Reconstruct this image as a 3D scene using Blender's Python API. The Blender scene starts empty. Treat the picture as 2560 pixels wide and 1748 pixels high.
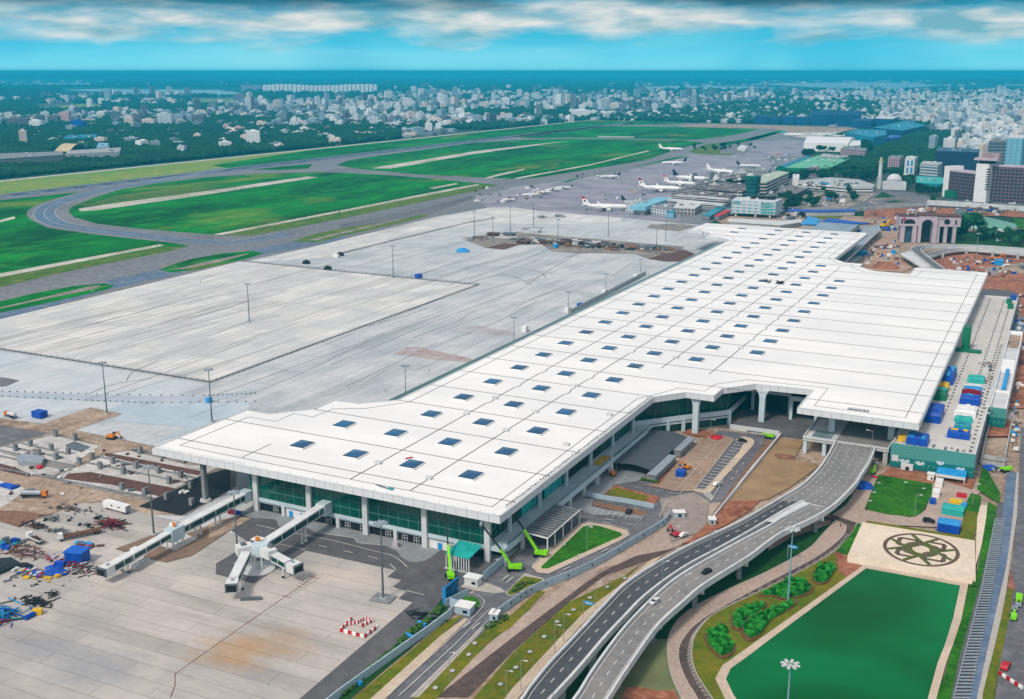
import bpy, math, random
from mathutils import Vector, noise
random.seed(7)
R = math.radians
scene = bpy.context.scene
# ---------------- camera, world, sun, exposure ----------------
F, CX, CY, H = 2750.0, 1280.0, 874.0, 186.0
TH = math.atan(696 / F); AZ = R(26.6)
cd = bpy.data.cameras.new('camera'); cam = bpy.data.objects.new('camera', cd)
scene.collection.objects.link(cam); scene.camera = cam
cam.location = (0, 0, H); cam.rotation_euler = (math.pi / 2 - TH, 0, AZ)
cd.sensor_width = 36; cd.lens = 36 * F / 2560; cd.clip_start = 1; cd.clip_end = 200000
SUN_EL, SUN_AZ = R(48), R(192)
w = bpy.data.worlds.new("World"); scene.world = w; w.use_nodes = True
nt = w.node_tree; nt.nodes.clear(); L = nt.links.new
def wn(t, **k):
    n = nt.nodes.new(t)
    for a, b in k.items(): setattr(n, a, b)
    return n
def wmath(op, a, b=None, c=None, clamp=False):
    n = wn('ShaderNodeMath', operation=op, use_clamp=clamp)
    for i, x in enumerate((a, b, c)):
        if x is None: continue
        if isinstance(x, (int, float)): n.inputs[i].default_value = x
        else: L(x, n.inputs[i])
    return n.outputs[0]
def wmix(f, a, b):
    n = wn('ShaderNodeMix', data_type='RGBA')
    for i, x in ((0, f), (6, a), (7, b)):
        if isinstance(x, (int, float)): n.inputs[i].default_value = x
        elif isinstance(x, tuple): n.inputs[i].default_value = (*x, 1)
        else: L(x, n.inputs[i])
    return n.outputs[2]
sky = wn('ShaderNodeTexSky', sky_type='NISHITA', sun_disc=False, sun_elevation=SUN_EL, sun_rotation=SUN_AZ)
sky.air_density = 1.0; sky.dust_density = 2.0; sky.ozone_density = 1.0
tc = wn('ShaderNodeTexCoord'); sp = wn('ShaderNodeSeparateXYZ'); L(tc.outputs['Generated'], sp.inputs[0])
X, Y, Z = sp.outputs
el = wmath('DIVIDE', Z, wmath('SQRT', wmath('ADD', wmath('MULTIPLY', X, X), wmath('MULTIPLY', Y, Y))))
azm = wmath('ARCTAN2', X, Y)
# clouds as a flat deck seen near the horizon: long in azimuth, thin in elevation
def cloudnoise(sa, se, off, det=6, rough=.55, dist=.25):
    cb = wn('ShaderNodeCombineXYZ'); L(wmath('MULTIPLY', azm, sa), cb.inputs[0]); L(wmath('MULTIPLY', el, se), cb.inputs[1]); cb.inputs[2].default_value = off
    n = wn('ShaderNodeTexNoise'); n.inputs['Scale'].default_value = 1; n.inputs['Detail'].default_value = det; n.inputs['Roughness'].default_value = rough
    n.inputs['Distortion'].default_value = dist; L(cb.outputs[0], n.inputs['Vector']); return n.outputs[0]
n1 = cloudnoise(11, 48, 5.3, 4, .5, .1); n2 = cloudnoise(4, 40, 9.1, 3); n3 = cloudnoise(20, 90, 1.7, 3, .5, .15)
band = wmath('SUBTRACT', 1.0, wmath('MULTIPLY', wmath('ABSOLUTE', wmath('SUBTRACT', el, .0415)), 33.), clamp=True)     # pale cloud belt
top = wmath('MULTIPLY', wmath('SUBTRACT', el, .049), 110., clamp=True)                                          # dark deck overhead
cov = wmath('MULTIPLY', wmath('SUBTRACT', wmath('ADD', wmath('MULTIPLY', n1, 1.0), wmath('MULTIPLY', band, .46)), .67), 3.6, clamp=True)
wisp = wmath('MULTIPLY', wmath('SUBTRACT', n2, .5), 2.6, clamp=True)
g1 = wn('ShaderNodeValToRGB'); e = g1.color_ramp.elements
e[0].position = 0; e[0].color = (.17, .60, .72, 1); e[1].position = 1; e[1].color = (.015, .13, .20, 1)
for p, c in ((.25, (.11, .52, .68, 1)), (.55, (.04, .40, .56, 1)), (.80, (.03, .27, .42, 1))):
    q = e.new(p); q.color = c
L(wmath('MULTIPLY', el, 1 / .062, clamp=True), g1.inputs[0])
rain = cloudnoise(7, 9, 4.4, 2, .5, .2); g2 = wmix(wmath('MULTIPLY', wmath('MULTIPLY', wmath('SUBTRACT', rain, .48), 6., clamp=True), .55), g1.outputs[0], (.02, .38, .58))
base = wmix(wmath('MULTIPLY', wisp, .55), g2, (.30, .64, .70))
cl = wmix(wmath('MULTIPLY', wmath('SUBTRACT', n3, .36), 3.0, clamp=True), (.16, .36, .43), (.70, .67, .63))
c1 = wmix(wmath('MULTIPLY', cov, .86), base, cl)
darkm = wmath('MULTIPLY', wmath('MULTIPLY', top, wmath('MULTIPLY', wmath('SUBTRACT', n2, .36), 5., clamp=True)), .9)
c2 = wmix(darkm, c1, (.02, .10, .15))
low = wmath('SUBTRACT', 1.0, wmath('MULTIPLY', wmath('SUBTRACT', el, .075), 12., clamp=True), clamp=True)
over = wmix(.45, sky.outputs[0], (6.6, 6.4, 6.2))         # thin overcast over the clear dome
lowc = wn('ShaderNodeVectorMath', operation='SCALE'); L(c2, lowc.inputs[0]); lowc.inputs[3].default_value = 9.3
bg = wn('ShaderNodeBackground'); bg.inputs[1].default_value = 0.08
L(wmix(low, over, lowc.outputs[0]), bg.inputs[0])
wo = wn('ShaderNodeOutputWorld'); L(bg.outputs[0], wo.inputs[0])
sd = bpy.data.lights.new('sun', 'SUN'); sd.energy = 1.5; sd.angle = R(10); sd.color = (1, .93, .84)
so = bpy.data.objects.new('sun', sd); scene.collection.objects.link(so)
# sun_rotation runs clockwise from +Y: the direction towards the sun
dv = Vector((math.sin(SUN_AZ) * math.cos(SUN_EL), math.cos(SUN_AZ) * math.cos(SUN_EL), math.sin(SUN_EL)))
so.rotation_euler = dv.to_track_quat('Z', 'Y').to_euler()
HAZE = 9.5e-5
vs = scene.view_settings; vs.view_transform = 'Standard'; vs.look = 'None'; vs.gamma = 1; vs.use_curve_mapping = False; vs.exposure = 0.78

# ---------------- helpers ----------------
C = scene.collection
def P(u, v, z=0.0):
    """a surveyed point: where the sight line of a photograph pixel meets height z"""
    x = (u - CX) / F; y = (v - CY) / F
    fw = math.cos(TH) - y * math.sin(TH); dz = -math.sin(TH) - y * math.cos(TH)
    t = (z - H) / dz; a = x * t; b = fw * t
    return (a * math.cos(AZ) - b * math.sin(AZ), a * math.sin(AZ) + b * math.cos(AZ))
K = {0: (0, 0, 2.7023), 1: (850, 0, 2.7023), 2: (1700, 0, 2.7023), 3: (0, 400, 2.7023), 4: (850, 400, 2.7023), 5: (1700, 400, 2.7023),
     6: (0, 850, 3.5266), 7: (640, 850, 3.5266), 8: (1280, 850, 3.5266), 9: (1920, 850, 3.5266), 10: (0, 1300, 3.5422), 11: (640, 1300, 3.5422),
     12: (1280, 1300, 3.5422), 13: (1920, 1300, 3.5422), 'a': (1400, 360, 5.052), 'b': (1820, 380, 5.052), 'c': (2160, 380, 4.96),
     'd': (1800, 240, 5.052), 'e': (2200, 640, 4.408), 'f': (2200, 950, 4.533), 'g': (0, 1240, 6.612), 'h': (540, 1240, 5.669),
     'i': (1080, 1260, 5.29), 'j': (1540, 940, 5.282), 'k': (1960, 1000, 4.667)}
def G(k, pts, z=0.0):
    a, b, s = K[k]; return [P(a + x / s, b + y / s, z) for x, y in pts]
def G1(k, x, y, z=0.0): return G(k, [(x, y)], z)[0]
def spline(pts, n=6, closed=False):
    out = []; N = len(pts); rng = range(N if closed else N - 1)
    for i in rng:
        g = lambda j: Vector(pts[j % N] if closed else pts[max(0, min(N - 1, j))])
        p0, p1, p2, p3 = g(i - 1), g(i), g(i + 1), g(i + 2)
        for k in range(n):
            t = k / n
            out.append(tuple(.5 * ((2 * p1) + (p2 - p0) * t + (2 * p0 - 5 * p1 + 4 * p2 - p3) * t * t + (3 * p1 - p0 - 3 * p2 + p3) * t ** 3)))
    if not closed: out.append(tuple(pts[-1]))
    return out
def hexc(h, k=1.0):
    h = h.lstrip('#'); r = []
    for i in (0, 2, 4):
        c = int(h[i:i + 2], 16) / 255; r.append((c / 12.92 if c <= .04045 else ((c + .055) / 1.055) ** 2.4) * k)
    return (*r, 1)
class NT:
    def __init__(s, name):
        s.m = bpy.data.materials.new(name); s.m.use_nodes = True; s.t = s.m.node_tree; s.b = s.t.nodes['Principled BSDF']
        s.pos = None
    def n(s, t, **k):
        n = s.t.nodes.new(t)
        for a, b in k.items(): setattr(n, a, b)
        return n
    def put(s, sock, x):
        if isinstance(x, (int, float)): sock.default_value = x
        elif isinstance(x, tuple): sock.default_value = x if len(x) == len(sock.default_value) else (*x, 1)
        else: s.t.links.new(x, sock)
    def math(s, op, a, b=0., c=0., clamp=False):
        n = s.n('ShaderNodeMath', operation=op, use_clamp=clamp)
        for i, x in enumerate((a, b, c)): s.put(n.inputs[i], x)
        return n.outputs[0]
    def mix(s, f, a, b, mode='MIX'):
        n = s.n('ShaderNodeMix', data_type='RGBA', blend_type=mode); s.put(n.inputs[0], f); s.put(n.inputs[6], a); s.put(n.inputs[7], b); return n.outputs[2]
    def P(s):
        if s.pos is None: s.pos = s.n('ShaderNodeNewGeometry').outputs['Position']
        return s.pos
    def noise(s, scale, det=4, rough=.6, stretch=None, vec=None, dist=0.):
        v = vec or s.P()
        if stretch:
            m = s.n('ShaderNodeVectorMath', operation='MULTIPLY'); s.put(m.inputs[0], v); m.inputs[1].default_value = stretch; v = m.outputs[0]
        n = s.n('ShaderNodeTexNoise'); n.inputs['Scale'].default_value = scale; n.inputs['Detail'].default_value = det
        n.inputs['Roughness'].default_value = rough; n.inputs['Distortion'].default_value = dist; s.t.links.new(v, n.inputs['Vector']); return n.outputs[0]
    def mottle(s, k, amt=.22, sc=(.035, .35)):
        # broad and fine unevenness of value, as weathering and growth leave it
        a = s.noise(sc[0], 5, .65, dist=.8); b = s.noise(sc[1], 6, .7)
        m = s.math('MULTIPLY_ADD', s.sharp(a, .3, .7), amt, 1 - amt * .5); m = s.math('MULTIPLY', m, s.math('MULTIPLY_ADD', s.sharp(b, .3, .7), amt, 1 - amt * .5))
        n = s.n('ShaderNodeVectorMath', operation='SCALE'); s.put(n.inputs[0], k); s.put(n.inputs[3], m); return n.outputs[0]
    def sharp(s, x, lo, hi):
        n = s.n('ShaderNodeMapRange', clamp=True); s.put(n.inputs[0], x); n.inputs[1].default_value = lo; n.inputs[2].default_value = hi; return n.outputs[0]
    def out(s, col, rough=.8, metal=0., spec=.3, bump=None, bs=.3, bd=.1):
        s.put(s.b.inputs['Base Color'], col); s.put(s.b.inputs['Roughness'], rough); s.b.inputs['Metallic'].default_value = metal
        s.b.inputs['Specular IOR Level'].default_value = spec
        if bump is not None:
            n = s.n('ShaderNodeBump'); n.inputs['Strength'].default_value = bs; n.inputs['Distance'].default_value = bd
            s.t.links.new(bump, n.inputs['Height']); s.t.links.new(n.outputs[0], s.b.inputs['Normal'])
        return s.m
def M(name, a, b=None, scale=.5, rough=.7, metal=0., spec=.3, lo=.35, hi=.65, det=5, bump=0.):
    t = NT(name); a = hexc(a) if isinstance(a, str) else a
    if b is None: b = tuple(x * .82 for x in a[:3]) + (1,)
    b = hexc(b) if isinstance(b, str) else b
    nz = t.noise(scale, det)
    return t.out(t.mix(t.sharp(nz, lo, hi), a, b), rough, metal, spec, nz if bump else None, .5, bump)
def ground_mat(name, cols, s1=.02, s2=.3, streak=None, rough=.9, spec=.15, amt=.16):
    """three tones broken up at two scales"""
    t = NT(name); a, b, c = [hexc(x) for x in cols]
    n1 = t.noise(s1, 6, .6, streak, dist=.6); n2 = t.noise(s2, 5, .65)
    k = t.mix(t.sharp(n1, .38, .62), a, b); k = t.mix(t.math('MULTIPLY', t.sharp(n2, .45, .72), .75), k, c)
    return t.out(t.mottle(k, amt), rough, 0, spec, n2, .4, .15)
def slab_mat(name, cols, bw, bh, rot, mortar=.08, streak=(1, .05, 1), joint='#5c5a58', stain='#8a8a88', joint_k=.6, blots=()):
    """cast concrete bays: each bay its own tone, dark joints, long tyre and drying streaks"""
    t = NT(name); a, b, c = [hexc(x) for x in cols]
    mp = t.n('ShaderNodeMapping'); t.t.links.new(t.P(), mp.inputs[0]); mp.inputs['Rotation'].default_value = (0, 0, rot)
    br = t.n('ShaderNodeTexBrick', offset=.37); t.t.links.new(mp.outputs[0], br.inputs['Vector'])
    for i, v in (('Scale', 1), ('Mortar Size', mortar), ('Brick Width', bw), ('Row Height', bh), ('Bias', 0), ('Mortar Smooth', .3)): br.inputs[i].default_value = v
    br.inputs['Color1'].default_value = a; br.inputs['Color2'].default_value = b; br.inputs['Mortar'].default_value = a
    s = t.noise(.05, 6, .6, streak, dist=.4); p = t.noise(.02, 4, .5, dist=.5)
    k = t.mix(t.math('MULTIPLY', t.sharp(p, .42, .6), .6), br.outputs[0], c)
    k = t.mix(t.math('MULTIPLY', t.sharp(s, .54, .70), .5), k, hexc(stain)); s3 = t.noise(.35, 5, .65, streak, dist=.3); k = t.mix(t.math('MULTIPLY', t.sharp(s3, .56, .74), .3), k, hexc(stain))
    for bx, by, rx, ry, bc, ba in blots:     # rust and silt stains soaked into the concrete
        d = t.n('ShaderNodeVectorMath', operation='SUBTRACT'); t.put(d.inputs[0], t.P()); d.inputs[1].default_value = (bx, by, 0); e = t.n('ShaderNodeVectorMath', operation='DIVIDE'); t.put(e.inputs[0], d.outputs[0]); e.inputs[1].default_value = (rx, ry, 1e6)
        ln = t.n('ShaderNodeVectorMath', operation='LENGTH'); t.put(ln.inputs[0], e.outputs[0]); r_ = t.math('ADD', ln.outputs['Value'], t.math('MULTIPLY', t.math('SUBTRACT', t.noise(.09, 5, .65, (.5, 1, 1)), .5), 2.2))
        k = t.mix(t.math('MULTIPLY', t.math('SUBTRACT', 1., t.sharp(r_, .35, 1.1)), ba), k, hexc(bc))
    k = t.mix(t.math('MULTIPLY', br.outputs['Fac'], joint_k), k, hexc(joint))
    return t.out(t.mottle(k, .14), .85, 0, .2)
def win_mat(name, wall, glass, roof, w=3.4, h=3.3, fw=.5, fh=.5, rough=.7):
    t = NT(name); g = t.n('ShaderNodeNewGeometry'); sx = t.n('ShaderNodeSeparateXYZ'); t.t.links.new(g.outputs['Position'], sx.inputs[0])
    sn = t.n('ShaderNodeSeparateXYZ'); t.t.links.new(g.outputs['True Normal'], sn.inputs[0])
    # run along the wall whichever way it faces
    al = t.math('ADD', t.math('MULTIPLY', sx.outputs[0], t.math('MULTIPLY', sn.outputs[1], -1)), t.math('MULTIPLY', sx.outputs[1], sn.outputs[0]))
    a = t.math('LESS_THAN', t.math('FRACT', t.math('DIVIDE', al, w)), fw)
    b = t.math('LESS_THAN', t.math('FRACT', t.math('ADD', t.math('DIVIDE', sx.outputs[2], h), .62)), fh)
    side = t.math('LESS_THAN', t.math('ABSOLUTE', sn.outputs[2]), .5)
    wl = hexc(wall); nz = t.noise(.09, 4)
    wc = t.mix(t.math('MULTIPLY', t.sharp(nz, .4, .65), .3), wl, tuple(x * .7 for x in wl[:3]) + (1,))
    k = t.mix(t.math('MULTIPLY', a, b), wc, hexc(glass)); k = t.mix(side, hexc(roof), k)
    return t.out(k, rough, 0, .4)
class MB:
    def __init__(s): s.v = []; s.f = []; s.m = []; s.k = 0
    def face(s, pts, k=None):
        n = len(s.v); s.v += [tuple(p) for p in pts]; s.f.append(tuple(range(n, n + len(pts)))); s.m.append(s.k if k is None else k); return s
    def quadbox(s, q, z0, z1, k=None, kt=None, kb=None):
        """prism over any outline (counter-clockwise or not)"""
        a = sum(q[i][0] * q[(i + 1) % len(q)][1] - q[(i + 1) % len(q)][0] * q[i][1] for i in range(len(q)))
        if a < 0: q = q[::-1]
        zz0 = z0 if isinstance(z0, (list, tuple)) else [z0] * len(q); zz1 = z1 if isinstance(z1, (list, tuple)) else [z1] * len(q)
        if a < 0 and isinstance(z1, (list, tuple)): zz1 = zz1[::-1]
        if a < 0 and isinstance(z0, (list, tuple)): zz0 = zz0[::-1]
        n = len(s.v); N = len(q); k = s.k if k is None else k
        s.v += [(p[0], p[1], zz0[i]) for i, p in enumerate(q)] + [(p[0], p[1], zz1[i]) for i, p in enumerate(q)]
        for i in range(N):
            j = (i + 1) % N; s.f.append((n + i, n + j, n + N + j, n + N + i)); s.m.append(k)
        s.f.append(tuple(n + N + i for i in range(N))); s.m.append(k if kt is None else kt)
        s.f.append(tuple(n + i for i in range(N))[::-1]); s.m.append(k if kb is None else kb); return s
    def box(s, x0, y0, z0, x1, y1, z1, k=None, kt=None): return s.quadbox([(min(x0, x1), min(y0, y1)), (max(x0, x1), min(y0, y1)), (max(x0, x1), max(y0, y1)), (min(x0, x1), max(y0, y1))], z0, z1, k, kt)
    def obox(s, cx, cy, z0, z1, lx, ly, a=0., k=None, kt=None):
        c, d = math.cos(a), math.sin(a)
        return s.quadbox([(cx + x * c - y * d, cy + x * d + y * c) for x, y in ((-lx / 2, -ly / 2), (lx / 2, -ly / 2), (lx / 2, ly / 2), (-lx / 2, ly / 2))], z0, z1, k, kt)
    def ring(s, rings, k=None, caps=True):
        n = len(s.v); N = len(rings[0]); k = s.k if k is None else k
        for r in rings: s.v += [tuple(p) for p in r]
        for i in range(len(rings) - 1):
            for j in range(N): s.f.append((n + i * N + j, n + i * N + (j + 1) % N, n + (i + 1) * N + (j + 1) % N, n + (i + 1) * N + j)); s.m.append(k)
        if caps:
            s.f.append(tuple(n + j for j in range(N))[::-1]); s.m.append(k)
            s.f.append(tuple(n + (len(rings) - 1) * N + j for j in range(N))); s.m.append(k)
        return s
    def cyl(s, x, y, z0, z1, r0, r1=None, n=10, k=None):
        r1 = r0 if r1 is None else r1
        return s.ring([[(x + r * math.cos(6.2832 * j / n), y + r * math.sin(6.2832 * j / n), z) for j in range(n)] for r, z in ((r0, z0), (r1, z1))], k)
    def tube(s, pts, r, n=6, k=None):
        pts = [Vector(p) for p in pts]; rr = r if isinstance(r, (list, tuple)) else [r] * len(pts); rings = []
        for i, p in enumerate(pts):
            d = (pts[min(i + 1, len(pts) - 1)] - pts[max(i - 1, 0)]).normalized()
            u = d.cross(Vector((0, 0, 1))); u = Vector((1, 0, 0)) if u.length < 1e-3 else u.normalized(); q = u.cross(d)
            rings.append([p + (u * math.cos(6.2832 * j / n) + q * math.sin(6.2832 * j / n)) * rr[i] for j in range(n)])
        return s.ring(rings, k)
    def beam(s, p, q, w, h, k=None):
        """box section from p to q, width w level, depth h hanging below the line"""
        p, q = Vector(p), Vector(q); d = (q - p); u = Vector((-d.y, d.x, 0)); u = Vector((1, 0, 0)) if u.length < 1e-6 else u.normalized()
        up = d.normalized().cross(u); up = -up if up.z < 0 else up
        if abs(up.z) < .05: up = Vector((0, 1, 0)) if abs(d.y) < abs(d.z) else up
        return s.ring([[a + u * w / 2, a - u * w / 2, a - u * w / 2 - up * h, a + u * w / 2 - up * h] for a in (p, q)], k)
    def blob(s, c, r, rz, k=None, jit=.28, rnd=random, sub=1):
        base = ICO[sub]; n = len(s.v)
        s.v += [(c[0] + x * r * (1 + rnd.uniform(-jit, jit)), c[1] + y * r * (1 + rnd.uniform(-jit, jit)), c[2] + z * rz * (1 + rnd.uniform(-jit, jit))) for x, y, z in base[0]]
        kk = s.k if k is None else k
        for f in base[1]: s.f.append(tuple(n + i for i in f)); s.m.append(kk)
        return s
    def build(s, name, mats, parent=None, origin=None, smooth=False):
        o0 = Vector(parent_world(parent)) if parent is not None else Vector(origin or (0, 0, 0))
        me = bpy.data.meshes.new(name); me.from_pydata([(x - o0.x, y - o0.y, z - o0.z) for x, y, z in s.v], [], s.f)
        if not isinstance(mats, (list, tuple)): mats = [mats]
        for m in mats: me.materials.append(m)
        me.polygons.foreach_set('material_index', s.m)
        if smooth: me.polygons.foreach_set('use_smooth', [True] * len(s.f))
        me.update(); o = bpy.data.objects.new(name, me); C.objects.link(o)
        if parent is not None: o.parent = parent
        else: o.location = o0
        return o
def parent_world(p):
    v = Vector((0, 0, 0))
    while p is not None: v += p.location; p = p.parent
    return v
ICO = {}
for sub in (0, 1, 2):
    import bmesh
    b_ = bmesh.new(); bmesh.ops.create_icosphere(b_, subdivisions=sub + 1, radius=1)
    ICO[sub] = ([tuple(v.co) for v in b_.verts], [[v.index for v in f.verts] for f in b_.faces]); b_.free()
def tag(o, label, cat, group=None):
    o['label'] = label; o['category'] = cat
    if group: o['group'] = group
    return o
def thing(name, label, cat, loc=(0, 0, 0), group=None):
    o = bpy.data.objects.new(name, None); C.objects.link(o); o.location = loc if len(loc) == 3 else (*loc, 0); o.empty_display_size = 1
    return tag(o, label, cat, group)
def struct(o): o['kind'] = 'structure'; return o
def stuff(o): o['kind'] = 'stuff'; return o
def dup(root, loc, rotz=None, label=None, scale=None):
    r = root.copy(); C.objects.link(r); r.location = loc if len(loc) == 3 else (*loc, 0)
    if rotz is not None: r.rotation_euler = (0, 0, rotz)
    if scale: r.scale = scale
    if label: r['label'] = label
    for ch in list(root.children):
        c = ch.copy(); C.objects.link(c); c.parent = r
        for g in list(ch.children):
            d = g.copy(); C.objects.link(d); d.parent = c
    return r
def sheet(name, pts, z, m, smooth=0, closed=True):
    if smooth: pts = spline([tuple(p[:2]) for p in pts], smooth, True)
    a = sum(pts[i][0] * pts[(i + 1) % len(pts)][1] - pts[(i + 1) % len(pts)][0] * pts[i][1] for i in range(len(pts)))
    if a < 0: pts = pts[::-1]
    return struct(MB().face([(p[0], p[1], z) for p in pts]).build(name, m))
def offset(pts, d):
    out = []
    for i, p in enumerate(pts):
        a = Vector(pts[max(0, i - 1)][:2]); b = Vector(pts[min(len(pts) - 1, i + 1)][:2]); t = (b - a)
        t = t.normalized() if t.length else Vector((1, 0)); n = Vector((-t.y, t.x)); out.append((p[0] + n.x * d, p[1] + n.y * d))
    return out
def ribbon(mb, pts, wd, z, k=None, h=0, off=0.):
    a = offset(pts, off + wd / 2); b = offset(pts, off - wd / 2)
    zf = z if callable(z) else (lambda i: z)
    for i in range(len(pts) - 1):
        q = [(*a[i], zf(i)), (*b[i], zf(i)), (*b[i + 1], zf(i + 1)), (*a[i + 1], zf(i + 1))]
        if not h: mb.face(q, k)
        else:
            n = len(mb.v); mb.v += q + [(x, y, zz + h) for x, y, zz in q]; kk = mb.k if k is None else k
            for f in ((0, 1, 2, 3), (7, 6, 5, 4), (0, 4, 5, 1), (1, 5, 6, 2), (2, 6, 7, 3), (3, 7, 4, 0)): mb.f.append(tuple(n + i for i in f[::-1])); mb.m.append(kk)
    return mb
def dashes(mb, pts, wd, ln, gap, z, off=0., k=None):
    pl = [Vector(p[:2]) for p in offset(pts, off)]; pos = 0.; on = True; rem = ln; cur = [pl[0]]
    for i in range(len(pl) - 1):
        a, b = pl[i], pl[i + 1]; d = (b - a).length; t = 0.
        while d - t > rem:
            t += rem; p = a + (b - a) * t / d
            if on: cur.append(p); ribbon(mb, [tuple(c) for c in cur], wd, z, k)
            on = not on; rem = ln if on else gap; cur = [p]
        rem -= d - t
        if on: cur.append(b)
    return mb
# ---------------- materials ----------------
m_far = ground_mat('country', ['#16382a', '#1f4a2c', '#2c4a35'], .0016, .012, None)
m_urban = ground_mat('townground', ['#46524a', '#1f3c2b', '#7b7d78'], .004, .03, amt=.4)
t = NT('airfield_grass'); gn = t.noise(.010, 6, .65, (1, .35, 1), dist=.7); gm = t.noise(.05, 6, .7, (1, .4, 1)); gf = t.noise(.25, 4, .7); gy = t.noise(.0065, 5, .6, (1, .6, 1), dist=.5)
gk = t.mix(t.sharp(gn, .40, .60), hexc('#147c1e'), hexc('#064a10')); gk = t.mix(t.math('MULTIPLY', t.sharp(gm, .50, .70), .7), gk, hexc('#2f9228')); gk = t.mix(t.math('MULTIPLY', t.sharp(gy, .56, .70), .6), gk, hexc('#84902c')); gk = t.mix(t.math('MULTIPLY', t.sharp(gf, .60, .74), .6), gk, hexc('#033a0e'))
m_grass = t.out(t.mottle(gk, .35), .95, 0, .1)
m_grass_olive = ground_mat('dry_grass', ['#56701d', '#356518', '#84803a'], .01, .08, (1, .2, 1), amt=.35)
m_grass_yellow = ground_mat('yellow_grass', ['#8d9440', '#4f8a35', '#a59a50'], .004, .04, (1, .2, 1))
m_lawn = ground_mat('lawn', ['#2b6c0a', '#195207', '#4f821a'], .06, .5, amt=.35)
m_lawn_dark = ground_mat('dark_lawn', ['#1c4a14', '#123d10', '#2f5520'], .05, .4)  # grass of a deeper green, its own colour
m_lawn_olive = ground_mat('olive_lawn', ['#6a6d12', '#4d6410', '#86702a'], .06, .45, amt=.35)
m_asph = ground_mat('asphalt', ['#6e6d71', '#5c5b60', '#848281'], .02, .25, (1, .15, 1))
m_asph_new = ground_mat('fresh_asphalt', ['#605e60', '#565558', '#706e70'], .03, .2, amt=.1)
m_asph_blue = ground_mat('taxiway_asphalt', ['#5a6f88', '#5b6878', '#8490a0'], .01, .12, (1, .1, 1))
m_runway = ground_mat('runway_asphalt', ['#3c4c60', '#48556a', '#667080'], .01, .12, (1, .05, 1))
m_shoulder = ground_mat('taxiway_shoulder', ['#7b7c7f', '#68696c', '#949495'], .01, .15, (1, .1, 1))
m_brownroad = ground_mat('brown_asphalt', ['#5a4c47', '#4d4240', '#6d5d55'], .05, .4)
m_viaduct_road = ground_mat('deck_asphalt', ['#85827f', '#777573', '#94918e'], .04, .5)
m_viaduct_dark = ground_mat('dark_deck_asphalt', ['#4e5054', '#45484c', '#5d5f63'], .04, .5)
m_slab_far = slab_mat('apron_bays', ['#dbd7d1', '#c6c3be', '#b6b9ba'], 7.5, 42, 0, .2, (1, .045, 1), '#6d6b6a', '#8f8a86')
m_slab_mid = slab_mat('apron_bays_blue', ['#bbbec0', '#a9aeb1', '#cdccca'], 7.5, 34, 0, .2, (1, .05, 1), '#74787c', '#8a8f94')
m_slab_near = slab_mat('apron_bays_near', ['#c2b9af', '#b3aba3', '#9d9a97'], 46, 7.2, -.02, .1, (.12, 1, 1), '#5e544d', '#85807d', .75, [(*G1(10, 2080, 1180), 17, 12, '#b58a55', .6), (*G1(11, 160, 1130), 14, 14, '#ac8a62', .45), (*G1(10, 600, 1250), 34, 14, '#8b8f95', .55), (*G1(10, 2000, 620), 26, 8, '#c9c0b6', .6), (*G1(11, 800, 500), 22, 10, '#cdbfb2', .6)])
m_tan = ground_mat('tan_soil', ['#a8917c', '#86705e', '#c0b0a2'], .04, .3, amt=.35)
m_soil = ground_mat('red_soil', ['#9b6247', '#7c4b37', '#c08b70'], .04, .3, amt=.4)
m_site = ground_mat('site_ground', ['#8d857c', '#736b65', '#aca398'], .04, .3, amt=.35)
m_lightsite = ground_mat('site_concrete', ['#c4bfb8', '#aca8a4', '#dad5ce'], .05, .4, amt=.3)
m_path = ground_mat('pink_paving', ['#b09a8c', '#a08c80', '#c4b0a0'], .05, .8)
m_sand = ground_mat('sandy_path', ['#c4b09a', '#b7a48f', '#d2c1ae'], .05, .8)
m_plaza = ground_mat('cream_paving', ['#dccbb4', '#d2c0aa', '#e6d8c4'], .05, .8)
m_pave = ground_mat('grey_paving', ['#8d9092', '#7f8385', '#9da0a1'], .05, .6)
m_white = M('white_paint', '#e6e4df', '#dcdad6', .3)
m_mark = M('road_paint', '#d6d3cc', '#bfbcb5', 1.2)
m_mark_y = M('faded_paint', '#c9b8a0', '#a39784', 1.0)
m_mark_r = M('brown_paint', '#6a3b2a', '#7a4a38', .8)
m_kerb = M('kerb', '#b8b0a6', '#a59d94', .6)
m_pblue = M('pale_blue_panel', '#c3d2d6', '#b2c4ca', .12)
m_conc = M('concrete', '#b7b9b7', '#9c9f9f', .15, bump=.05)
m_conc_d = M('weathered_concrete', '#8e9090', '#73777a', .3, bump=.05)
m_conc_l = M('light_concrete', '#d0d0ce', '#bdbfbf', .1)
m_dark = M('dark_interior', '#1b2022', '#12171a', .2)
m_steel = M('grey_steel', '#6f777c', '#5c646a', .5, .45, .3)
m_steel_l = M('pale_steel', '#9fa9af', '#8d979e', .5, .45, .2)
m_black = M('black', '#17181a', '#24262a', 1.)
m_tyre = M('rubber', '#141414', '#1c1c1c', 2.)
m_blue = M('blue_tarp', '#0f52b8', '#0a3d96', .5, .5)
m_blue_l = M('light_blue_sheet', '#2f9ad6', '#2383bd', .4, .5)
m_cyan = M('turquoise_sheet', '#2fb2a8', '#249a94', .4, .5)
m_teal = M('teal_sheet', '#1f8fa0', '#187b8d', .2, .5)
m_greens = M('green_sheet', '#177a55', '#0f6344', .4, .5)
m_yellow = M('yellow_sheet', '#e2b81c', '#cfa413', .4, .5)
m_red = M('red_sheet', '#c4202e', '#a5151f', .4, .5)
m_crimson = M('crimson_sheet', '#8a1230', '#731028', .4, .5)
m_orange = M('machine_orange', '#dd8420', '#c56f14', .5, .5)
m_lime = M('lime_paint', '#86dd12', '#74c70e', .5, .35)
m_wht = M('white_enamel', '#eceae6', '#dddbd8', .3, .4)
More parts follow.
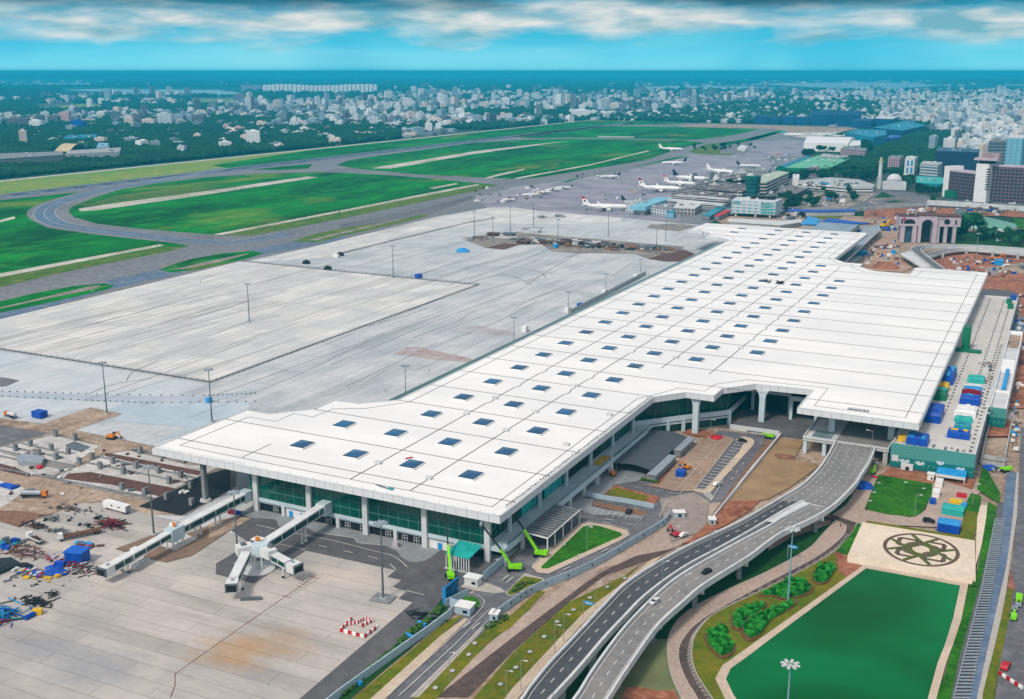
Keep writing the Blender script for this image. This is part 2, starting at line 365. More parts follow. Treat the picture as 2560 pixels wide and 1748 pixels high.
m_brown = M('rusty_steel', '#6d4a3c', '#4d342c', .6)
m_wood = M('timber', '#8f6b52', '#6f5140', .6)
m_pink = M('pink_plaster', '#bfb0b8', '#aea0aa', .08)
def glass(name, c, rough=.12):
    t = NT(name); nz = t.noise(.07, 3); k = t.mix(t.sharp(nz, .4, .62), hexc(c), tuple(x * .55 for x in hexc(c)[:3]) + (1,))
    return t.out(k, rough, 0, .5)
m_glass = glass('green_glass', '#065546'); m_glass_d = glass('dark_glass', '#12282c'); m_glass_b = glass('blue_glass', '#0c5c8c', .25)
m_glass_l = glass('pale_glass', '#5fa8ac'); m_win = glass('windscreen', '#10161a', .1)

# ---------------- ground ----------------
n_ = 96; bigd = [(60000 * math.cos(6.2832 * i / n_), 60000 * math.sin(6.2832 * i / n_)) for i in range(n_)]
sheet('ground', bigd, 0, m_far)
def seg_poly(*parts):
    out = []
    for k, pts in parts: out += G(k, pts)
    return out
sheet('town_ground', [(-1000, 4150), (-650, 3960), (-420, 2600), (-400, 1650), (900, 1500), (3500, 4500), (1500, 9500), (-2600, 9500), (-7500, 6500), (-6500, 2500), (-2600, 2200), (-1690, 2600), (-1700, 4300)], .10, m_urban)
sheet('airfield_verge', [(-1640, -500), (-1440, -500), (-1440, 4050), (-1700, 4050)], .2, m_grass_yellow)
sheet('airfield_verge', [(-1560, 1750), (-1462, 1700), (-1462, 4000), (-1680, 4000), (-1650, 2200)], .26, m_grass)
sheet('perimeter_road', [(-1668, -500), (-1650, -500), (-1655, 2300), (-1690, 4050), (-1704, 4050), (-1672, 2300)], .32, m_lightsite)
sheet('taxiway', [(-1445, -500), (-700, -500), (-400, 1200), (-380, 2700), (-600, 3990), (-1330, 3990), (-1480, 4050)], .3, m_shoulder)
sheet('runway', [(-1476, -500), (-1414, -500), (-1440, 3950), (-1490, 3950)], .36, m_runway)
mk = MB(); ribbon(mk, [(-1419, -500), (-1444, 3950)], 1.6, .42); ribbon(mk, [(-1470, -500), (-1486, 3950)], 1.6, .42)
for a in range(900, 1500, 60):
    ribbon(mk, [(-1445, a), (-1445, a + 34)], 1.6, .42); ribbon(mk, [(-1432, a + 12), (-1432, a + 46)], 1.4, .42); ribbon(mk, [(-1458, a + 6), (-1458, a + 40)], 1.4, .42)
for a in range(1500, 3900, 60): ribbon(mk, [(-1448 - (a - 1500) * .007, a), (-1448 - (a - 1500) * .007, a + 30)], 1.2, .42)
struct(mk.build('runway_markings', m_white))
loopL = seg_poly((3, [(545, 218), (380, 262), (250, 305), (185, 345), (180, 375), (215, 410), (330, 462), (600, 500), (900, 535), (1120, 557), (1240, 575), (1275, 585), (1120, 625), (700, 705), (350, 780), (0, 862), (-300, 930)]))
sheet('airfield_grass', seg_poly((3, [(-300, 306), (0, 274), (300, 244), (545, 218)])) + loopL[1:], .36, m_grass)
sheet('airfield_grass', seg_poly((3, [(460, 350), (490, 315), (620, 262), (800, 205), (1050, 160), (1400, 118), (1800, 92), (2150, 84), (2300, 88)]), (4, [(300, 102), (600, 125), (900, 155), (1062, 170), (1000, 190), (800, 235), (400, 318), (0, 400)]), (3, [(1950, 468), (1700, 514), (1480, 509), (1200, 488), (900, 462), (650, 432), (500, 388)])), .36, m_grass)
sheet('airfield_grass', seg_poly((1, [(-25, 1118), (60, 1085), (200, 1062), (400, 1035), (700, 995), (900, 965), (1250, 947), (1560, 938), (2000, 945), (2300, 951)]), (2, [(60, 955), (175, 966), (0, 1003)]), (1, [(2060, 1085), (1600, 1160), (1350, 1200), (1200, 1212), (900, 1198), (500, 1178), (150, 1145)])), .36, m_grass)
sheet('airfield_grass', seg_poly((1, [(1170, 925), (1400, 890), (1740, 853), (2300, 858)]), (2, [(300, 866), (545, 872), (450, 895), (300, 925), (100, 945), (0, 948)]), (1, [(2200, 940), (1560, 930), (1300, 936)])), .36, m_grass)
sheet('airfield_grass', G(1, [(1960, 822), (2324, 782), (2324, 838), (1900, 845)]), .36, m_grass)
sheet('airfield_grass', G(3, [(1700, 68), (1900, 45), (2110, 28), (2085, 60), (1900, 70)]), .46, m_grass)
olive = [
    (3, [(0, 797), (1090, 592), (1275, 584), (1120, 625), (700, 705), (350, 780), (0, 862), (-300, 930), (-300, 860)]),
    (3, [(1450, 508), (2290, 362), (2290, 400), (1950, 468), (1700, 514)]), (4, [(0, 358), (900, 172), (1060, 170), (1000, 190), (800, 235), (400, 318), (0, 400)]),
    (3, [(540, 318), (800, 240), (1100, 200), (1500, 190), (1300, 225), (760, 298)])]
for i, (k, p) in enumerate(olive): sheet('dry_grass_strip', G(k, p), .42 + .02 * i, m_grass_olive)
m_drain = ground_mat('drain_concrete', ['#c6bfb4', '#8f8f78', '#ddd6cb'], .03, .2, (1, .3, 1), amt=.4)
drains = [(3, [(-200, 812), (0, 770), (1080, 572), (1110, 582), (0, 796), (-200, 838)]), (3, [(530, 332), (700, 305), (1300, 225), (2080, 113), (2150, 120), (1300, 250), (640, 345), (540, 348)]),
          (3, [(1440, 506), (2290, 345), (2290, 358), (1500, 509)]), (4, [(0, 345), (700, 205), (930, 165), (940, 172), (0, 358)]), (1, [(215, 1140), (260, 1130), (900, 1025), (1340, 975), (1560, 952), (900, 1043), (340, 1142)]),
          (4, [(970, 125), (1100, 90), (1250, 60), (1240, 70), (1000, 128)]), (1, [(1740, 920), (1990, 925), (1980, 932), (1745, 928)]), (1, [(1170, 1208), (1700, 1110), (2080, 1018), (2090, 1023), (1700, 1118), (1200, 1211)]),
          (3, [(0, 410), (95, 385), (105, 398), (0, 425)]), (4, [(600, 190), (780, 160), (800, 165), (640, 198)])]
for i, (k, p) in enumerate(drains): sheet('concrete_drain', G(k, p), .50 + .01 * i, m_drain)
# taxiway centre strip (darker, blue) with edge lines
tc_ = G(3, [(1500, 60), (1000, 158), (700, 205), (480, 262), (340, 315), (300, 370), (380, 430), (620, 475), (900, 505), (1250, 545), (1600, 560), (1950, 500)])
st = MB(); ribbon(st, spline(tc_, 6), 26, .40); struct(st.build('taxiway', m_asph_blue))
st = MB(); sp_ = spline(tc_, 6)
for o in (-13.5, 13.5, 0): ribbon(st, offset(sp_, o), .55, .44)
struct(st.build('taxiway_markings', m_mark))
sheet('taxiway', G(3, [(0, 985), (500, 870), (1080, 740), (1980, 555), (2324, 480), (2324, 540), (1780, 640), (775, 870), (0, 1090), (-300, 1160), (-300, 1050)]), .38, m_asph_blue)
sheet('taxiway', G(4, [(0, 440), (560, 330), (900, 240), (900, 262), (740, 320), (600, 372), (0, 470)]), .39, m_asph)
for i, (k, p) in enumerate([(3, [(-200, 1010), (0, 960), (250, 900), (500, 855), (700, 838), (775, 850), (720, 880), (500, 930), (250, 985), (0, 1035), (-200, 1075)]), (3, [(1080, 745), (1150, 715), (1300, 670), (1500, 635), (1700, 618), (1785, 630), (1700, 660), (1500, 710), (1300, 750), (1150, 763)])]): sheet('airfield_grass', G(k, p), .46, m_grass)
sheet('airfield_grass', seg_poly((3, [(1975, 552), (2100, 510), (2290, 468)]), (4, [(300, 422), (560, 370), (605, 378), (400, 430), (0, 520)]), (3, [(2150, 560)])), .46, m_grass_olive)
for i, (k, p) in enumerate([(3, [(0, 1000), (200, 955), (600, 858), (690, 850), (620, 880), (300, 945), (0, 1010)]), (3, [(1160, 745), (1400, 690), (1640, 640), (1690, 635), (1500, 690), (1250, 740)]), (3, [(2080, 545), (2290, 492), (2290, 505), (2140, 545)]), (4, [(0, 492), (380, 405), (460, 395), (0, 506)])]): sheet('concrete_drain', G(k, p), .52, m_site)
mk = MB()
for s_, e_ in (((0, 880), (1200, 620)), ((1300, 610), (1960, 515)), ((1780, 610), (2324, 520)), ((0, 950), (400, 850)), ((0, 905), (90, 860)), ((130, 1000), (420, 930)), ((600, 1000), (1050, 880))):
    a, b = G(3, [s_, e_]); ribbon(mk, [a, b], .5, .44)
for x, y in ((170, 900), (300, 880), (420, 862), (560, 838), (680, 830), (30, 1045), (180, 1020), (320, 995), (450, 968), (600, 925), (730, 895), (1110, 715), (1180, 690), (1275, 762), (1170, 772), (1480, 630), (1580, 616), (1680, 605), (1200, 600)):
    a = G1(3, x, y); ribbon(mk, [(a[0] - 5, a[1] - 2), (a[0] + 5, a[1] + 2)], .9, .47)
cx, cy = G1(3, 830, 855); ribbon(mk, [(cx + 10 * math.cos(i / 12 * 6.2832) - 4, cy + 32 * math.sin(i / 12 * 6.2832)) for i in range(4, 17)], .6, .48)
cx, cy = G1(3, 1050, 755); ribbon(mk, [(cx + 9 * math.cos(i / 12 * 6.2832) - 4, cy + 32 * math.sin(i / 12 * 6.2832)) for i in range(-2, 12)], .6, .48)
struct(mk.build('taxiway_markings', m_mark_y))
# old apron by the old terminal
sheet('old_apron', seg_poly((4, [(900, 262), (1200, 180), (1500, 145), (1900, 80), (2200, 20)]), ('a', [(1500, 155), (1900, 100), (2324, 150)]), ('d', [(430, 570), (1050, 560), (1060, 760), (560, 770), (700, 920), (300, 960)]), (5, [(430, 90), (0, 220)]), (4, [(2300, 420), (1900, 392), (1330, 345), (1000, 322)])), .42,
      slab_mat('old_apron_bays', ['#8f8c97', '#82808c', '#a89fa5'], 40, 60, 0, .3, (.12, 1, 1), '#6d6b76', '#5a5b66', .3))
for k, p, m in (('a', [(20, 485), (150, 452), (600, 350), (1100, 250), (1480, 165), (1640, 160), (1300, 225), (850, 300), (300, 420), (100, 487)], m_grass), ('d', [(0, 600), (300, 550), (700, 460), (850, 440), (500, 545), (0, 645)], m_grass), ('d', [(-400, 700), (-160, 610), (140, 580), (0, 640), (0, 730), (200, 735), (130, 757), (-300, 735)], m_grass_olive), (2, [(440, 945), (600, 895), (690, 880), (650, 905), (500, 945)], m_grass)):
    sheet('apron_verge', G(k, p), .48 if k == 'a' else .5, m)
sheet('far_apron', G(2, [(0, 845), (200, 836), (450, 843), (1310, 872), (1305, 895), (1150, 932), (850, 935), (700, 882), (545, 867), (0, 858)]), .44, m_tan)
sheet('far_apron', G(2, [(700, 900), (1150, 890), (1230, 900), (1120, 940), (850, 935), (700, 915)]), .5, m_lightsite)
# new apron
sheet('apron', [(-720, -300), (-722, 300)] + G(3, [(0, 1090), (1500, 720), (2324, 545)]) + G(4, [(660, 385), (1000, 325), (1170, 322), (1330, 345), (1900, 392), (2324, 432)]) + [(-180, 1300), (-180, 330), (-190, -300)], .40, m_slab_mid)
sheet('apron_panel', [(-722, 498), (-456, 498), (-459, 852), (-735, 858), (-728, 700)], .46, m_slab_far)
sheet('apron_panel', [(-722, 858)] + G(4, [(0, 545), (660, 385), (1000, 325), (1170, 322), (1330, 345), (1900, 392), (1900, 440), (1000, 430), (660, 470), (0, 655)]), .45, m_slab_far)
sheet('apron_panel', [(-735, 392), (-505, 392), (-483, 428), (-456, 428.6), (-456, 494), (-722, 494)], .45, slab_mat('apron_bays_w', ['#c2c6c8', '#b7bfc4', '#cfcdca'], 9, 50, .05, .12, (1, .06, 1), '#7a7c7e', '#9aa0a4'))
sheet('apron_near', [(-620, -300), (-620, 322), (-395, 330), (-330, 326)] + G(11, [(440, 280), (1240, 455), (1165, 515), (1290, 545), (1215, 605), (1335, 645), (1260, 710), (1390, 742), (400, 1587)]) + [(-192, -300)], .47, m_slab_near)
mk = MB(); ribbon(mk, G(10, [(1510, 1587), (1550, 1480), (1552, 1375), (2267, 870)]) + G(11, [(515, 515)])[0:], .28, .53)
for x, y in ((265, 690), (400, 605), (425, 583), (450, 565), (515, 518)):
    a = G1(11, x, y); ribbon(mk, [(a[0] - 2.2, a[1]), (a[0] + 2.2, a[1])], .3, .53)
struct(mk.build('stand_guide_line', m_mark_r))
mk = MB()
for i in range(70):     # long joints and tyre trails on the apron
    x = random.uniform(-700, -310); y0 = random.uniform(430, 900); ln = random.uniform(60, 300)
    ribbon(mk, [(x, y0), (x + random.uniform(-6, 6), y0 + ln * .5), (x + random.uniform(-12, 12), y0 + ln)], random.uniform(.2, .5), .53 + i * .0005)
for q in (G(3, [(1355, 830), (1360, 815), (1430, 785)]), G(6, [(1120, 365), (1140, 320), (1200, 275), (1400, 190)]), G(6, [(780, 485), (1000, 400), (1340, 345)]), G(4, [(1380, 800), (1385, 785), (1300, 745), (1100, 725)]), G(4, [(1000, 790), (1150, 785), (1300, 850)]), G(4, [(1250, 850), (1800, 560), (2300, 700)])):
    ribbon(mk, spline(q, 5), .5, .60)
struct(mk.build('apron_joint_lines', M('joint_dirt', '#6f6e6c', '#858482', .2)))
for i, (k, p, m) in enumerate([
    (7, [(1320, 70), (1430, 68), (1900, 170), (1900, 205), (1600, 180), (1210, 130)], M('rust_washed_concrete', '#a08078', '#b5b0b0', .12)),
    (6, [(1650, 780), (1000, 720), (1080, 660), (950, 620), (1100, 560), (1800, 560), (2200, 560), (2200, 620), (1320, 935)], slab_mat('washed_concrete', ['#adbbc3', '#bac4ca', '#9fb0bb'], 7.5, 45, 0, .12, (1, .05, 1), '#8a949a', '#c6cccf', .4)),
    (6, [(-400, 510), (0, 505), (760, 545), (1300, 560), (1800, 560), (2250, 470), (2250, 440), (1800, 505), (1300, 500), (700, 490), (0, 462), (-400, 480)], M('haul_road', '#a3acb4', '#b4babf', .03)),
    (6, [(0, 335), (80, 345), (175, 365), (60, 415), (0, 420)], m_asph), (4, [(750, 1155), (930, 1125), (1180, 1165), (1180, 1190), (1000, 1185)], M('muddy_concrete', '#a39a9c', '#b7b4b6', .06))]):
    sheet('apron_patch', G(k, p), .50 + .012 * i, m)
mk = MB()
for i in range(34):
    for k, p in ((6, [(20, 460), (760, 485), (1800, 500), (2250, 478)]), (6, [(20, 505), (760, 540), (1350, 565), (2250, 550)])):
        q = G(k, p); t = i / 33 * 3; j = min(2, int(t)); f = t - j
        mk.obox(q[j][0] + (q[j + 1][0] - q[j][0]) * f, q[j][1] + (q[j + 1][1] - q[j][1]) * f, .5, 1.0, .8, .6, .3)
o_ = mk.build('kerb_blocks', m_steel); tag(o_, 'two rows of small dark marker blocks edging the haul road across the apron', 'marker blocks', 'marker blocks'); stuff(o_)
# ---------------- construction site, lower left ----------------
z = .55
for i, (nm, k, p, m) in enumerate([
    ('site_ground', 6, [(-600, 690), (0, 700), (380, 745), (1320, 935), (1700, 990), (1930, 1130), (2080, 1150), (2080, 1300), (1640, 1560), (1220, 1480), (950, 1440), (700, 1450), (170, 1650), (-600, 1500)], m_site),
    ('bare_soil', 6, [(380, 745), (800, 605), (1075, 658), (650, 805)], m_tan), ('bare_soil', 6, [(0, 1080), (300, 1190), (480, 1240), (1000, 1370), (1340, 1440), (1220, 1480), (1600, 1560), (1300, 1545), (950, 1440), (700, 1450), (400, 1570), (170, 1650), (-300, 1550), (-300, 1080)], m_tan),
    ('site_slab', 6, [(0, 960), (460, 850), (900, 950), (640, 1130), (0, 995)], m_lightsite), ('site_slab', 6, [(0, 1000), (560, 1160), (480, 1200), (250, 1190), (0, 1140)], m_lightsite),
    ('site_slab', 6, [(1100, 975), (1640, 1110), (1930, 1130), (1560, 1310), (1350, 1410), (700, 1290), (470, 1230), (750, 1095)], m_lightsite), ('site_slab', 6, [(-300, 1200), (0, 1250), (200, 1310), (230, 1340), (0, 1500), (-300, 1560)], m_lightsite),
    ('trench', 6, [(920, 1000), (1130, 1040), (1790, 1170), (1750, 1205), (1200, 1095), (930, 1035)], m_brown), ('trench', 6, [(600, 1190), (800, 1175), (1550, 1320), (1400, 1390), (1000, 1290), (560, 1235)], m_brown),
    ('trench', 6, [(0, 1100), (120, 1130), (260, 1190), (240, 1215), (0, 1160)], m_brown), ('dark_yard', 6, [(1220, 1480), (1640, 1290), (1760, 1210), (2030, 1145), (2030, 1330), (1600, 1560)], m_black),
    ('dark_soil', 6, [(0, 750), (200, 790), (410, 835), (130, 905), (0, 950)], m_asph), ('access_track', 6, [(0, 700), (420, 760), (960, 870), (1330, 940), (1330, 975), (900, 1010), (700, 1130), (640, 1110), (880, 940), (500, 840), (0, 760)], m_tan),
    ('trench', 6, [(580, 935), (660, 905), (800, 955), (720, 1000), (600, 970)], m_steel), ('bare_soil', 'g', [(0, 440), (320, 545), (590, 400), (760, 330), (500, 290), (250, 265), (0, 265)], m_wood),
    ('bare_soil', 10, [(1270, 340), (1400, 240), (1560, 290), (1750, 180), (1640, 140), (1860, 60), (2060, 40), (2000, 130), (1700, 330), (1470, 390)], M('wet_soil', '#8b7360', '#75604f', .2)), ('bare_soil', 10, [(1020, 270), (1370, 140), (1480, 200), (1150, 310)], M('wet_soil2', '#8b7360', '#75604f', .2)),
    ('bare_soil', 'h', [(-100, 620), (0, 590), (230, 500), (500, 340), (330, 320), (100, 350), (-100, 420)], m_tan), ('bridge_base', 10, [(1380, 230), (1560, 285), (1750, 178), (1640, 138), (1500, 150)], m_lightsite)]):
    sheet(nm, G(k, p), z + .012 * i, m)
# asphalt in front of the terminal and down the right-hand side
sheet('service_road', [(-300, 353)] + G('h', [(240, 330), (230, 520), (480, 690), (0, 980), (0, 1130), (540, 1260), (1280, 790)]) + G(11, [(1240, 455), (1165, 515), (1290, 545), (1215, 605), (1335, 645), (1260, 710), (1390, 742), (400, 1587)]) + [(-191, -300), (-177.6, -300), (-177.6, 302), (-181.5, 318), (-178.2, 352), (-190, 352)], .60, m_asph_new)
sheet('forecourt', [(-300, 352), (-300, 347)] + G('h', [(100, 180), (500, 330), (850, 355), (890, 450)]) + G(11, [(430, 70), (540, 130), (870, 175), (910, 215), (1140, 238), (1250, 290), (1290, 345), (1350, 380), (1410, 388), (1500, 375), (1570, 330)]) + [(-207.3, 352)], .66, m_pave)
mk = MB()
for p in ([(340, 130), (700, 200), (1050, 290), (1180, 320), (1260, 360), (1340, 432)], [(0, 55), (170, 95)], [(215, 228), (440, 278)], [(1125, 455), (1190, 605)], [(1190, 405), (1235, 452)], [(1335, 642), (1490, 678)], [(540, 130), (690, 145), (870, 175), (910, 215), (1140, 238)], [(555, 238), (630, 256)], [(770, 285), (858, 305)], [(993, 336), (1080, 358)]):
    ribbon(mk, spline(G(11, p), 4), .32, .70)
struct(mk.build('road_markings', m_mark))
# ---------------- landside ground (right of the terminal) ----------------
sheet('landside_ground', [(-179, -300), (300, -300), (1500, 500), (1500, 1500), (-340, 1500), (-410, 1400), (-290, 1190), (-180, 1180)], .45, m_tan)
LZ = [('internal_road', None, [(-178.5, 334), (-178.5, 430), (-165, 461), (-155, 461), (-151, 548), (-119, 551), (-118, 427), (-135.3, 422), (-137.4, 404), (-146, 365), (-158.2, 334), (-161.6, 311.6), (-160.9, 300), (-160.6, -300), (-170, -300), (-168.6, 290), (-172, 300), (-178, 322)], m_asph),
 ('pavement_strip', 12, [(0, 930), (540, 530), (980, 310), (1240, 170), (1430, 20), (1500, 0), (1560, -120), (1900, -150), (1900, 0), (1500, 230), (1200, 350), (800, 440), (560, 640), (0, 1060), (-600, 1560), (-700, 1560)], m_path),
 ('brown_road', 12, [(-500, 1450), (0, 1058), (560, 640), (800, 470), (1100, 330), (1450, 262), (1270, 345), (830, 500), (500, 740), (0, 1185), (-390, 1587), (-680, 1587)], m_brownroad),
 ('verge', 12, [(-600, 1900), (0, 1200), (500, 745), (1000, 505), (1150, 395), (870, 660), (640, 860), (380, 1100), (0, 1505), (-150, 1700)], m_lawn_olive),
 ('sandy_path', 12, [(-100, 1640), (0, 1510), (440, 1040), (640, 830), (1010, 550), (1240, 360), (1330, 330), (1000, 620), (640, 920), (330, 1260), (60, 1587), (0, 1650)], m_sand),
 ('verge', 11, [(1250, 1730), (1400, 1587), (1820, 1180), (2050, 980), (2150, 900), (2267, 850), (2500, 640), (2560, 650), (2267, 960), (2060, 1100), (1680, 1500), (1500, 1730)], m_lawn_olive),
 ('verge', 11, [(700, 1750), (870, 1587), (1700, 900), (1850, 850), (1030, 1587), (860, 1750)], m_lawn_olive), ('sandy_path', 11, [(860, 1750), (1030, 1587), (1640, 1035), (1850, 885), (1880, 895), (1160, 1587), (1000, 1750)], m_sand),
 ('pavement_strip', 11, [(1360, 1587), (1980, 980), (2070, 925), (1440, 1587)], m_kerb),
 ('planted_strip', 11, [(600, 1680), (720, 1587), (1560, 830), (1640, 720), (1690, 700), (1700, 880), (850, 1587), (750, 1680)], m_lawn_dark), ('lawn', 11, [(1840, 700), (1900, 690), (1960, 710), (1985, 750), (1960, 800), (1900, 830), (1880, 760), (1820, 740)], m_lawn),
 ('gate_island', 'i', [(660, 1040), (900, 1130), (980, 1190), (840, 1205), (560, 1170), (380, 1120), (440, 1060)], m_kerb),
 ('traffic_island', 12, [(170, 430), (215, 385), (600, 48), (680, 36), (870, 62), (1015, 103), (1035, 150), (960, 195), (320, 492), (225, 482)], m_sand), ('lawn', 12, [(255, 432), (630, 72), (700, 58), (780, 70), (960, 125), (978, 150), (940, 170), (320, 445), (270, 448)], m_lawn),
 ('traffic_island', 'i', [(975, 1200), (1225, 938), (1480, 1012), (1475, 1045), (1050, 1248), (1000, 1235)], m_kerb), ('lawn', 'i', [(995, 1195), (1100, 1080), (1220, 980), (1460, 1020), (1440, 1055), (1050, 1235), (1015, 1225)], m_lawn_olive),
 ('paving', 8, [(100, 1587), (460, 1480), (600, 1350), (900, 1180), (1040, 1130), (1190, 1210), (1100, 1260), (900, 1290), (800, 1400), (590, 1400), (480, 1500), (200, 1660)], m_pave),
 ('paving', 8, [(590, 1400), (720, 1420), (700, 1480), (860, 1520), (1180, 1545), (1140, 1600), (900, 1560), (720, 1560), (560, 1500), (480, 1510)], m_pave),
 ('planter_bed', 8, [(795, 1388), (905, 1295), (1000, 1320), (1310, 1400), (1245, 1468)], m_soil), ('lawn', 8, [(820, 1378), (910, 1315), (1200, 1390), (1180, 1440)], m_lawn_olive), ('planter_bed', 8, [(700, 1470), (740, 1440), (1190, 1530), (1150, 1570), (960, 1530)], m_wood),
 ('traffic_island', 8, [(1455, 1500), (1530, 1430), (1630, 1425), (1665, 1470), (1600, 1560), (1530, 1610), (1490, 1600)], m_kerb), ('lawn', 8, [(1470, 1495), (1540, 1440), (1620, 1438), (1650, 1475), (1590, 1550), (1530, 1590), (1505, 1580)], m_lawn_olive),
 ('soil_strip', 8, [(1250, 1290), (1450, 1090), (1560, 1080), (1700, 870), (1600, 860), (1500, 830), (1560, 800), (1780, 820), (1780, 900), (1400, 1290), (1320, 1290)], m_soil),
 ('parking_bays', 8, [(1390, 1290), (1560, 1100), (1740, 860), (1870, 870), (1560, 1180), (1440, 1335)], M('bay_paving', '#b08a6c', '#9b7c66', .1)), ('traffic_island', 8, [(1600, 1350), (1590, 1320), (1980, 890), (2040, 865), (2110, 880), (2140, 910), (2120, 950), (1740, 1370), (1690, 1370)], m_sand),
 ('parking_bays', 8, [(1610, 1330), (1960, 900), (2060, 895), (2000, 1000), (1700, 1330)], m_asph), ('soil_strip', 8, [(1790, 1560), (1740, 1587), (2240, 900), (2300, 900), (2300, 960)], m_wood),
 ('dusty_paving', 8, [(1150, 1290), (1440, 1350), (1600, 1350), (1960, 890), (1870, 860), (1740, 860), (1450, 1100), (1300, 1290)], ground_mat('dusty_asphalt', ['#a0836d', '#8c7666', '#b09a88'], .05, .3)), ('dusty_paving', 8, [(1300, 1420), (1600, 1360), (1740, 1440), (1700, 1700), (1400, 1800), (1340, 1600)], ground_mat('dusty_asphalt2', ['#978a82', '#877c76', '#aa9a90'], .05, .3)), ('brown_ground', 9, [(0, 1010), (110, 880), (320, 910), (220, 1070), (440, 1110), (420, 1150), (200, 1310), (0, 1420), (-140, 1440), (-400, 1500), (-260, 1300)], M('packed_earth', '#a08460', '#8a6f50', .1)),
 ('bare_soil', 12, [(1500, 230), (1560, 200), (1720, 60), (1900, -150), (2200, -160), (2100, -60), (1900, 60), (1560, 230)], m_soil),
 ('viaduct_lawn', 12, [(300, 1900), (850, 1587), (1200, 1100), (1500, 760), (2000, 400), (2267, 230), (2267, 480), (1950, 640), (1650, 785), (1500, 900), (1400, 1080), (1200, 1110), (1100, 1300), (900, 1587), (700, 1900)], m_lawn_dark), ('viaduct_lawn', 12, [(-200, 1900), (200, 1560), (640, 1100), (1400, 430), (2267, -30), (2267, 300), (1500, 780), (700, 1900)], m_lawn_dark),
 ('dusty_ground', 12, [(850, 1620), (1010, 1380), (1200, 1080), (1390, 1080), (1375, 1250), (1430, 1460), (1500, 1620)], M('dusty_ground', '#7a7a56', '#5f6a42', .1)), ('bare_soil', 12, [(960, 1620), (1010, 1510), (1120, 1500), (1280, 1540), (1430, 1530), (1500, 1640)], m_soil),
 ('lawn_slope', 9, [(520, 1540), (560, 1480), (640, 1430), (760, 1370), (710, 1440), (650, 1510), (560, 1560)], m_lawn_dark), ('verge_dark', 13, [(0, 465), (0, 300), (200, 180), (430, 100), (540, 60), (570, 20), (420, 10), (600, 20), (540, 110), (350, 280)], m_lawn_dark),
 ('forecourt_paving', 9, [(560, 1560), (690, 1470), (770, 1350), (760, 1250), (930, 1180), (1000, 1190), (960, 1230), (850, 1510), (1250, 1585), (1390, 1520), (1450, 1290), (1500, 1230), (1900, 1340), (1790, 1420), (1740, 1587), (1700, 1680), (800, 1640)], m_path)]
for i, (nm, k, p, m) in enumerate(LZ): sheet(nm, p if k is None else G(k, p), .62 + .012 * i, m)
# curved path and road round the pond
pout = G(12, [(1560, 1800), (1490, 1587), (1420, 1430), (1380, 1250), (1380, 1100), (1420, 980), (1500, 880), (1650, 770), (1950, 620), (2267, 475)]) + G(13, [(350, 280), (480, 150), (560, 60), (600, 20)])
pmid = G(12, [(1740, 1800), (1630, 1587), (1540, 1440), (1480, 1280), (1480, 1150), (1540, 1040), (1650, 930), (1850, 800), (2267, 575)]) + G(13, [(400, 365), (600, 220), (680, 130), (690, 60)])
pin = G(12, [(1900, 1800), (1760, 1587), (1640, 1400), (1592, 1250), (1600, 1100), (1650, 1000), (1750, 885), (1900, 795), (2267, 620)]) + G(13, [(400, 415), (620, 272), (735, 145), (785, 50)])
S_ = lambda p: spline(p, 5)
sheet('footpath', S_(pout) + S_(pmid)[::-1], 1.08, m_path); sheet('curved_road', S_(pmid) + S_(pin)[::-1], 1.10, m_brownroad)
sheet('curved_road', G('k', [(400, 1380), (620, 1395), (850, 1470), (770, 1600), (700, 1587), (730, 1520), (700, 1460), (560, 1420), (400, 1405)]), 1.12, m_brownroad)
mk = MB(); sm_ = S_(pmid); ribbon(mk, sm_, .3, 1.14); ribbon(mk, S_(pin), .35, 1.14); ribbon(mk, S_(pout), .35, 1.14)
si = S_(pin)
for i in range(2, len(si) - 6):
    for f in (0, .33, .66):
        a = Vector(si[i]).lerp(Vector(si[i + 1]), f); b = Vector(sm_[min(i, len(sm_) - 1)]); d = (b - a).normalized()
        ribbon(mk, [tuple(a + d * .2), tuple(a + d * 1.9)], .22, 1.15)
struct(mk.build('path_kerb', m_kerb))
sheet('pond_lawn', S_(pin) + G(13, [(840, 62), (720, 370), (870, 450), (640, 600), (0, 1095)]) + G(12, [(2100, 1230), (1900, 1340), (1880, 1480), (1960, 1800)]), 1.06, m_lawn_olive)
sheet('lawn', G(13, [(840, 62), (790, 50), (735, 145), (600, 300), (690, 350), (720, 370)]), 1.16, m_lawn); sheet('bare_soil', G(13, [(585, 300), (720, 345), (720, 380), (850, 440), (740, 545), (630, 500), (610, 400)]), 1.17, m_soil)
# pond: water a little below its paved rim
pond = [(-52.3, 407.9), (-18.8, 408.3), (-18.6, 380), (-19.2, 360), (-20.1, 346), (-20.4, 325), (-21, 280), (-60, 280), (-73.7, 298.2), (-78.3, 306), (-78.7, 313), (-76, 322), (-72.3, 336)]
t = NT('pond_water'); nz = t.noise(.014, 4, .55, dist=.6)
t.out(t.mix(t.sharp(nz, .35, .65), hexc('#007038'), hexc('#004a14')), .4, 0, .08, t.noise(.9, 3), .1, .05)  # two greens painted in for the varying reflection on the water
sheet('pond_water', pond, 1.24, t.m)
rim = MB(); sr = [Vector(p) for p in pond]; c_ = Vector((-48, 350)); sr2 = []
rimo = [(-53.5, 410.6), (-16.2, 410.6), (-16, 380), (-16.9, 360), (-17.7, 346), (-18.1, 325), (-18.6, 280), (-61, 276), (-76, 296), (-81.4, 305), (-81.6, 313.5), (-78.6, 323.5), (-74.6, 337.5)]
for i in range(len(pond)):
    j = (i + 1) % len(pond); rim.quadbox([pond[i], pond[j], rimo[j], rimo[i]], 1.0, 1.5)
struct(rim.build('pond_rim', m_sand))
st = MB()
for i in range(4): st.box(-60.5 + .2 * i, 414.2 - .95 * i - .95, 1.0, -15, 414.2 - .95 * i, 2.1 - .28 * i)
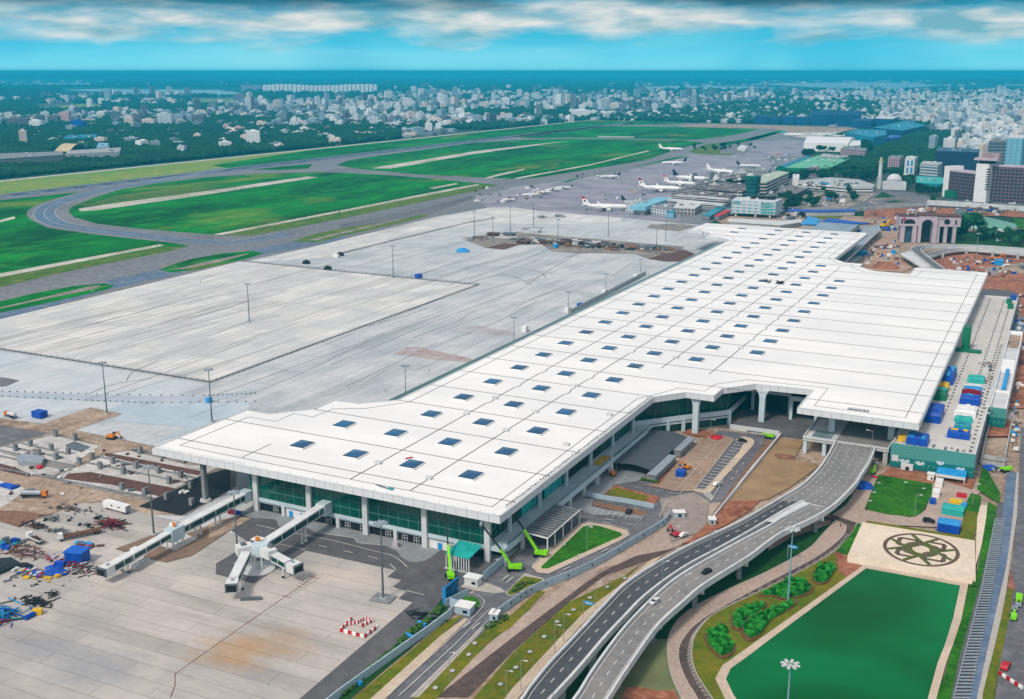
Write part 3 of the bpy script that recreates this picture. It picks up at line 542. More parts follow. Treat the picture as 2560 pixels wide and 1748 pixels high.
tag(st.build('plaza_steps', m_plaza), 'wide cream stone steps leading from the plaza down to the green pond', 'steps')
plz = [(-61, 451), (-17.2, 452), (-14, 414.2), (-60.6, 414.2)]
struct(MB().quadbox(plz, 1.0, 2.2).build('plaza', m_plaza))
# round paved emblem in the plaza: rings, crossed leaves and squares, laid flat
ex, ey, er = -35.6, 433.2, 13.6
em = MB()
def arc(r, w_, a0=0, a1=360, z=2.216, k=0, n=48, e=1.12):
    em.k = k; pts = [(ex + r * math.cos(R(a0 + (a1 - a0) * i / n)), ey + e * r * math.sin(R(a0 + (a1 - a0) * i / n))) for i in range(n + 1)]; ribbon(em, pts, w_, z)
em.k = 2; em.face([(ex + er * math.cos(i / 40 * 6.2832), ey + 1.12 * er * math.sin(i / 40 * 6.2832), 2.208) for i in range(40)])
arc(er, 1.5, k=0); arc(5.0, 3.6, k=1, z=2.222)
em.k = 0
for sx, sy in ((-1, 1), (1, -1)):
    for a, b in (((2, 7.5), (9, 7.5)), ((9, 7.5), (9, 1)), ((2, 7.5), (2, 1)), ((4, 1), (9, 1))): ribbon(em, [(ex + sx * a[0], ey + sy * a[1] * 1.1), (ex + sx * b[0], ey + sy * b[1] * 1.1)], 1.8, 2.226 + .004 * (sx > 0))
for sx, sy in ((1, 1), (-1, -1)):
    for a, b in (((1, 8), (8, 8)), ((8, 8), (8, 2)), ((4, 5), (8, 2))): ribbon(em, [(ex + sx * a[0], ey + sy * a[1] * 1.1), (ex + sx * b[0], ey + sy * b[1] * 1.1)], 1.8, 2.234 + .004 * (sx > 0))
em.k = 1
for a in (0, 180, 90, 270):
    for d in (-22, 22):
        p0 = (ex + 5.5 * math.cos(R(a)), ey + 1.12 * 5.5 * math.sin(R(a))); p1 = (ex + 12.8 * math.cos(R(a + d)), ey + 1.12 * 12.8 * math.sin(R(a + d))); ribbon(em, [p0, p1], 1.8, 2.244 + .003 * (a / 90) + .0015 * (d > 0))
em.k = 2; em.box(ex - 2.1, ey - 2.1, 2.2, ex + 2.1, ey + 2.1, 2.3)
o_ = em.build('plaza_emblem', [M('brown_tile', '#6a5344', '#54443a', .5), M('clipped_hedge', '#5c6224', '#48521c', .8), m_plaza]); tag(o_, 'round brown and olive ornamental pattern set flat in the cream plaza above the pond', 'emblem')
# lawns to the right of the plaza and the square lawn
for i, (nm, k, p, m) in enumerate([('lawn', 9, [(970, 1208), (1450, 1290), (1440, 1380), (1400, 1480), (1350, 1550), (1290, 1582), (1050, 1560), (850, 1515)], m_lawn), ('planting_soil', 9, [(1065, 1140), (1400, 1180), (1500, 1180), (1830, 1240), (1800, 1340), (1480, 1240), (1450, 1290), (970, 1208), (1020, 1190)], m_soil),
    ('lawn', 9, [(1890, 1130), (1910, 1130), (2040, 1360), (2040, 1465), (1840, 1340)], m_lawn), ('lawn', 9, [(1790, 1370), (1880, 1400), (1850, 1587), (1720, 1650), (1730, 1480)], m_lawn), ('lawn', 9, [(1940, 1450), (2030, 1500), (1990, 1700), (1900, 1660)], m_lawn),
    ('verge', 13, [(1860, 0), (1860, -40), (1740, -60), (1700, 130), (1690, 190), (1810, 222)], m_lawn_olive), ('garden_path', 13, [(1850, 0), (1880, -110), (1940, -110), (1930, 0), (1890, 240), (1850, 460), (1790, 600), (1750, 590), (1830, 540), (1840, 230)], m_plaza),
    ('lawn', 13, [(1930, 0), (2000, -120), (2010, 0), (1990, 200), (1880, 620), (1760, 605), (1840, 520), (1890, 240)], m_lawn), ('verge', 13, [(1740, 620), (1880, 625), (1700, 1300), (1620, 1700), (1440, 1700), (1560, 1400), (1700, 900)], m_lawn),
    ('verge', 13, [(840, 62), (880, 30), (1700, 165), (1690, 195), (1810, 222), (1830, 560)], m_lawn_olive),
    ('service_track', 13, [(2030, -130), (2110, -130), (2105, 0), (2050, 250), (1960, 700), (1800, 1400), (1760, 1700), (1600, 1700), (1680, 1300), (1860, 650), (1960, 250), (2010, 0)], m_asph_new),
    ('right_road', 13, [(2110, -400), (2200, -400), (2165, 0), (2110, 420), (1980, 1000), (1850, 1587), (1820, 1750), (1740, 1750), (1800, 1500), (1940, 800), (2050, 300)], m_asph_blue), ('pavement_strip', 13, [(2200, -400), (2240, -400), (2200, 0), (2130, 500), (2060, 1000), (1940, 1587), (1920, 1750), (1820, 1750), (1850, 1587), (1980, 1000), (2110, 420), (2165, 0)], m_kerb),
    ('far_right_road', 13, [(2240, -800), (2700, -800), (2700, 1750), (1990, 1750), (2060, 1200), (2140, 640), (2200, 0)], m_asph), ('median', 13, [(2110, 640), (2175, 640), (2130, 900), (2050, 1300), (2000, 1587), (1985, 1750), (1880, 1750), (1900, 1560), (1990, 1200), (2060, 900)], m_lawn_olive), ('bare_soil', 13, [(2150, 470), (2185, 640), (2115, 640)], m_soil)]):
    sheet(nm, G(k, p), 1.19 + .012 * i, m)
bars = MB(); a_ = G(13, [(2010, 0), (1640, 1587)], 1.5); b_ = G(13, [(2100, 0), (1790, 1587)], 1.5)
a0, a1 = Vector(a_[0]), Vector(a_[1]); b0, b1 = Vector(b_[0]), Vector(b_[1])
mid = [Vector(p) for p in G(13, [(1890, 620)], 1.5)][0]; midb = Vector(G(13, [(1990, 620)], 1.5)[0])
for i in range(74):
    t_ = i / 73; u = a0.lerp(mid, t_ * 2) if t_ < .5 else mid.lerp(a1, t_ * 2 - 1); v_ = b0.lerp(midb, t_ * 2) if t_ < .5 else midb.lerp(b1, t_ * 2 - 1)
    bars.beam((u.x, u.y, 2.1 + random.uniform(-.1, .1)), (v_.x, v_.y, 2.1), .55, .3)
bars.beam((a0.x, a0.y, 2.15), (mid.x, mid.y, 2.15), .3, .9); bars.beam((mid.x, mid.y, 2.15), (a1.x, a1.y, 2.15), .3, .9)
tag(bars.build('channel_covers', m_steel_l), 'long row of grey cross beams over the channel at the right', 'channel beams')
# sign-like strips and kerb lines on the landside roads
mk = MB()
for k, p in ((12, [(180, 430), (215, 385), (600, 46), (680, 34), (870, 60), (1018, 100), (1040, 150), (960, 200), (320, 497), (225, 487)]), (11, [(1160, 1587), (1950, 860), (2010, 790), (2025, 740), (1980, 700), (1900, 665)]), (11, [(1390, 1587), (2060, 910)]), (8, [(1440, 1340), (1500, 1290), (1870, 870)]), (8, [(1590, 1370), (1690, 1385), (1760, 1430), (1860, 1250)]), (8, [(1600, 1350), (1950, 900)]), (8, [(1360, 1360), (1400, 1370), (1480, 1375), (1540, 1310)]), (8, [(1300, 1587), (1360, 1440), (1420, 1440)])):
    ribbon(mk, G(k, p), .22, 1.16)
a = G(11, [(1265, 1587), (1760, 1130)]); ribbon(mk, a, .25, 1.16)
a = G(11, [(1760, 1130), (2065, 815)]); ribbon(mk, a, .2, 1.16)
for x, y in ((1860, 960), (1940, 970), (2200, 540), (2240, 560)): q = G1(11, x, y); ribbon(mk, [(q[0], q[1] - 2), (q[0] + .2, q[1] + 3)], .4, 1.17)
for i in range(17):
    f = i / 16; a = G1(8, 1625 + (1965 - 1625) * f, 1330 + (915 - 1330) * f); ribbon(mk, [(a[0] + .4, a[1]), (a[0] + 5.0, a[1])], .55, 1.18)
for i in range(15):
    f = i / 14; a = G1(8, 1430 + (1830 - 1430) * f, 1310 + (880 - 1310) * f); ribbon(mk, [(a[0] - 4.4, a[1]), (a[0], a[1])], .22, 1.18)
for x, y in ((450, 455), (800, 300), (1560, 1300)): pass
for (x0, y0), (x1, y1) in (((455, 465), (520, 435)), ((795, 305), (850, 275)), ((800, 40), (870, 52)), ((820, 12), (900, 25)), ((1020, 52), (1100, 70))): ribbon(mk, G(12, [(x0, y0), (x1, y1)]), .35, 1.17)
for i in range(9):
    f = i / 8; a = G(8, [(1690 + 60 * f, 1385 + 55 * f), (1730 + 45 * f, 1350 + 50 * f)]); ribbon(mk, a, .3, 1.175)
for x, y in ((1930, 1170), (1985, 1180), (2035, 1110), (1715, 1060), (1790, 1080), (1660, 1190), (1940, 1240), (2190, 935)): a = G1(8, x, y); ribbon(mk, [(a[0], a[1] - 1.6), (a[0], a[1] + 1.6)], .3, 1.175)
for i in range(6): a = G(8, [(760 + 55 * i, 1510 + 9 * i), (720 + 55 * i, 1560 + 8 * i)]); ribbon(mk, a, .25, 1.175)
struct(mk.build('road_markings', m_mark))
# far landside earthworks
FZ = [('bare_soil', 'c', [(0, 720), (500, 700), (800, 690), (1250, 720), (1984, 800), (2300, 830), (2300, 950), (1900, 800), (1200, 810), (900, 900), (400, 900), (0, 950)], m_soil), ('bare_soil', 'c', [(0, 1200), (400, 1000), (450, 1150), (420, 1300), (600, 1440), (500, 1500), (0, 1480)], M('site_sand', '#b89a84', '#a07a62', .04)),
 ('bare_soil', 'c', [(820, 1330), (1100, 1220), (1984, 1270), (2500, 1300), (2500, 1900), (1500, 1900), (1500, 1500), (1000, 1470)], m_soil), ('site_road', 'c', [(1500, 1450), (1984, 1380), (2400, 1400), (2400, 1600), (1984, 1520), (1700, 1500), (1600, 1560), (1500, 1500)], m_site),
 ('old_road', 'c', [(-200, 600), (0, 560), (200, 480), (700, 530), (900, 600), (2400, 640), (2400, 740), (1000, 690), (800, 680), (500, 700), (0, 730), (-300, 740)], m_asph), ('old_road', 'b', [(600, 500), (1200, 520), (1850, 500), (1900, 500), (1700, 640), (1400, 760), (900, 780), (700, 760), (650, 600)], m_site), ('green_strip', 'b', [(1000, 800), (1400, 770), (1480, 800), (1380, 860), (1100, 850)], m_lawn_olive),
 ('verge', 'c', [(120, 580), (230, 500), (380, 560), (300, 580)], m_lawn_dark), ('verge', 'c', [(250, 625), (400, 608), (500, 625), (420, 640), (300, 640)], m_lawn_dark), ('site_road', 'e', [(1080, 400), (1160, 380), (1400, 390), (1530, 430), (1550, 480), (1480, 860), (1440, 850), (1500, 470), (1060, 450)], m_asph_new),
 ('bare_soil', 'e', [(1100, 330), (1150, 180), (1300, 250), (1750, 400), (1750, 1700), (1400, 1700), (1540, 800), (1570, 440), (1400, 380), (1120, 380)], m_soil), ('site_road', 'e', [(1460, 850), (1490, 740), (1640, 640), (1640, 860)], m_asph_blue), ('garden_pond', 'c', [(1180, 830), (1500, 815), (1880, 900), (1900, 950), (1700, 1000), (1300, 960), (1160, 900)], M('pale_green_water', '#7cbca4', '#6cae98', .05, .2)), ('lawn', 'c', [(1130, 900), (1200, 1000), (1984, 1010), (1984, 1240), (1050, 1180), (1100, 1000)], m_lawn_dark), ('verge', 'c', [(1840, 830), (2200, 880), (2200, 960), (1900, 950)], m_lawn)]
for i, (nm, k, p, m) in enumerate(FZ): sheet(nm, G(k, p), 1.0 + .02 * i, m)
# building site pit in the far apron
for i, (nm, k, p, m) in enumerate([('site_ground', 4, [(845, 545), (930, 515), (1185, 490), (1400, 510), (1700, 535), (2324, 590), (2300, 640), (2080, 672), (1990, 637), (1600, 632), (1430, 622), (1360, 572), (1205, 577), (1110, 610), (985, 597)], m_site), ('bare_soil', 4, [(985, 597), (1110, 566), (1215, 575), (1110, 608)], m_brown), ('bare_soil', 4, [(2080, 672), (2150, 650), (2324, 610), (2400, 640), (2300, 690), (2200, 690)], m_brown), ('apron_patch', 4, [(1050, 505), (1170, 503), (1200, 525), (1100, 538), (1040, 525)], m_lightsite), ('apron_patch', 4, [(1240, 460), (1390, 458), (1330, 475), (1225, 472)], m_pave), ('apron_patch', 4, [(2100, 440), (2300, 432), (2400, 450), (2290, 485), (2070, 462)], m_site)]):
    sheet(nm, G(k, p), .62 + .015 * i, m)
# lakes and rivers far off
m_lake = M('pale_water', '#a9bfc6', '#9cb6be', .002, .25)
for nm, k, p in (('river', 0, [(-100, 568), (300, 563), (600, 562), (640, 566), (350, 585), (0, 586), (-100, 590)]), ('river', 0, [(0, 605), (180, 606), (160, 622), (0, 625)]), ('lake', 0, [(430, 608), (700, 600), (1000, 605), (1480, 608), (1620, 628), (1570, 648), (1200, 640), (900, 632), (620, 618)]),
                 ('lake', 2, [(520, 572), (800, 560), (1200, 556), (1600, 560), (1850, 557), (1800, 575), (1500, 598), (1200, 600), (900, 590), (700, 577)]), ('river', 2, [(0, 580), (400, 582), (800, 600), (800, 612), (300, 610), (0, 606)]), ('river', 2, [(1750, 553), (2500, 545), (2500, 566), (1900, 566)]), ('river', 1, [(1880, 590), (2324, 580), (2324, 606), (1950, 604)]), ('canal', 1, [(2000, 762), (2324, 768), (2324, 780), (2010, 776)])):
    sheet(nm, G(k, p), .6, m_lake)
for k, p in ((0, [(250, 725), (430, 715), (620, 700), (700, 720), (400, 755), (250, 750)]), (0, [(900, 745), (1130, 738), (1100, 765), (950, 760)]), (0, [(1300, 670), (1700, 665), (1500, 712), (1290, 700)]), (1, [(90, 780), (200, 770), (290, 800), (120, 815)]), (0, [(260, 1035), (380, 1040), (420, 1060), (260, 1062)])):
    sheet('playing_field', G(k, p), .55, m_grass_yellow)
sheet('woodland_ground', [P(2040, 345), P(2160, 318), P(2330, 318), P(2430, 335), P(2430, 432), P(2200, 436), P(2050, 430), P(2030, 400)], .9, m_lawn_dark)
# ---------------- the new terminal ----------------
T = thing('airport_terminal', 'huge white flat roofed airport terminal with rows of square skylights and green glass walls', 'terminal', (-240, 760, 0))
half = [(-351.5, 343.5), (-351.5, 407), (-337, 406.8), (-322.2, 424), (-322.2, 439.3), (-308, 441), (-293.5, 455)]
rhalf = [(-177, 343.5), (-178, 518.5), (-165.5, 534.3), (-150.6, 534.0), (-150.6, 549.5), (-137, 566), (-107.8, 568.5), (-107.8, 533), (-50, 532)]
SY = 1523.5; SC = 1518
left = half + [(x, SY - y) for x, y in half[::-1]]; left[-1] = (-351.5, 1180)
right = rhalf + [(x, SC - y) for x, y in rhalf[::-1]]; right[-1] = (-178, 1180)
roofp = left + right[::-1]
m_roof = NT('roof_membrane'); nz = m_roof.noise(.03, 5, .6, (.4, 1, 1)); n2 = m_roof.noise(.25, 4)
c_ = m_roof.mix(m_roof.sharp(nz, .36, .62), hexc('#f1eee9'), hexc('#e4e2df')); c_ = m_roof.mix(m_roof.math('MULTIPLY', m_roof.sharp(n2, .58, .75), .22), c_, hexc('#bcbcba'))
m_roof = m_roof.out(c_, .6, 0, .25)
t = NT('fascia_panels'); sx = t.n('ShaderNodeSeparateXYZ'); t.t.links.new(t.P(), sx.inputs[0]); al = t.math('ADD', sx.outputs[0], sx.outputs[1])
jt = t.math('LESS_THAN', t.math('FRACT', t.math('DIVIDE', al, 4.75)), .05); m_fascia = t.out(t.mix(jt, hexc('#d3d6d8'), hexc('#9aa0a4')), .5, 0, .35)
ZR = 23.0
rf = MB().quadbox(roofp, 20.2, ZR, 1, 0, 2).build('roof', [m_roof, m_fascia, M('soffit', '#a9b6ba', '#98a6ab', .1)], T)
# seams: dark standing joints, drainage runs, perimeter line
m_seam = M('roof_seam', '#4a4a4a', '#6a6a6a', .6); sm = MB(); zz = ZR + .12
def seam(p, w_=.34): ribbon(sm, p, w_, ZR + .01, h=.12)
def xr(y):      # extent of the roof at y
    xs = []
    for i in range(len(roofp)):
        (x0, y0), (x1, y1) = roofp[i], roofp[(i + 1) % len(roofp)]
        if (y0 - y) * (y1 - y) < 0: xs.append(x0 + (x1 - x0) * (y - y0) / (y1 - y0))
    return min(xs), max(xs)
for k in range(26):
    y = 359.2 + 32.1 * k
    a, b = xr(y); seam([(a + .5, y), ((a + b) / 2, y + .15), (b - .5, y)], .36)
def jag(x, y0, y1, w_=.42):
    p = [(x, y0)]; y = y0
    while y < y1 - 33: y += 32.1; p += [(x, y - 9), (x + 1.1, y - 7), (x + 1.1, y - 3), (x, y - 1)] if random.random() < .3 else [(x, y)]
    p.append((x, y1)); seam(p, w_)
jag(-250.4, 351.5, 1172); jag(-221.6, 351.5, 1172); jag(-193.6, 575, 1100); jag(-165.6, 575, 960)
seam([(-307.7, 352), (-307.7, 372)], .3)
per = [(-298.7, 351.2), (-184.4, 351.2), (-184.8, 512), (-178, 526), (-172, 541), (-158, 541), (-157, 556), (-144, 573), (-101, 576), (-101, 540.5), (-57.3, 540.2), (-57.8, 977.5), (-101, 977.5), (-101, 942), (-144, 945), (-157, 962), (-158, 977), (-172, 977), (-184.8, 1006), (-185.5, 1172), (-343, 1172), (-343, 1124), (-326.6, 1110), (-326.6, 1100), (-300, 1095), (-286.4, 1068), (-286.4, 455), (-300, 436), (-314, 428), (-315, 413), (-326.7, 413), (-326.6, 399), (-343, 399), (-343, 352), (-298.7, 351.2)]
seam(per, .28); sm.build('roof_seam', m_seam, rf)
cap = MB()
for i in range(len(roofp)):
    a, b = roofp[i], roofp[(i + 1) % len(roofp)]; d = Vector(b) - Vector(a); n = Vector((-d.y, d.x)).normalized()
    cap.quadbox([(a[0] + n.x * .02, a[1] + n.y * .02), (b[0] + n.x * .02, b[1] + n.y * .02), (b[0] - n.x * .7, b[1] - n.y * .7), (a[0] - n.x * .7, a[1] - n.y * .7)], ZR - .02, ZR + .32)
cap.build('roof_edge', m_conc_l, rf)
# skylights
sky_pts = []
for x in (-265, -236.2, -207.6):
    for k in range(25): sky_pts.append((x, 376.3 + 32.35 * k))
sky_pts += [(-293.8, 376.3), (-293.8, 408.8), (-303.5, 1120.5), (-303.5, 1151.5)] + [(-181, 568 + 32.15 * k) for k in range(1, 13)] + [(-153.5, 631.7 + 32.1 * k) for k in range(9)]
sky_pts = sky_pts[:100]
m_skyframe = M('skylight_frame', '#27424f', '#203845', .5)
for i, (cx, cy) in enumerate(sky_pts):
    b = MB(); b.box(cx - 3.95, cy - 4.7, ZR + .02, cx + 3.95, cy + 4.7, ZR + .8, 0)
    q = [(cx - 3.7, cy - 4.45), (cx + 3.7, cy - 4.45), (cx + 3.7, cy + 4.45), (cx - 3.7, cy + 4.45)]
    b.quadbox(q, ZR + .8, ZR + .95, 1); r = [(cx - 3.4, cy - 4.1), (cx + 3.4, cy - 4.1), (cx + 3.4, cy + 4.1), (cx - 3.4, cy + 4.1)]
    for j in range(4): b.face([(*r[j], ZR + .97), (*r[(j + 1) % 4], ZR + .97), (cx, cy, ZR + 1.6)], 2)
    b.build('skylight', [m_wht, m_skyframe, m_glass_b], rf)
# small rooftop things that belong to the roof
for x, y in [(-250.4, 372), (-221.6, 366), (-221.6, 436), (-250.4, 450), (-221.6, 468), (-187, 480), (-188, 430), (-250, 480), (-222, 520), (-193.6, 600), (-165.6, 640), (-193.6, 690), (-165.6, 760), (-222, 640)]:
    MB().box(x - 1.4, y - 1, ZR + .15, x + 1.4, y + 1, ZR + 1.1).build('roof_vent', m_conc_l, rf)
rail = MB()
for y in range(352, 516, 2):
    x = -178.6; rail.beam((x, y, ZR + .3), (x - random.uniform(0, .6), y + random.uniform(-.4, .6), ZR + random.uniform(1.2, 1.9)), .16, .2)
    if True: rail.beam((x - .2, y, ZR + random.uniform(.9, 1.6)), (x - .2, y + 2, ZR + random.uniform(.8, 1.3)), .3, .18)
rail.build('edge_railing', m_steel, rf)
rail = MB()
for x in range(-348, -178, 6): rail.box(x, 344.3, ZR + .3, x + .12, 344.42, ZR + 1.0)
rail.box(-348, 344.3, ZR + .95, -300, 344.4, ZR + 1.02); rail.build('edge_railing', m_steel_l, rf)
# body under the roof
xc = [-185.9 - 28.35 * i for i in range(5)]
MB().box(-303, 350.7, 6.7, -187.4, 1172, 20.2).box(-186.9, 590, .5, -106, 948, 20.2).quadbox([(-187, 520), (-150, 560), (-150, 600), (-187, 600)], .5, 20.2).build('glass_wall', m_glass, T)
mu = MB()
for x in [(-303 + 4.75 * i) for i in range(25)]: mu.box(x - .09, 350.45, 6.75, x + .09, 350.7, 20.1)
for z in (10.4, 13.6, 16.8): mu.box(-303, 350.5, z - .08, -187.4, 350.7, z + .08)
for i in range(48): y = 355 + i * 4.0; mu.box(-187.3, y - .1, 7.2, -187.0, y + .1, 20.1)
for z in (11, 15): mu.box(-187.3, 352, z - .08, -187.05, 530, z + .08)
for i in range(12): f = i / 11; x, y = -186.6 + 36.4 * f, 519.4 + 40 * f; mu.box(x - .1, y - .1, 1, x + .1, y + .1, 20)
mu.build('mullions', M('dull_frame', '#5f8f86', '#4d7d74', .5), T)
MB().box(-303, 350.3, 4.5, -187.8, 351.35, 5.15).build('spandrel', M('spandrel_grey', '#8fa0a6', '#80919a', .2), T)
MB().box(-303.4, 350.1, 5.2, -178.7, 353.4, 6.7).box(-187, 353.4, 6.2, -178.7, 522, 6.9).build('floor_slab', m_pblue, T)
MB().box(-179.5, 353.4, 4.6, -178.6, 514, 7.1).build('edge_beam', m_pblue, T)
bal = MB(); bal.box(-178.95, 353, 7.1, -178.85, 514, 8.3); bal.build('balustrade', glass('grey_green_glass', '#6f8f92', .2), T)
MB().box(-302.5, 351.4, .5, -187.6, 1170, 6.65).box(-187.5, 357, .5, -183, 520, 6.1).build('ground_floor_wall', m_dark, T)
# front face at ground level: white infill walls, shutters and doors
for x0, x1 in ((-284, -272.2), (-213, -200.6), (-199, -193)): MB().box(x0, 350.8, .6, x1, 351.35, 4.5).build('infill_wall', m_wht, T)
for x in (-281.5, -275.6, -207.8): MB().box(x - 1.0, 350.55, .7, x + 1.0, 350.78, 3.4).build('door', m_blue_l, T)
for x in (-290, -262, -252.5, -245, -232.5, -224.6, -219): 
    d = MB()
    for a, b, c, e in ((-1.3, -1.15, .7, 3.3), (-.08, .08, .7, 3.3), (1.15, 1.3, .7, 3.3), (-1.3, 1.3, 3.3, 3.45), (-1.3, 1.3, 2.0, 2.1)): d.box(x + a, 351.1, c, x + b, 351.35, e)
    d.build('door', m_conc_l, T)
MB().box(-203.2, 350.5, .6, -200.7, 350.75, 3.8).build('shutter', m_steel_l, T)
for x in xc: MB().box(x - 1.2, 349.3, .5, x + 1.2, 350.9, 20.25).build('column', m_conc_l, T)
for i in range(4): x = xc[i] - 14.2; MB().box(x - .8, 349.9, .5, x + .8, 351.35, 5.2).build('column', m_conc_l, T)
MB().box(-328, 347.6, .5, -326.1, 349.6, 20.25).build('column', m_conc_d, T)
MB().cyl(-327, 348.6, .5, 1.6, 2.6, 2.4, 12).build('column_base', m_conc_l, T)
for y in [350.8 + 15.7 * i for i in range(11)]: MB().box(-179.5, y - .7, .5, -178.1, y + .7, 4.65).build('column', m_conc_l, T)
for y in [366 + 28 * i for i in range(6)]: MB().cyl(-184.4, y, 6.9, 20.25, .95, n=12).build('column', m_pblue, T)
for y0, y1, m in ((382, 396, m_cyan), (405, 423, m_cyan), (427, 440, m_dark), (442, 470, m_dark)): MB().box(-187.3, y0, 7.1, -186.95, y1, 11).build('wall_panel', m, T)
MB().box(-184.5, 453, 7.0, -180.6, 466, 7.25).build('stored_sheet', m_yellow, T)
# landside corner: slanted gallery beam, tall flared columns, recessed portals
def flare(x, y, z0, zt=20.2, w0=1.5, w1=3.4, d=1.4):
    b = MB(); b.ring([[(x - w_ , y - d, z), (x + w_, y - d, z), (x + w_, y + d, z), (x - w_, y + d, z)] for w_, z in ((w0, z0), (w0, zt - 5), (w0 * 1.25, zt - 2.6), (w1, zt))]); return b
for x, y, z0 in ((-160.9, 537.5, .6), (-133.3, 567.5, 2.3), (-92.7, 547.5, 9), (-63.9, 547, 9)): flare(x, y, z0).build('flared_column', m_pblue, T)
for y in (610, 675, 740, 805, 870): flare(-63.9, y, 9).build('flared_column', m_pblue, T)
g = MB(); g.beam((-188, 515, 9.6), (-148.5, 557.7, 9.6), 1.0, 2.6); g.beam((-148.5, 557.7, 9.6), (-148.5, 600, 9.6), 1.0, 2.6); g.beam((-188, 517, 6.2), (-150, 558.5, 6.2), 3.2, .9)
g.build('gallery_beam', m_pblue, T)
for f in (.03, .36, .52, 1): x, y = -188 + 39.5 * f, 515 + 42.7 * f; MB().obox(x, y, .6, 8.4, 1.5, 1.5, R(47)).build('column', m_pblue, T)
for x0, x1 in ((-146.4, -120),): MB().box(x0, 551.6, .6, x1, 552.5, 3.4).build('parapet_wall', m_conc_l, T)
MB().box(-146, 552.5, .6, -104, 990, 2.4).build('arrivals_deck', m_asph_new, T)
MB().box(-119.6, 470, .6, -118.8, 552.5, 2.6).box(-119.6, 427, .6, -118.8, 470, 1.9).build('retaining_wall', m_conc_l, T)
for x0, x1, y in ((-144, -122, 586), (-121, -106, 578)):
    b = MB(); b.box(x0, y, 2.4, x0 + 1.6, y + 2, 15); b.box(x1 - 1.6, y, 2.4, x1, y + 2, 15); b.box(x0 + 1.6, y, 13, x1 - 1.6, y + 2, 15.2); b.build('portal_frame', m_pblue, T)
MB().box(-147, 589, 2.4, -106, 590, 20.2).box(-106.4, 580, 2.4, -105.4, 589, 20.2).build('dark_wall', m_dark, T)
# departures forecourt deck under the canopy
MB().box(-103.5, 530.5, 7.6, -87.8, 985, 9.0, 0, 0).box(-87.8, 533.5, 7.6, -69.1, 985, 9.0, 0, 1).box(-69.1, 530.5, 7.6, -62.4, 985, 9.0, 0, 1).build('departures_deck', [m_conc_l, m_viaduct_road], T)
MB().box(-103.5, 530.5, 9, -102.9, 640, 9.9).box(-103.5, 529.9, 9, -87.8, 530.5, 9.9).box(-88.3, 530.5, 9, -87.8, 534, 9.9).box(-69.1, 530, 9, -62.4, 530.6, 9.9).box(-63, 530.6, 9, -62.4, 700, 9.9).build('deck_parapet', m_conc_l, T)
for x, y in ((-102.4, 532), (-93, 532), (-102.4, 560), (-93, 560), (-90, 535)): MB().box(x - .9, y - .9, .6, x + .9, y + .9, 7.7).build('column', m_pblue, T)
MB().box(-65, 531, .6, -62.8, 533.5, 7.7).build('column', m_conc, T); MB().box(-69, 590, .6, -62.6, 900, 7.7).build('dark_wall', m_dark, T)
MB().box(-100, 534, 8.9, -90.5, 545, 9.1).build('lobby_roof', glass('grey_glass', '#7d9296', .3), T)
# lone scaffold work on the near roof edge and the scrap left on the roof
b = MB()
for i in range(14): b.beam((-238 + i * .5, 351 - .1 * i, ZR + .15 + .04 * (i % 3)), (-234.5 + i * .5, 349.6 - .1 * i, ZR + .3), .35, .25)
tag(b.build('roof_debris', m_steel, origin=(-236, 350, ZR)), 'grey bundle of bars lying by the near edge of the terminal roof', 'debris')
b = MB().obox(-229.4, 349.3, ZR + .14, ZR + .5, 2.6, 1.3, -.1); tag(b.build('green_sheet', m_cyan, origin=(-229.4, 349.3, ZR)), 'small green sheet beside the grey bundle on the terminal roof edge', 'sheet')
b = MB().obox(-242, 383.5, ZR + .14, ZR + .5, .7, 3.4, -.55); tag(b.build('red_bar', m_red, origin=(-242, 383.5, ZR)), 'small red bar lying across a roof seam between the near skylights', 'bar')
for i, (k, x, y) in enumerate(((5, 580, 825), (5, 675, 835))):
    q = G1(k, x, y, ZR); b = MB()
    for j in range(16): a = random.uniform(0, 6.28); b.beam((q[0] + random.uniform(-4, 4), q[1] + random.uniform(-5, 5), ZR + .2), (q[0] + random.uniform(-4, 4), q[1] + random.uniform(-5, 5), ZR + random.uniform(.5, 2.4)), .4, .4)
    tag(b.build('stacked_materials', m_black, origin=(*q, ZR)), ('left' if i == 0 else 'right') + ' of two dark heaps of building materials in the middle of the terminal roof', 'materials')
q = G1(9, 795, 620, ZR); b = MB().obox(q[0], q[1], ZR + .02, ZR + .5, 10, 2.4, 0, 0); 
for j in range(5): b.obox(q[0] - 4 + j * 2, q[1], ZR + .5, ZR + .85, 1.5, 1.8, 0, 1)
tag(b.build('roof_hatch', [m_steel, m_conc_l], origin=(*q, ZR)), 'long grey hatch set in the canopy roof near its front edge', 'roof hatch')

# ---------------- car park deck right of the terminal ----------------
m_pat = NT('patterned_screen')
def green_face(p_obj): return p_obj
CP = thing('parking_building', 'long multi storey car park with pale roof deck and a patterned green end wall', 'car park', (-42, 730, 0))
MB().box(-61, 528, .6, -24, 938, 11.4).build('deck_body', m_conc_d, CP)
MB().box(-61, 528, 11.4, -24, 938, 12).build('roof_deck', ground_mat('deck_concrete', ['#c8c3bc', '#bbb6b0', '#d2cdc6'], .03, .3), CP)
MB().box(-24.6, 528, 12, -23.9, 938, 13.1).box(-61, 937.3, 12, -24.6, 938, 13.1).box(-61.2, 528, 12, -60.5, 700, 13).build('parapet', m_conc_l, CP)
t = m_pat; t.m.name = 'patterned_screen'; sx = t.n('ShaderNodeSeparateXYZ'); t.t.links.new(t.P(), sx.inputs[0])
fx = t.math('FRACT', t.math('DIVIDE', t.math('ADD', sx.outputs[0], sx.outputs[2]), 1.15)); fz = t.math('FRACT', t.math('DIVIDE', t.math('SUBTRACT', sx.outputs[2], sx.outputs[0]), 1.15))
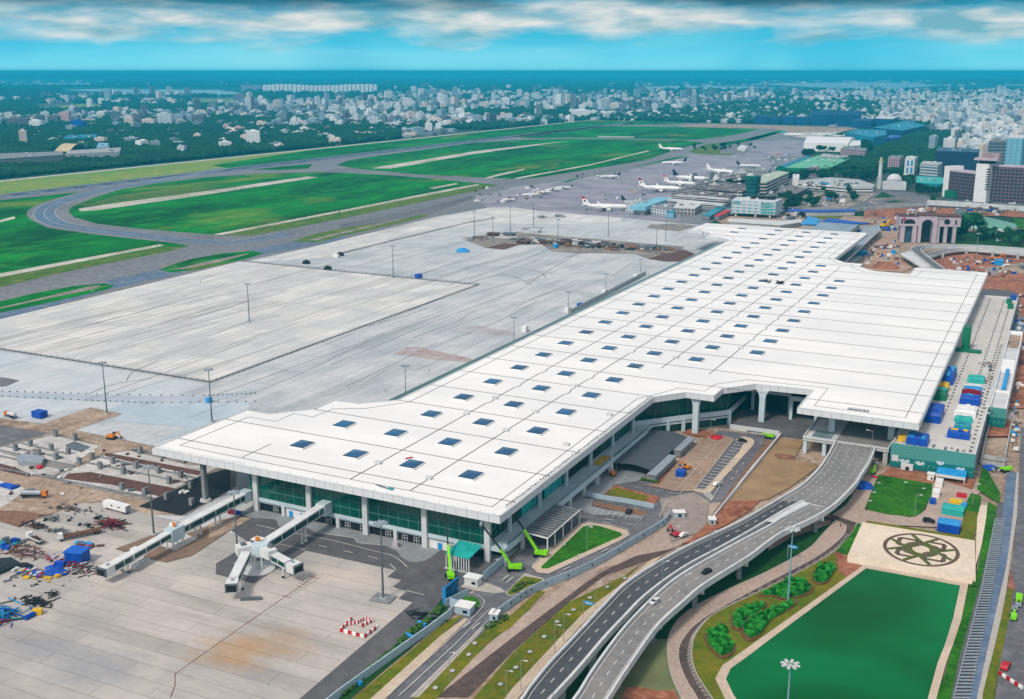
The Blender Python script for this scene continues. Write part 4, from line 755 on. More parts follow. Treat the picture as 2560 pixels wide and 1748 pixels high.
up = t.math('GREATER_THAN', sx.outputs[2], 7.2); dot = t.math('MULTIPLY', t.math('LESS_THAN', fx, .42), t.math('LESS_THAN', fz, .75))
lx = t.math('LESS_THAN', t.math('FRACT', t.math('DIVIDE', sx.outputs[0], 2.3)), .13); lz = t.math('MULTIPLY', t.math('GREATER_THAN', sx.outputs[2], 4.2), t.math('LESS_THAN', sx.outputs[2], 5.0))
msk = t.math('MAXIMUM', t.math('MULTIPLY', dot, up), t.math('MULTIPLY', lx, lz)); m_pat = t.out(t.mix(t.math('MULTIPLY', msk, .8), hexc('#0f6f69'), hexc('#8fd0c6')), .6, 0, .3)
scr = MB().box(-61.2, 527.3, 2.2, -23.7, 528, 13.6); so_ = scr.build('patterned_screen', m_pat, CP)
for cx, w_ in ((-54.6, 5.2), (-47.6, 4.4), (-38.6, 3.6), (-29.6, 3.8)):      # pale cut-out shapes on the screen
    zc = 5.6 if cx < -45 else 7.2 if cx < -35 else 5.6; b = MB(); n = 10
    pts = [(cx - w_ / 2 + w_ * i / n, zc - 1.1 * math.sin(math.pi * i / n)) for i in range(n + 1)] + [(cx + w_ * .5 - w_ * i / n, zc + .9 * abs(math.sin(2.4 * math.pi * i / n)) + .15) for i in range(n + 1)]
    b.face([(x, 527.27, z) for x, z in pts]); b.build('screen_motif', m_pblue, so_)
for x0, x1 in ((-37.5, -26.5),): MB().box(x0, 526.9, 1.0, x1, 527.4, 4.4).build('entrance', M('deep_blue', '#0b2f7a', '#08255f', .4), CP)
b = MB(); b.ring([[(-39.5, 519.5, 4.0), (-26.6, 519.5, 4.0), (-26.6, 519.5, 4.5), (-39.5, 519.5, 4.5)], [(-39.5, 527.2, 4.8), (-26.6, 527.2, 4.8), (-26.6, 527.2, 5.3), (-39.5, 527.2, 5.3)]]); b.build('entrance_canopy', m_blue_l, CP)
MB().box(-39.5, 519.2, 3.2, -26.6, 519.5, 4.5).box(-39.3, 519.5, 1, -38.9, 519.9, 4).box(-27.2, 519.5, 1, -26.8, 519.9, 4).build('canopy_beam', m_conc_l, CP)
MB().box(-56, 527.1, 1, -50.5, 527.6, 4.6).box(-60.5, 527.1, 5, -57.5, 527.25, 8).build('infill_wall', m_conc_l, CP); MB().box(-53.8, 526.9, 1, -52.2, 527.15, 3).build('door', m_dark, CP)
bl = MB()
for xx in (-53, -43.5, -33.5, -28.5):
    for i in range(46): y = 600 + i * 7.2; bl.box(xx - .45, y - .5, 12, xx + .45, y + .5, 12.7)
for i in range(34): bl.box(-27.2, 535 + i * 7, 12, -25.9, 536 + i * 7, 12.5)
for i in range(12): bl.box(-57 + i * 2.7, 531 + random.uniform(0, 8), 12, -55.9 + i * 2.7, 531.6 + random.uniform(0, 8), 12.4)
bl.build('column_stub', m_steel, CP).__setitem__('kind', 'stuff')
# tarpaulin-covered stacks on the deck
def P12(k, x, y): return G1(k, x, y, 12)
TP = [('f', 760, 55, 5.6, 24, 5.5, m_blue, 'large bright blue tarpaulin stack against the terminal roof edge on the parking deck'), ('f', 710, 130, 5.6, 7, 4, m_yellow, 'yellow topped crate stack beside the terminal roof edge on the parking deck'), ('f', 670, 235, 6.5, 12, 4.5, m_greens, 'pale and dark green covered stack under the terminal roof edge'), ('f', 590, 490, 7.5, 21, 5, m_blue, 'long dark blue tarpaulin stack beside the canopy corner'),
 ('f', 1080, 40, 9, 8, 3.2, m_cyan, 'turquoise topped stack, farthest of the middle row on the parking deck'), ('f', 1050, 105, 9.5, 4, 2.2, m_conc_l, 'low white covered stack behind the striped one on the parking deck'), ('f', 1040, 170, 9.5, 6, 3.6, m_blue_l, 'light blue and grey covered stack on the parking deck'), ('f', 1030, 195, 9.8, 1.4, 4.1, m_crimson, 'narrow dark red covered stack between two blue ones'), ('f', 1010, 285, 10, 9, 4, m_blue, 'broad royal blue tarpaulin stack in the middle row'),
 ('f', 955, 430, 10.5, 13, 3.6, m_wht, 'large white covered stack with rounded corners on the parking deck'), ('f', 940, 480, 8.5, 3.5, 2.6, m_cyan, 'pale turquoise covered stack just below the white one'), ('f', 930, 560, 7.5, 5, 2.4, m_teal, 'green covered stack in the middle row near the deck front'), ('f', 880, 670, 10, 8, 3.4, m_blue, 'blue covered stack with a yellow patch near the deck front'), ('f', 410, 745, 9.5, 10, 4, m_blue, 'blue and green covered stack at the front left of the deck'), ('f', 255, 700, 4.5, 4, 3, m_yellow, 'small stack of yellow boards beside the blue one at the deck front')]
for i, (k, x, y, lx, ly, h, m, lab) in enumerate(TP):
    q = P12(k, x, y); cy = q[1] + ly / 2; b = MB()
    b.ring([[(q[0] + sx * lx / 2 * s_, cy + sy * ly / 2 * s_, z + random.uniform(-.1, .1)) for sx, sy in ((-1, -1), (1, -1), (1, 1), (-1, 1))] for s_, z in ((random.uniform(1, 1.08), 12.05), (1.0, 12 + h * .8), (random.uniform(.8, .95), 12 + h))])
    mats = [m, {m_greens: m_cyan, m_blue: m_blue_l, m_wht: m_conc_l}.get(m, m)]
    if m in (m_greens,): b.box(q[0] - lx / 2 * .9, cy, 12 + h - .05, q[0] + lx / 2 * .9, cy + ly * .45, 12 + h + .25, 1)
    if i == 12: b.box(q[0] - lx * .4, cy - ly * .1, 12 + h, q[0] - .4, cy + ly * .2, 12 + h + .2, 1); mats[1] = m_yellow
    for _ in range(4): px, py = q[0] + random.uniform(-.35, .35) * lx, cy + random.uniform(-.35, .35) * ly; b.obox(px, py, 12 + h * .9, 12 + h + random.uniform(.1, .5), lx * random.uniform(.15, .35), ly * random.uniform(.15, .4), random.uniform(-.2, .2), random.choice((0, 1)))
    if i in (0, 6): b.box(q[0] - lx * .1, cy + ly * .2, 12 + h - .1, q[0] + lx * .45, cy + ly * .45, 12 + h + .2, 1)
    tag(b.build('covered_stack', mats, origin=(q[0], cy, 12)), lab, 'tarpaulin', 'covered stacks on the parking deck')
# green scaffold against the roof edge
q = P12('e', 935, 1040); b = MB(); x0, y0 = q
for dx in (-2.2, 2.2):
    for dy in (0, 6): b.box(x0 + dx - .15, y0 + dy - .15, 12, x0 + dx + .15, y0 + dy + .15, 27.5)
for i in range(8): b.box(x0 - 2.2, y0, 13.5 + 2 * i, x0 + 2.2, y0 + 6, 13.7 + 2 * i)
b.box(x0 - 2.3, y0 - .1, 12, x0 + 2.3, y0, 27); b.box(x0 - 9, y0 - 6, 12, x0 + 10, y0 - 1, 13.6)
tag(b.build('scaffold_tower', m_greens, origin=(x0, y0, 12)), 'dark green netted scaffold tower at the terminal roof edge above the parking deck', 'scaffold')
for i, (x, y) in enumerate(((1420, 520), (1435, 575), (1465, 480))): q = P12('e', x, y); tag(MB().obox(*q, 12, 15, 4, 7, 0).obox(q[0], q[1], 15, 15.5, 3, 5).build('plant_unit', m_blue if i == 2 else m_greens, origin=(*q, 12)), ['nearer', 'nearest', 'farthest'][i] if False else ['dark green plant box behind the nearest one at the far corner of the parking deck', 'dark green plant box nearest the camera at the far corner of the parking deck', 'blue plant box at the far corner of the parking deck'][i], 'plant box')
# ramps and stair blocks on its right side
RB = thing('ramp_building', 'white concrete ramp block attached along the right side of the car park', 'ramp block', (-19, 700, 0))
MB().box(-23.8, 616, 1, -15.3, 815, 10.5).build('body', m_conc_l, RB); MB().box(-23.8, 616, 10.5, -23.1, 815, 12.5).box(-16, 616, 10.5, -15.3, 815, 12.5).box(-23.1, 814, 10.5, -16, 815, 12.5).box(-23.1, 655, 10.5, -16, 656, 11.6).box(-23.1, 720, 10.5, -16, 721, 11.4).build('parapet', m_wht, RB)
b = MB(); b.ring([[(-23, 700, 10.6), (-16.1, 700, 10.6), (-16.1, 700, 11.6), (-23, 700, 11.6)], [(-23, 722, 13), (-16.1, 722, 13), (-16.1, 722, 14), (-23, 722, 14)]]); b.build('stair_roof', m_wht, RB)
MB().box(-20.2, 660, 10.5, -18, 715, 12.2).build('blue_channel', m_blue_l, RB); MB().box(-24, 615.4, 2, -15.2, 616, 12.4).build('patterned_screen', m_pat, RB)
MB().box(-23, 770, 10.6, -16.2, 808, 10.9).build('ramp_surface', m_tan, RB)
q = G(9, [(1980, 620), (2160, 640), (2130, 850), (1920, 850)], 1.5)
sheet('bare_soil', q, 1.6, m_soil)
b = MB()
for p0, p1 in (((1985, 620), (1925, 840)), ((1925, 840), (1880, 1060)), ((2165, 640), (2080, 1080)), ((1900, 1010), (2110, 1040)), ((1890, 1060), (2090, 1090)), ((1985, 620), (2165, 640))): a, c = G(9, [p0, p1], 3.2); b.beam((*a, 3.2), (*c, 3.2), .5, 2.2)
tag(b.build('basement_walls', m_conc, origin=(*G1(9, 2000, 900), 1)), 'low concrete walls framing the open pit right of the green patterned screen', 'walls')
# ---------------- viaduct ----------------
VI = thing('road_viaduct', 'twin curved grey viaduct carriageways with white parapets sweeping up to the terminal canopy', 'viaduct', (-100, 400, 0))
ZD = 9.0; zp = ZD + .95
Lk = G('k', [(600, 480), (500, 660), (400, 800), (250, 950), (130, 1035), (0, 1110)], zp); Lk[0] = (-87.5, 530.3)
Lc = G(12, [(2030, 0), (1600, 200), (1270, 380), (1000, 560), (820, 740), (640, 930), (480, 1100), (330, 1260), (150, 1480), (75, 1587)], zp)
LL = Lk + Lc + [(-124.3, 225)]
RR = [(-68.9, 530.3)] + G('k', [(1035, 620), (980, 740), (900, 860), (830, 970), (600, 1200), (330, 1370), (0, 1520)], zp) + G(12, [(2267, 185), (2100, 310), (1700, 560), (1510, 720), (1330, 880), (1220, 1010), (1080, 1210), (950, 1400), (830, 1587)], zp) + [(-101.5, 225)]
ML = G('k', [(225, 1165), (0, 1280)], zp) + G(12, [(2130, 75), (1880, 215), (1520, 410), (1200, 640), (1000, 840), (830, 1020), (600, 1290), (380, 1530), (330, 1587)], zp) + [(-113.8, 225)]
MR = G('k', [(305, 1200), (0, 1350)], zp) + G(12, [(2267, 50), (1900, 245), (1500, 475), (1280, 650), (1060, 870), (900, 1060), (700, 1340), (540, 1587)], zp) + [(-111.2, 225)]
LL, RR, ML, MR = [spline(p, 5) for p in (LL, RR, ML, MR)]
yj = ML[0][1]
def upto(p, y): return [q for q in p if q[1] > y]
def below(p, y): return [q for q in p if q[1] <= y]
def deck(a, b, k=0):
    mb = MB(); poly = a + b[::-1]; mb.quadbox(poly, ZD - 1.3, ZD, 0, k); return mb
ya = yj - 2
dk = MB()
for a, b, kt in ((upto(LL, ya), upto(RR, ya), 1), (below(LL, ya), below(ML, 1e9), 2), (below(MR, 1e9), below(RR, ya), 1)):
    q = a + b[::-1]; dk.quadbox(q, ZD - 1.4, ZD, 0, kt)
dk.quadbox([upto(LL, ya)[-1], ML[0], MR[0], upto(RR, ya)[-1], below(RR, ya)[0], MR[1], ML[1], below(LL, ya)[0]], ZD - 1.4, ZD - .01, 0, 1)
dk.build('deck', [m_conc_l, m_viaduct_road, m_viaduct_dark], VI)
for p, s_ in ((LL, 1), (RR, -1), (ML, -1), (MR, 1)):
    b = MB(); ribbon(b, p, .75, ZD - 1.45, h=2.4, off=0); b.build('parapet', M('parapet_concrete', '#d3d3d1', '#bfc0bf', .25), VI)
MB().face([(*ML[0], ZD + .5), (*MR[0], ZD + .5), (*MR[8], ZD + .5), (*ML[8], ZD + .5)]).build('gore', m_conc_l, VI)
mk = MB()
off = lambda p, d: offset(p, d)
for p, d in ((LL, 1.25), (RR, -1.25), (ML, -1.1), (MR, 1.1)): ribbon(mk, offset(p, d), .2, ZD + .012)
cl = [tuple((Vector(below(LL, ya)[min(i, len(below(LL, ya)) - 1)]) * .5 + Vector(ML[min(i, len(ML) - 1)]) * .5)) for i in range(0)]
def center(a, b, f=.5, n=60):
    def par(p):
        L_ = [0]
        for i in range(len(p) - 1): L_.append(L_[-1] + (Vector(p[i + 1]) - Vector(p[i])).length)
        def at(t):
            t *= L_[-1]
            for i in range(len(p) - 1):
                if L_[i + 1] >= t - 1e-6: return Vector(p[i]).lerp(Vector(p[i + 1]), (t - L_[i]) / max(1e-6, L_[i + 1] - L_[i]))
            return Vector(p[-1])
        return at
    A, B = par(a), par(b); return [tuple(A(i / n).lerp(B(i / n), f)) for i in range(n + 1)]
dashes(mk, center(below(LL, ya), ML), .28, 2.6, 4.2, ZD + .014)
dashes(mk, center(MR, below(RR, ya)), .28, 2.6, 4.2, ZD + .014)
for f in (.2, .4, .6, .8): dashes(mk, center(upto(LL, ya), upto(RR, ya), f), .3, 1.6, 4.2, ZD + .014)
stuff(mk.build('lane_marking', m_mark, VI))
for k, x, y in (('k', 355, 1560), (12, 2003, 532), (12, 1612, 785), (12, 1240, 1100), (12, 940, 1500)):
    q = G1(k, x, y); a = math.atan2(1, .2) + (.6 if y < 800 and k == 12 else .3)
    b = MB(); b.obox(*q, .7, 7.0, 1.8, 3.2, a * 0 + .4); b.build('pier', m_conc_d, VI); b = MB(); b.obox(q[0] - 1.2, q[1] + .4, 5.9, 7.6, 8.5, 2.6, .35); b.build('pier_cap', m_conc, VI)
for k, x, y in ((12, 980, 970), (12, 680, 1380), (12, 1500, 640), (12, 400, 1700)):
    q = G1(k, x, y); MB().obox(q[0], q[1] + 3, .7, 7.6, 2.4, 2.4, .4).build('pier', m_conc, VI); MB().obox(q[0] - 3, q[1] + 3, 6.0, 7.6, 9, 2.4, .3).build('pier_cap', m_conc, VI)
# ---------------- loop ramp at the far side ----------------
LR = thing('loop_ramp', 'white curved flyover ramps looping over the red earth beyond the terminal', 'flyover', (-80, 1180, 0))
def road_deck(ctr, wd, z, par, rd, h=1.0, th=1.6):
    c = spline(ctr, 6); b = MB(); ribbon(b, c, wd, z - th, h=th); b.build('deck', m_conc_l, par); b = MB(); ribbon(b, c, wd - 1.6, z + .05); b.build('road_surface', rd, par)
    for s_ in (1, -1): b = MB(); ribbon(b, c, .6, z - .2, h=h + .2, off=s_ * (wd / 2 - .3)); b.build('parapet', m_conc_l, par)
road_deck(G('c', [(980, 1490), (860, 1400), (690, 1265), (640, 1210), (740, 1175), (1000, 1165), (1400, 1172), (1984, 1212), (2500, 1260)], 8), 10, 8, LR, m_asph)
road_deck(G('c', [(700, 1300), (800, 1285), (950, 1240), (1150, 1210), (1400, 1212), (1984, 1262), (2500, 1300)], 6), 9, 6, LR, m_asph)
b = MB(); b.quadbox(G('c', [(445, 1262), (600, 1215), (720, 1300), (850, 1430), (700, 1420)], 7), 5.6, 7, 0); b.build('ramp_slab', m_conc_l, LR)
for x, y in ((970, 1330), (1265, 1290), (1590, 1310), (1900, 1340), (540, 1370), (620, 1430), (460, 1320)): q = G1('c', x, y); MB().obox(*q, 1, 6, 2.4, 2.4, .3).build('pier', m_conc, LR)
# far side departure ramp along the terminal
FR_ = thing('exit_ramp', 'grey raised roadway leaving the far right side of the terminal roof', 'viaduct', (-195, 1200, 0))
b = MB().quadbox(G(5, [(1010, 672), (1215, 492), (1250, 450), (1350, 440), (1352, 470), (1110, 695)], 9), 7.6, 9, 0); b.build('deck', [m_steel_l], FR_)
a_ = G(5, [(1352, 470), (1110, 695)], 9.5); b = MB(); ribbon(b, a_, .6, 8.2, h=1.8); b.build('parapet', m_conc_l, FR_)
a_ = G(5, [(1230, 455), (1350, 436)], 9.5); b = MB(); ribbon(b, a_, .6, 8.2, h=1.8); b.build('parapet', m_conc_l, FR_)
for x, y in ((1235, 512), (1155, 580)): q = G1(5, x, y, 9); MB().obox(*q, 9.02, 9.3, 7, 9).build('floor_opening', m_dark, FR_)
for x, y in ((1060, 690), (1120, 640), (1180, 590)): q = G1(5, x, y); MB().obox(q[0] - 4, q[1], 1, 7.6, 2, 2).build('pier', m_conc, FR_)
# ---------------- landside canopies, walls, booths ----------------
b = MB(); rr = []
DC = thing('dark_canopy', 'broad dark grey curved canopy roof beside the terminal terrace and the parking bays', 'canopy', (-169, 490, 0))
for i in range(9):
    f = i / 8; x = -178.4 + 19 * f; z = 5.2 + 1.3 * math.sin(math.pi * f) - .4 * f; rr.append([(x, 463.5, z - .35), (x, 463.5, z), (x - (2.2 if i == 0 else 0), 518, z), (x - (2.2 if i == 0 else 0), 518, z - .35)])
b.ring(rr); b.build('roof', M('charcoal_roof', '#4f555b', '#464c52', .15, .6), DC)
for y in (464.5, 482, 500, 516): MB().box(-160.6, y, 1, -160.2, y + .4, 5).build('post', m_steel, DC)
MB().box(-177, 464, 1, -176.6, 464.4, 5.4).build('post', m_steel, DC)
for i, (x0, y0, y1, lab) in enumerate(((-159.3, 459, 489, 'nearer long grey flat roofed kiosk beside the dark canopy'), (-159.6, 497, 519, 'farther long grey flat roofed kiosk beside the dark canopy'))):
    kb = thing('kiosk', lab, 'kiosk', ((x0 + 2), (y0 + y1) / 2, 0), 'kiosks'); MB().box(x0, y0, 1, x0 + 3.8, y1, 4.1).build('wall', M('kiosk_grey%d' % i, '#7f8284', '#74777a', .3), kb); MB().box(x0 - .3, y0 - .4, 4.1, x0 + 4.2, y1 + .4, 4.4).build('roof', m_steel_l, kb)
LC = thing('striped_canopy', 'light steel canopy with ribbed dark roof standing on white posts beside the triangular lawn', 'canopy', (-172, 383, 0))
b = MB(); b.ring([[(-179.4, 367, 7.3), (-168, 367, 6.6), (-168, 367, 6.9), (-179.4, 367, 7.6)], [(-178.6, 399.5, 7.3), (-168.2, 399.5, 6.6), (-168.2, 399.5, 6.9), (-178.6, 399.5, 7.6)]]); b.build('roof', m_conc_d, LC)
b = MB()
for i in range(13): y = 368 + 2.4 * i; b.beam((-179, y, 7.75), (-168.3, y + .8, 7.05), 1.1, .3)
b.build('roof_ribs', M('canopy_ribs', '#55585f', '#474a50', .3), LC)
b = MB().beam((-168, 366.8, 7.1), (-168, 399.8, 7.1), .35, .5); b.beam((-179.4, 367, 7.8), (-168, 367, 7.1), .35, .5); b.build('edge_beam', m_wht, LC)
for y in (366.9, 374, 382, 390.5, 399): MB().box(-168.2, y - .2, 1, -167.8, y + .2, 6.8).build('post', m_wht, LC)
b = MB()
for y in [368 + 1.3 * i for i in range(24)]: b.box(-168.05, y, 1, -167.95, y + .1, 6.4)
b.build('screen', m_steel, LC)
CC = thing('turquoise_canopy', 'turquoise sloping canopy roof on a white slatted frame at the near corner of the terminal', 'canopy', (-192, 341, 0))
b = MB(); b.ring([[(-197.4, 337.2, 6.4), (-197.4, 348.4, 7.6), (-197.4, 348.4, 7.75), (-197.4, 337.2, 6.55)], [(-187.2, 337.2, 6.2), (-187.2, 348.4, 7.4), (-187.2, 348.4, 7.55), (-187.2, 337.2, 6.35)]]); b.build('roof', m_cyan, CC)
for i in range(10): x = -197.2 + 1.1 * i; MB().box(x - .14, 337.3, .7, x + .14, 337.6, 6.3).build('slat', m_wht, CC)
for y in (340.5, 344, 347.5): MB().box(-197.4, y, .7, -197.1, y + .3, 6.8).build('slat', m_wht, CC)
MB().box(-197.6, 336.4, .66, -186.6, 337.1, 1.1).build('kerb', m_conc, CC)
def wall(name, lab, pts, z0, h, w_, m, par=True, cat='wall', posts=0):
    r = thing(name, lab, cat, (*pts[len(pts) // 2][:2], 0)); b = MB(); ribbon(b, pts, w_, z0, h=h); b.build('panels', m, r)
    if posts:
        c = MB(); ps = [Vector(p[:2]) for p in pts]; acc = 0
        for i in range(len(ps) - 1):
            L_ = (ps[i + 1] - ps[i]).length; n = max(1, int(L_ / posts))
            for j in range(n): q = ps[i].lerp(ps[i + 1], j / n); c.box(q.x - .09, q.y - .09, z0, q.x + .09, q.y + .09, z0 + h + .12)
        c.build('posts', m_steel, r)
    return r
m_fence = M('pale_blue_wall', '#a9bcc6', '#9aaeb9', .2)
wl = [G1(11, 2500, 2200)] * 0 + [(-183.5, 150), (-182.6, 200), (-181.2, 244.3), (-178.6, 275), (-177.2, 290), (-176.4, 302.3), (-176.8, 307)]
wall('boundary_wall', 'pale blue panelled boundary wall between the dark apron road and the planted verge', wl, .6, 3.0, .5, m_fence, posts=4.6)
wall('boundary_wall', 'short pale blue wall behind the guard booth next to the blue hoarding', [(-181.8, 309.5), (-178.4, 321.5)], .6, 2.8, .35, m_fence, posts=4)
fw = spline([(-161.5, 308), (-161.6, 311.6), (-159.8, 325.9), (-157.6, 335.5), (-146.9, 362.1), (-137.6, 403.9), (-135.6, 416), (-136.8, 424)], 5)
wall('boundary_wall', 'long pale blue curved wall with small dark openings beside the pink path', fw, .6, 3.1, .4, m_fence, posts=3.2)
b = MB(); fo = offset(fw, -.24)
for i in range(2, len(fo) - 3, 2): b.obox(fo[i][0], fo[i][1], 1.9, 2.6, .2, .7, 0)
b.build('wall_openings', m_black, [o for o in C.objects if o.name.startswith('boundary_wall') and not o.children == ()][-1])
wall('garden_wall', 'low white wall between the paved court and the planted bed beside the terminal', G(8, [(590, 1375), (795, 1420), (1000, 1450), (1250, 1500)]), .7, 2.2, .3, m_fence, posts=3.4)
wall('site_wall', 'white wall by the near corner column of the terminal', [(-179.1, 334), (-179, 350)], .7, 3.4, .3, m_fence)
wall('low_wall', 'long white low wall with a brown planted edge running down from the arrivals deck', G(8, [(2250, 1000), (2120, 1150), (1780, 1587)]), .7, 1.6, .5, m_conc_l)
def booth(lab, k, x, y, lx, ly, h, a, m=m_conc_l):
    q = G1(k, x, y); t_ = thing('guard_booth', lab, 'booth', (*q, 0), 'guard booths'); MB().obox(*q, .7, h, lx, ly, a).build('wall', m, t_); MB().obox(*q, h, h + .3, lx + .7, ly + .7, a).build('roof', m_wht, t_)
    MB().obox(q[0] + lx * .2, q[1] - ly / 2 - .02, 1.6, 2.6, lx * .3, .12, a).build('window', m_win, t_); return t_
booth('white guard booth on the paved island behind the blue hoarding', 'i', 545, 1085, 5.5, 3.6, 3.8, 0)
booth('white flat roofed guard booth at the end of the pale blue wall', 'i', 440, 1455, 5.5, 4.6, 3.6, .1, m_fence)
booth('small pale blue guard booth at the near end of the long curved wall', 'i', 830, 1550, 2.8, 3.4, 3.4, .15, m_fence)
booth('white booth at the rounded end of the road island below the low wall', 8, 1470, 1575, 4.6, 2.8, 3.2, .5, m_fence)
booth('pale gatehouse at the foot of the low wall beside the viaduct', 12, 1770, 50, 2.6, 3.2, 3.2, .4, m_fence)
booth('tiny white kiosk in front of the green patterned wall', 9, 1432, 1250, 2.8, 2.8, 4, 0, m_wht)
wall('boundary_wall', 'pale blue wall joining the flat roofed guard booth to the panelled boundary wall', G('i', [(235, 1365), (380, 1410)]), .7, 3, .35, m_fence)
# blue lattice hoarding
BH = thing('lattice_hoarding', 'tall blue lattice hoarding of tangled stripes standing at the end of the apron wall', 'hoarding', (-182.3, 315.5, 0))
MB().box(-183.2, 310.8, .7, -182.6, 321, 7.2).build('panel', M('hoarding_blue', '#1d5f86', '#174e70', .3), BH); b = MB()
for i in range(34): y = random.uniform(311, 320.5); z = random.uniform(1, 5); b.beam((-182.45, y, z), (-182.45, y + random.uniform(-.8, .8), z + random.uniform(1, 2.4)), .12, .2)
for z in (.9, 7.0): b.box(-182.6, 310.8, z, -182.35, 321, z + .2)
b.build('lattice', m_blue_l, BH); b = MB().box(-183.4, 310.7, .7, -182.2, 311, 7.4); b.build('end_post', m_blue_l, BH)
# ---------------- lime boom lifts ----------------
m_boom = M('dark_boom', '#25302a', '#1c2520', .6)
def boomlift(lab, base, joint_f, tip, s=1.0):
    x, y = base; t_ = thing('boom_lift', lab, 'boom lift', (x, y, .7), 'lime boom lifts'); d = Vector((tip[0] - x, tip[1] - y)); a = math.atan2(d.y, d.x) if d.length else 0
    b = MB(); b.obox(x, y, 1.2, 2.0, 4.6 * s, 2.4 * s, a + .3); b.build('chassis', m_black, t_)
    for sx, sy in ((-1, -1), (1, -1), (1, 1), (-1, 1)):
        ca, sa = math.cos(a + .3), math.sin(a + .3); wx, wy = sx * 1.7 * s, sy * 1.2 * s; w = MB(); px, py = x + wx * ca - wy * sa, y + wx * sa + wy * ca
        w.tube([(px + sa * .25, py - ca * .25, 1.3), (px - sa * .25, py + ca * .25, 1.3)], .6 * s, 12); w.build('wheel', m_tyre, t_)
    b = MB(); ca, sa = math.cos(a), math.sin(a); b.obox(x - ca * .9, y - sa * .9, 2.0, 3.1, 5.0 * s, 2.6 * s, a); b.obox(x - ca * 2.6, y - sa * 2.6, 2.2, 3.5, 1.8 * s, 2.7 * s, a); b.build('turntable', m_lime, t_)
    p0 = Vector((x, y, 2.9)); p2 = Vector(tip); p1 = p0.lerp(p2, joint_f) + Vector((0, 0, .6))
    b = MB(); b.beam(p0, p1, .95 * s, .95 * s); b.build('lower_boom', m_lime, t_); b = MB(); b.beam(p1 + Vector((0, 0, -.1)), p2, .55 * s, .55 * s); b.build('upper_boom', m_boom, t_)
    b = MB(); b.obox(p2.x, p2.y, p2.z - .9, p2.z + .2, 2.0, 1.0, a + 1.57); b.build('basket', m_steel_l, t_); return t_
boomlift('lime green boom lift nearest the turquoise canopy, its dark boom bent towards the roof edge', (-191.2, 330), .42, (-203.0, 347.0, 19.5))
boomlift('lime green boom lift at the terminal corner between the wall and the road', (-173.2, 346.5), .36, (-184.6, 342.5, 19.6))
boomlift('lime green boom lift in front of the striped canopy, boom leaning left under the roof', (-169.6, 362.5), .48, (-182, 361, 19.4))
q = G1(8, 2257, 880); boomlift('small lime green boom lift below the white parapet beside the parking road', q, .3, (q[0] - 11, q[1] + 1, 3.0), .7)
q = G1('k', 1040, 880); boomlift('lime green boom lift parked in the dark opening under the departures deck', q, .5, (q[0] + .6, q[1] + 5, 5.0), .75)
q = G1('f', 1410, 1060); boomlift('yellow green boom lift beside the channel at the right edge of the site', q, .5, (q[0] - 5, q[1] - 3, 2.6), .8)
q = G1(13, 2215, 760); boomlift('yellow green lift truck on the far right road, behind its twin', q, .5, (q[0], q[1] - 5, 3.2), .8)
q = G1(13, 2170, 900); boomlift('yellow green lift truck on the far right road, nearer of the two', q, .5, (q[0], q[1] + 5, 3.2), .7)
q = G1(8, 885, 1205); t_ = boomlift('orange boom lift with a pale bent arm beside the terrace columns', q, .25, (q[0] - 3, q[1] + 6, 12), .7)
for c_ in t_.children:
    if c_.name.startswith(('turntable', 'chassis')): c_.data.materials[0] = m_orange
    if 'boom' in c_.name: c_.data.materials[0] = m_conc_l
# ---------------- vehicles ----------------
def car(lab, x, y, z, a, m, ln=4.6, group='cars'):
    t_ = thing('car', lab, 'car', (x, y, z), group); s = ln / 4.6
    prof = [(-2.3, .35), (-2.3, .85), (-2.1, 1.0), (-1.75, 1.45), (.5, 1.5), (1.2, 1.0), (2.1, .85), (2.3, .6), (2.3, .35)]
    def ext(pr, w0, mat, nm, z_=0):
        b = MB(); rings = []
        for yy, kk in ((-w0, .93), (-w0 * .93, 1), (w0 * .93, 1), (w0, .93)): rings.append([(px * s, yy * s, (pz if kk == 1 else .35 + (pz - .35) * .95) * s) for px, pz in pr])
        b.ring(rings); o = b.build(nm, mat); o.parent = t_; return o
    ext(prof, .9, m, 'body')
    g = MB(); g.ring([[(-1.62 * s, yy, 1.02 * s), (-1.6 * s, yy, 1.12 * s), (-1.4 * s, yy, 1.42 * s), (.4 * s, yy, 1.44 * s), (1.05 * s, yy, 1.05 * s)] for yy in (-.905 * s, .905 * s)]); o = g.build('side_window', m_win); o.parent = t_
    g = MB(); g.face([(.56 * s, -.75 * s, 1.49 * s), (1.16 * s, -.78 * s, 1.05 * s), (1.16 * s, .78 * s, 1.05 * s), (.56 * s, .75 * s, 1.49 * s)]); o = g.build('windscreen', m_win); o.parent = t_
    for wx in (-1.4, 1.4):
        for wy in (-.82, .82): w = MB(); w.tube([(wx * s, (wy - .1) * s, .34 * s), (wx * s, (wy + .1) * s, .34 * s)], .34 * s, 12); o = w.build('wheel', m_tyre); o.parent = t_
    t_.rotation_euler = (0, 0, a); return t_
q = G1(12, 1722, 470, ZD); car('black car driving along the pale right hand carriageway of the viaduct', *q, ZD, R(-112), m_black)
q = G1(12, 1265, 735, ZD); car('silver white car near the inner parapet of the right hand carriageway', *q, ZD, R(-105), m_conc_l)
q = G1(8, 2030, 915); car('black car parked at the top of the striped parking island', *q, 1.2, R(0), m_black)
q = G1(8, 1808, 1300); car('black and white car at the bottom tip of the striped parking island', *q, 1.2, R(70), m_wht)
q = G1(8, 1030, 1545); car('black van parked beside the small striped bay', *q, 1.2, R(90), m_black, 4.8)
q = G1(12, 1520, 165); car('white car beside the red digger on the pink path', *q, 1.2, R(70), m_wht)
q = G1(13, 2098, 1345); car('red vehicle on the far right road above the striped barrier', *q, 1.5, R(80), m_red, 5.5)
q = G1('g', 430, 1215); car('black car parked below the dark tarpaulin at the left', *q, .8, R(20), m_black, 5.2)
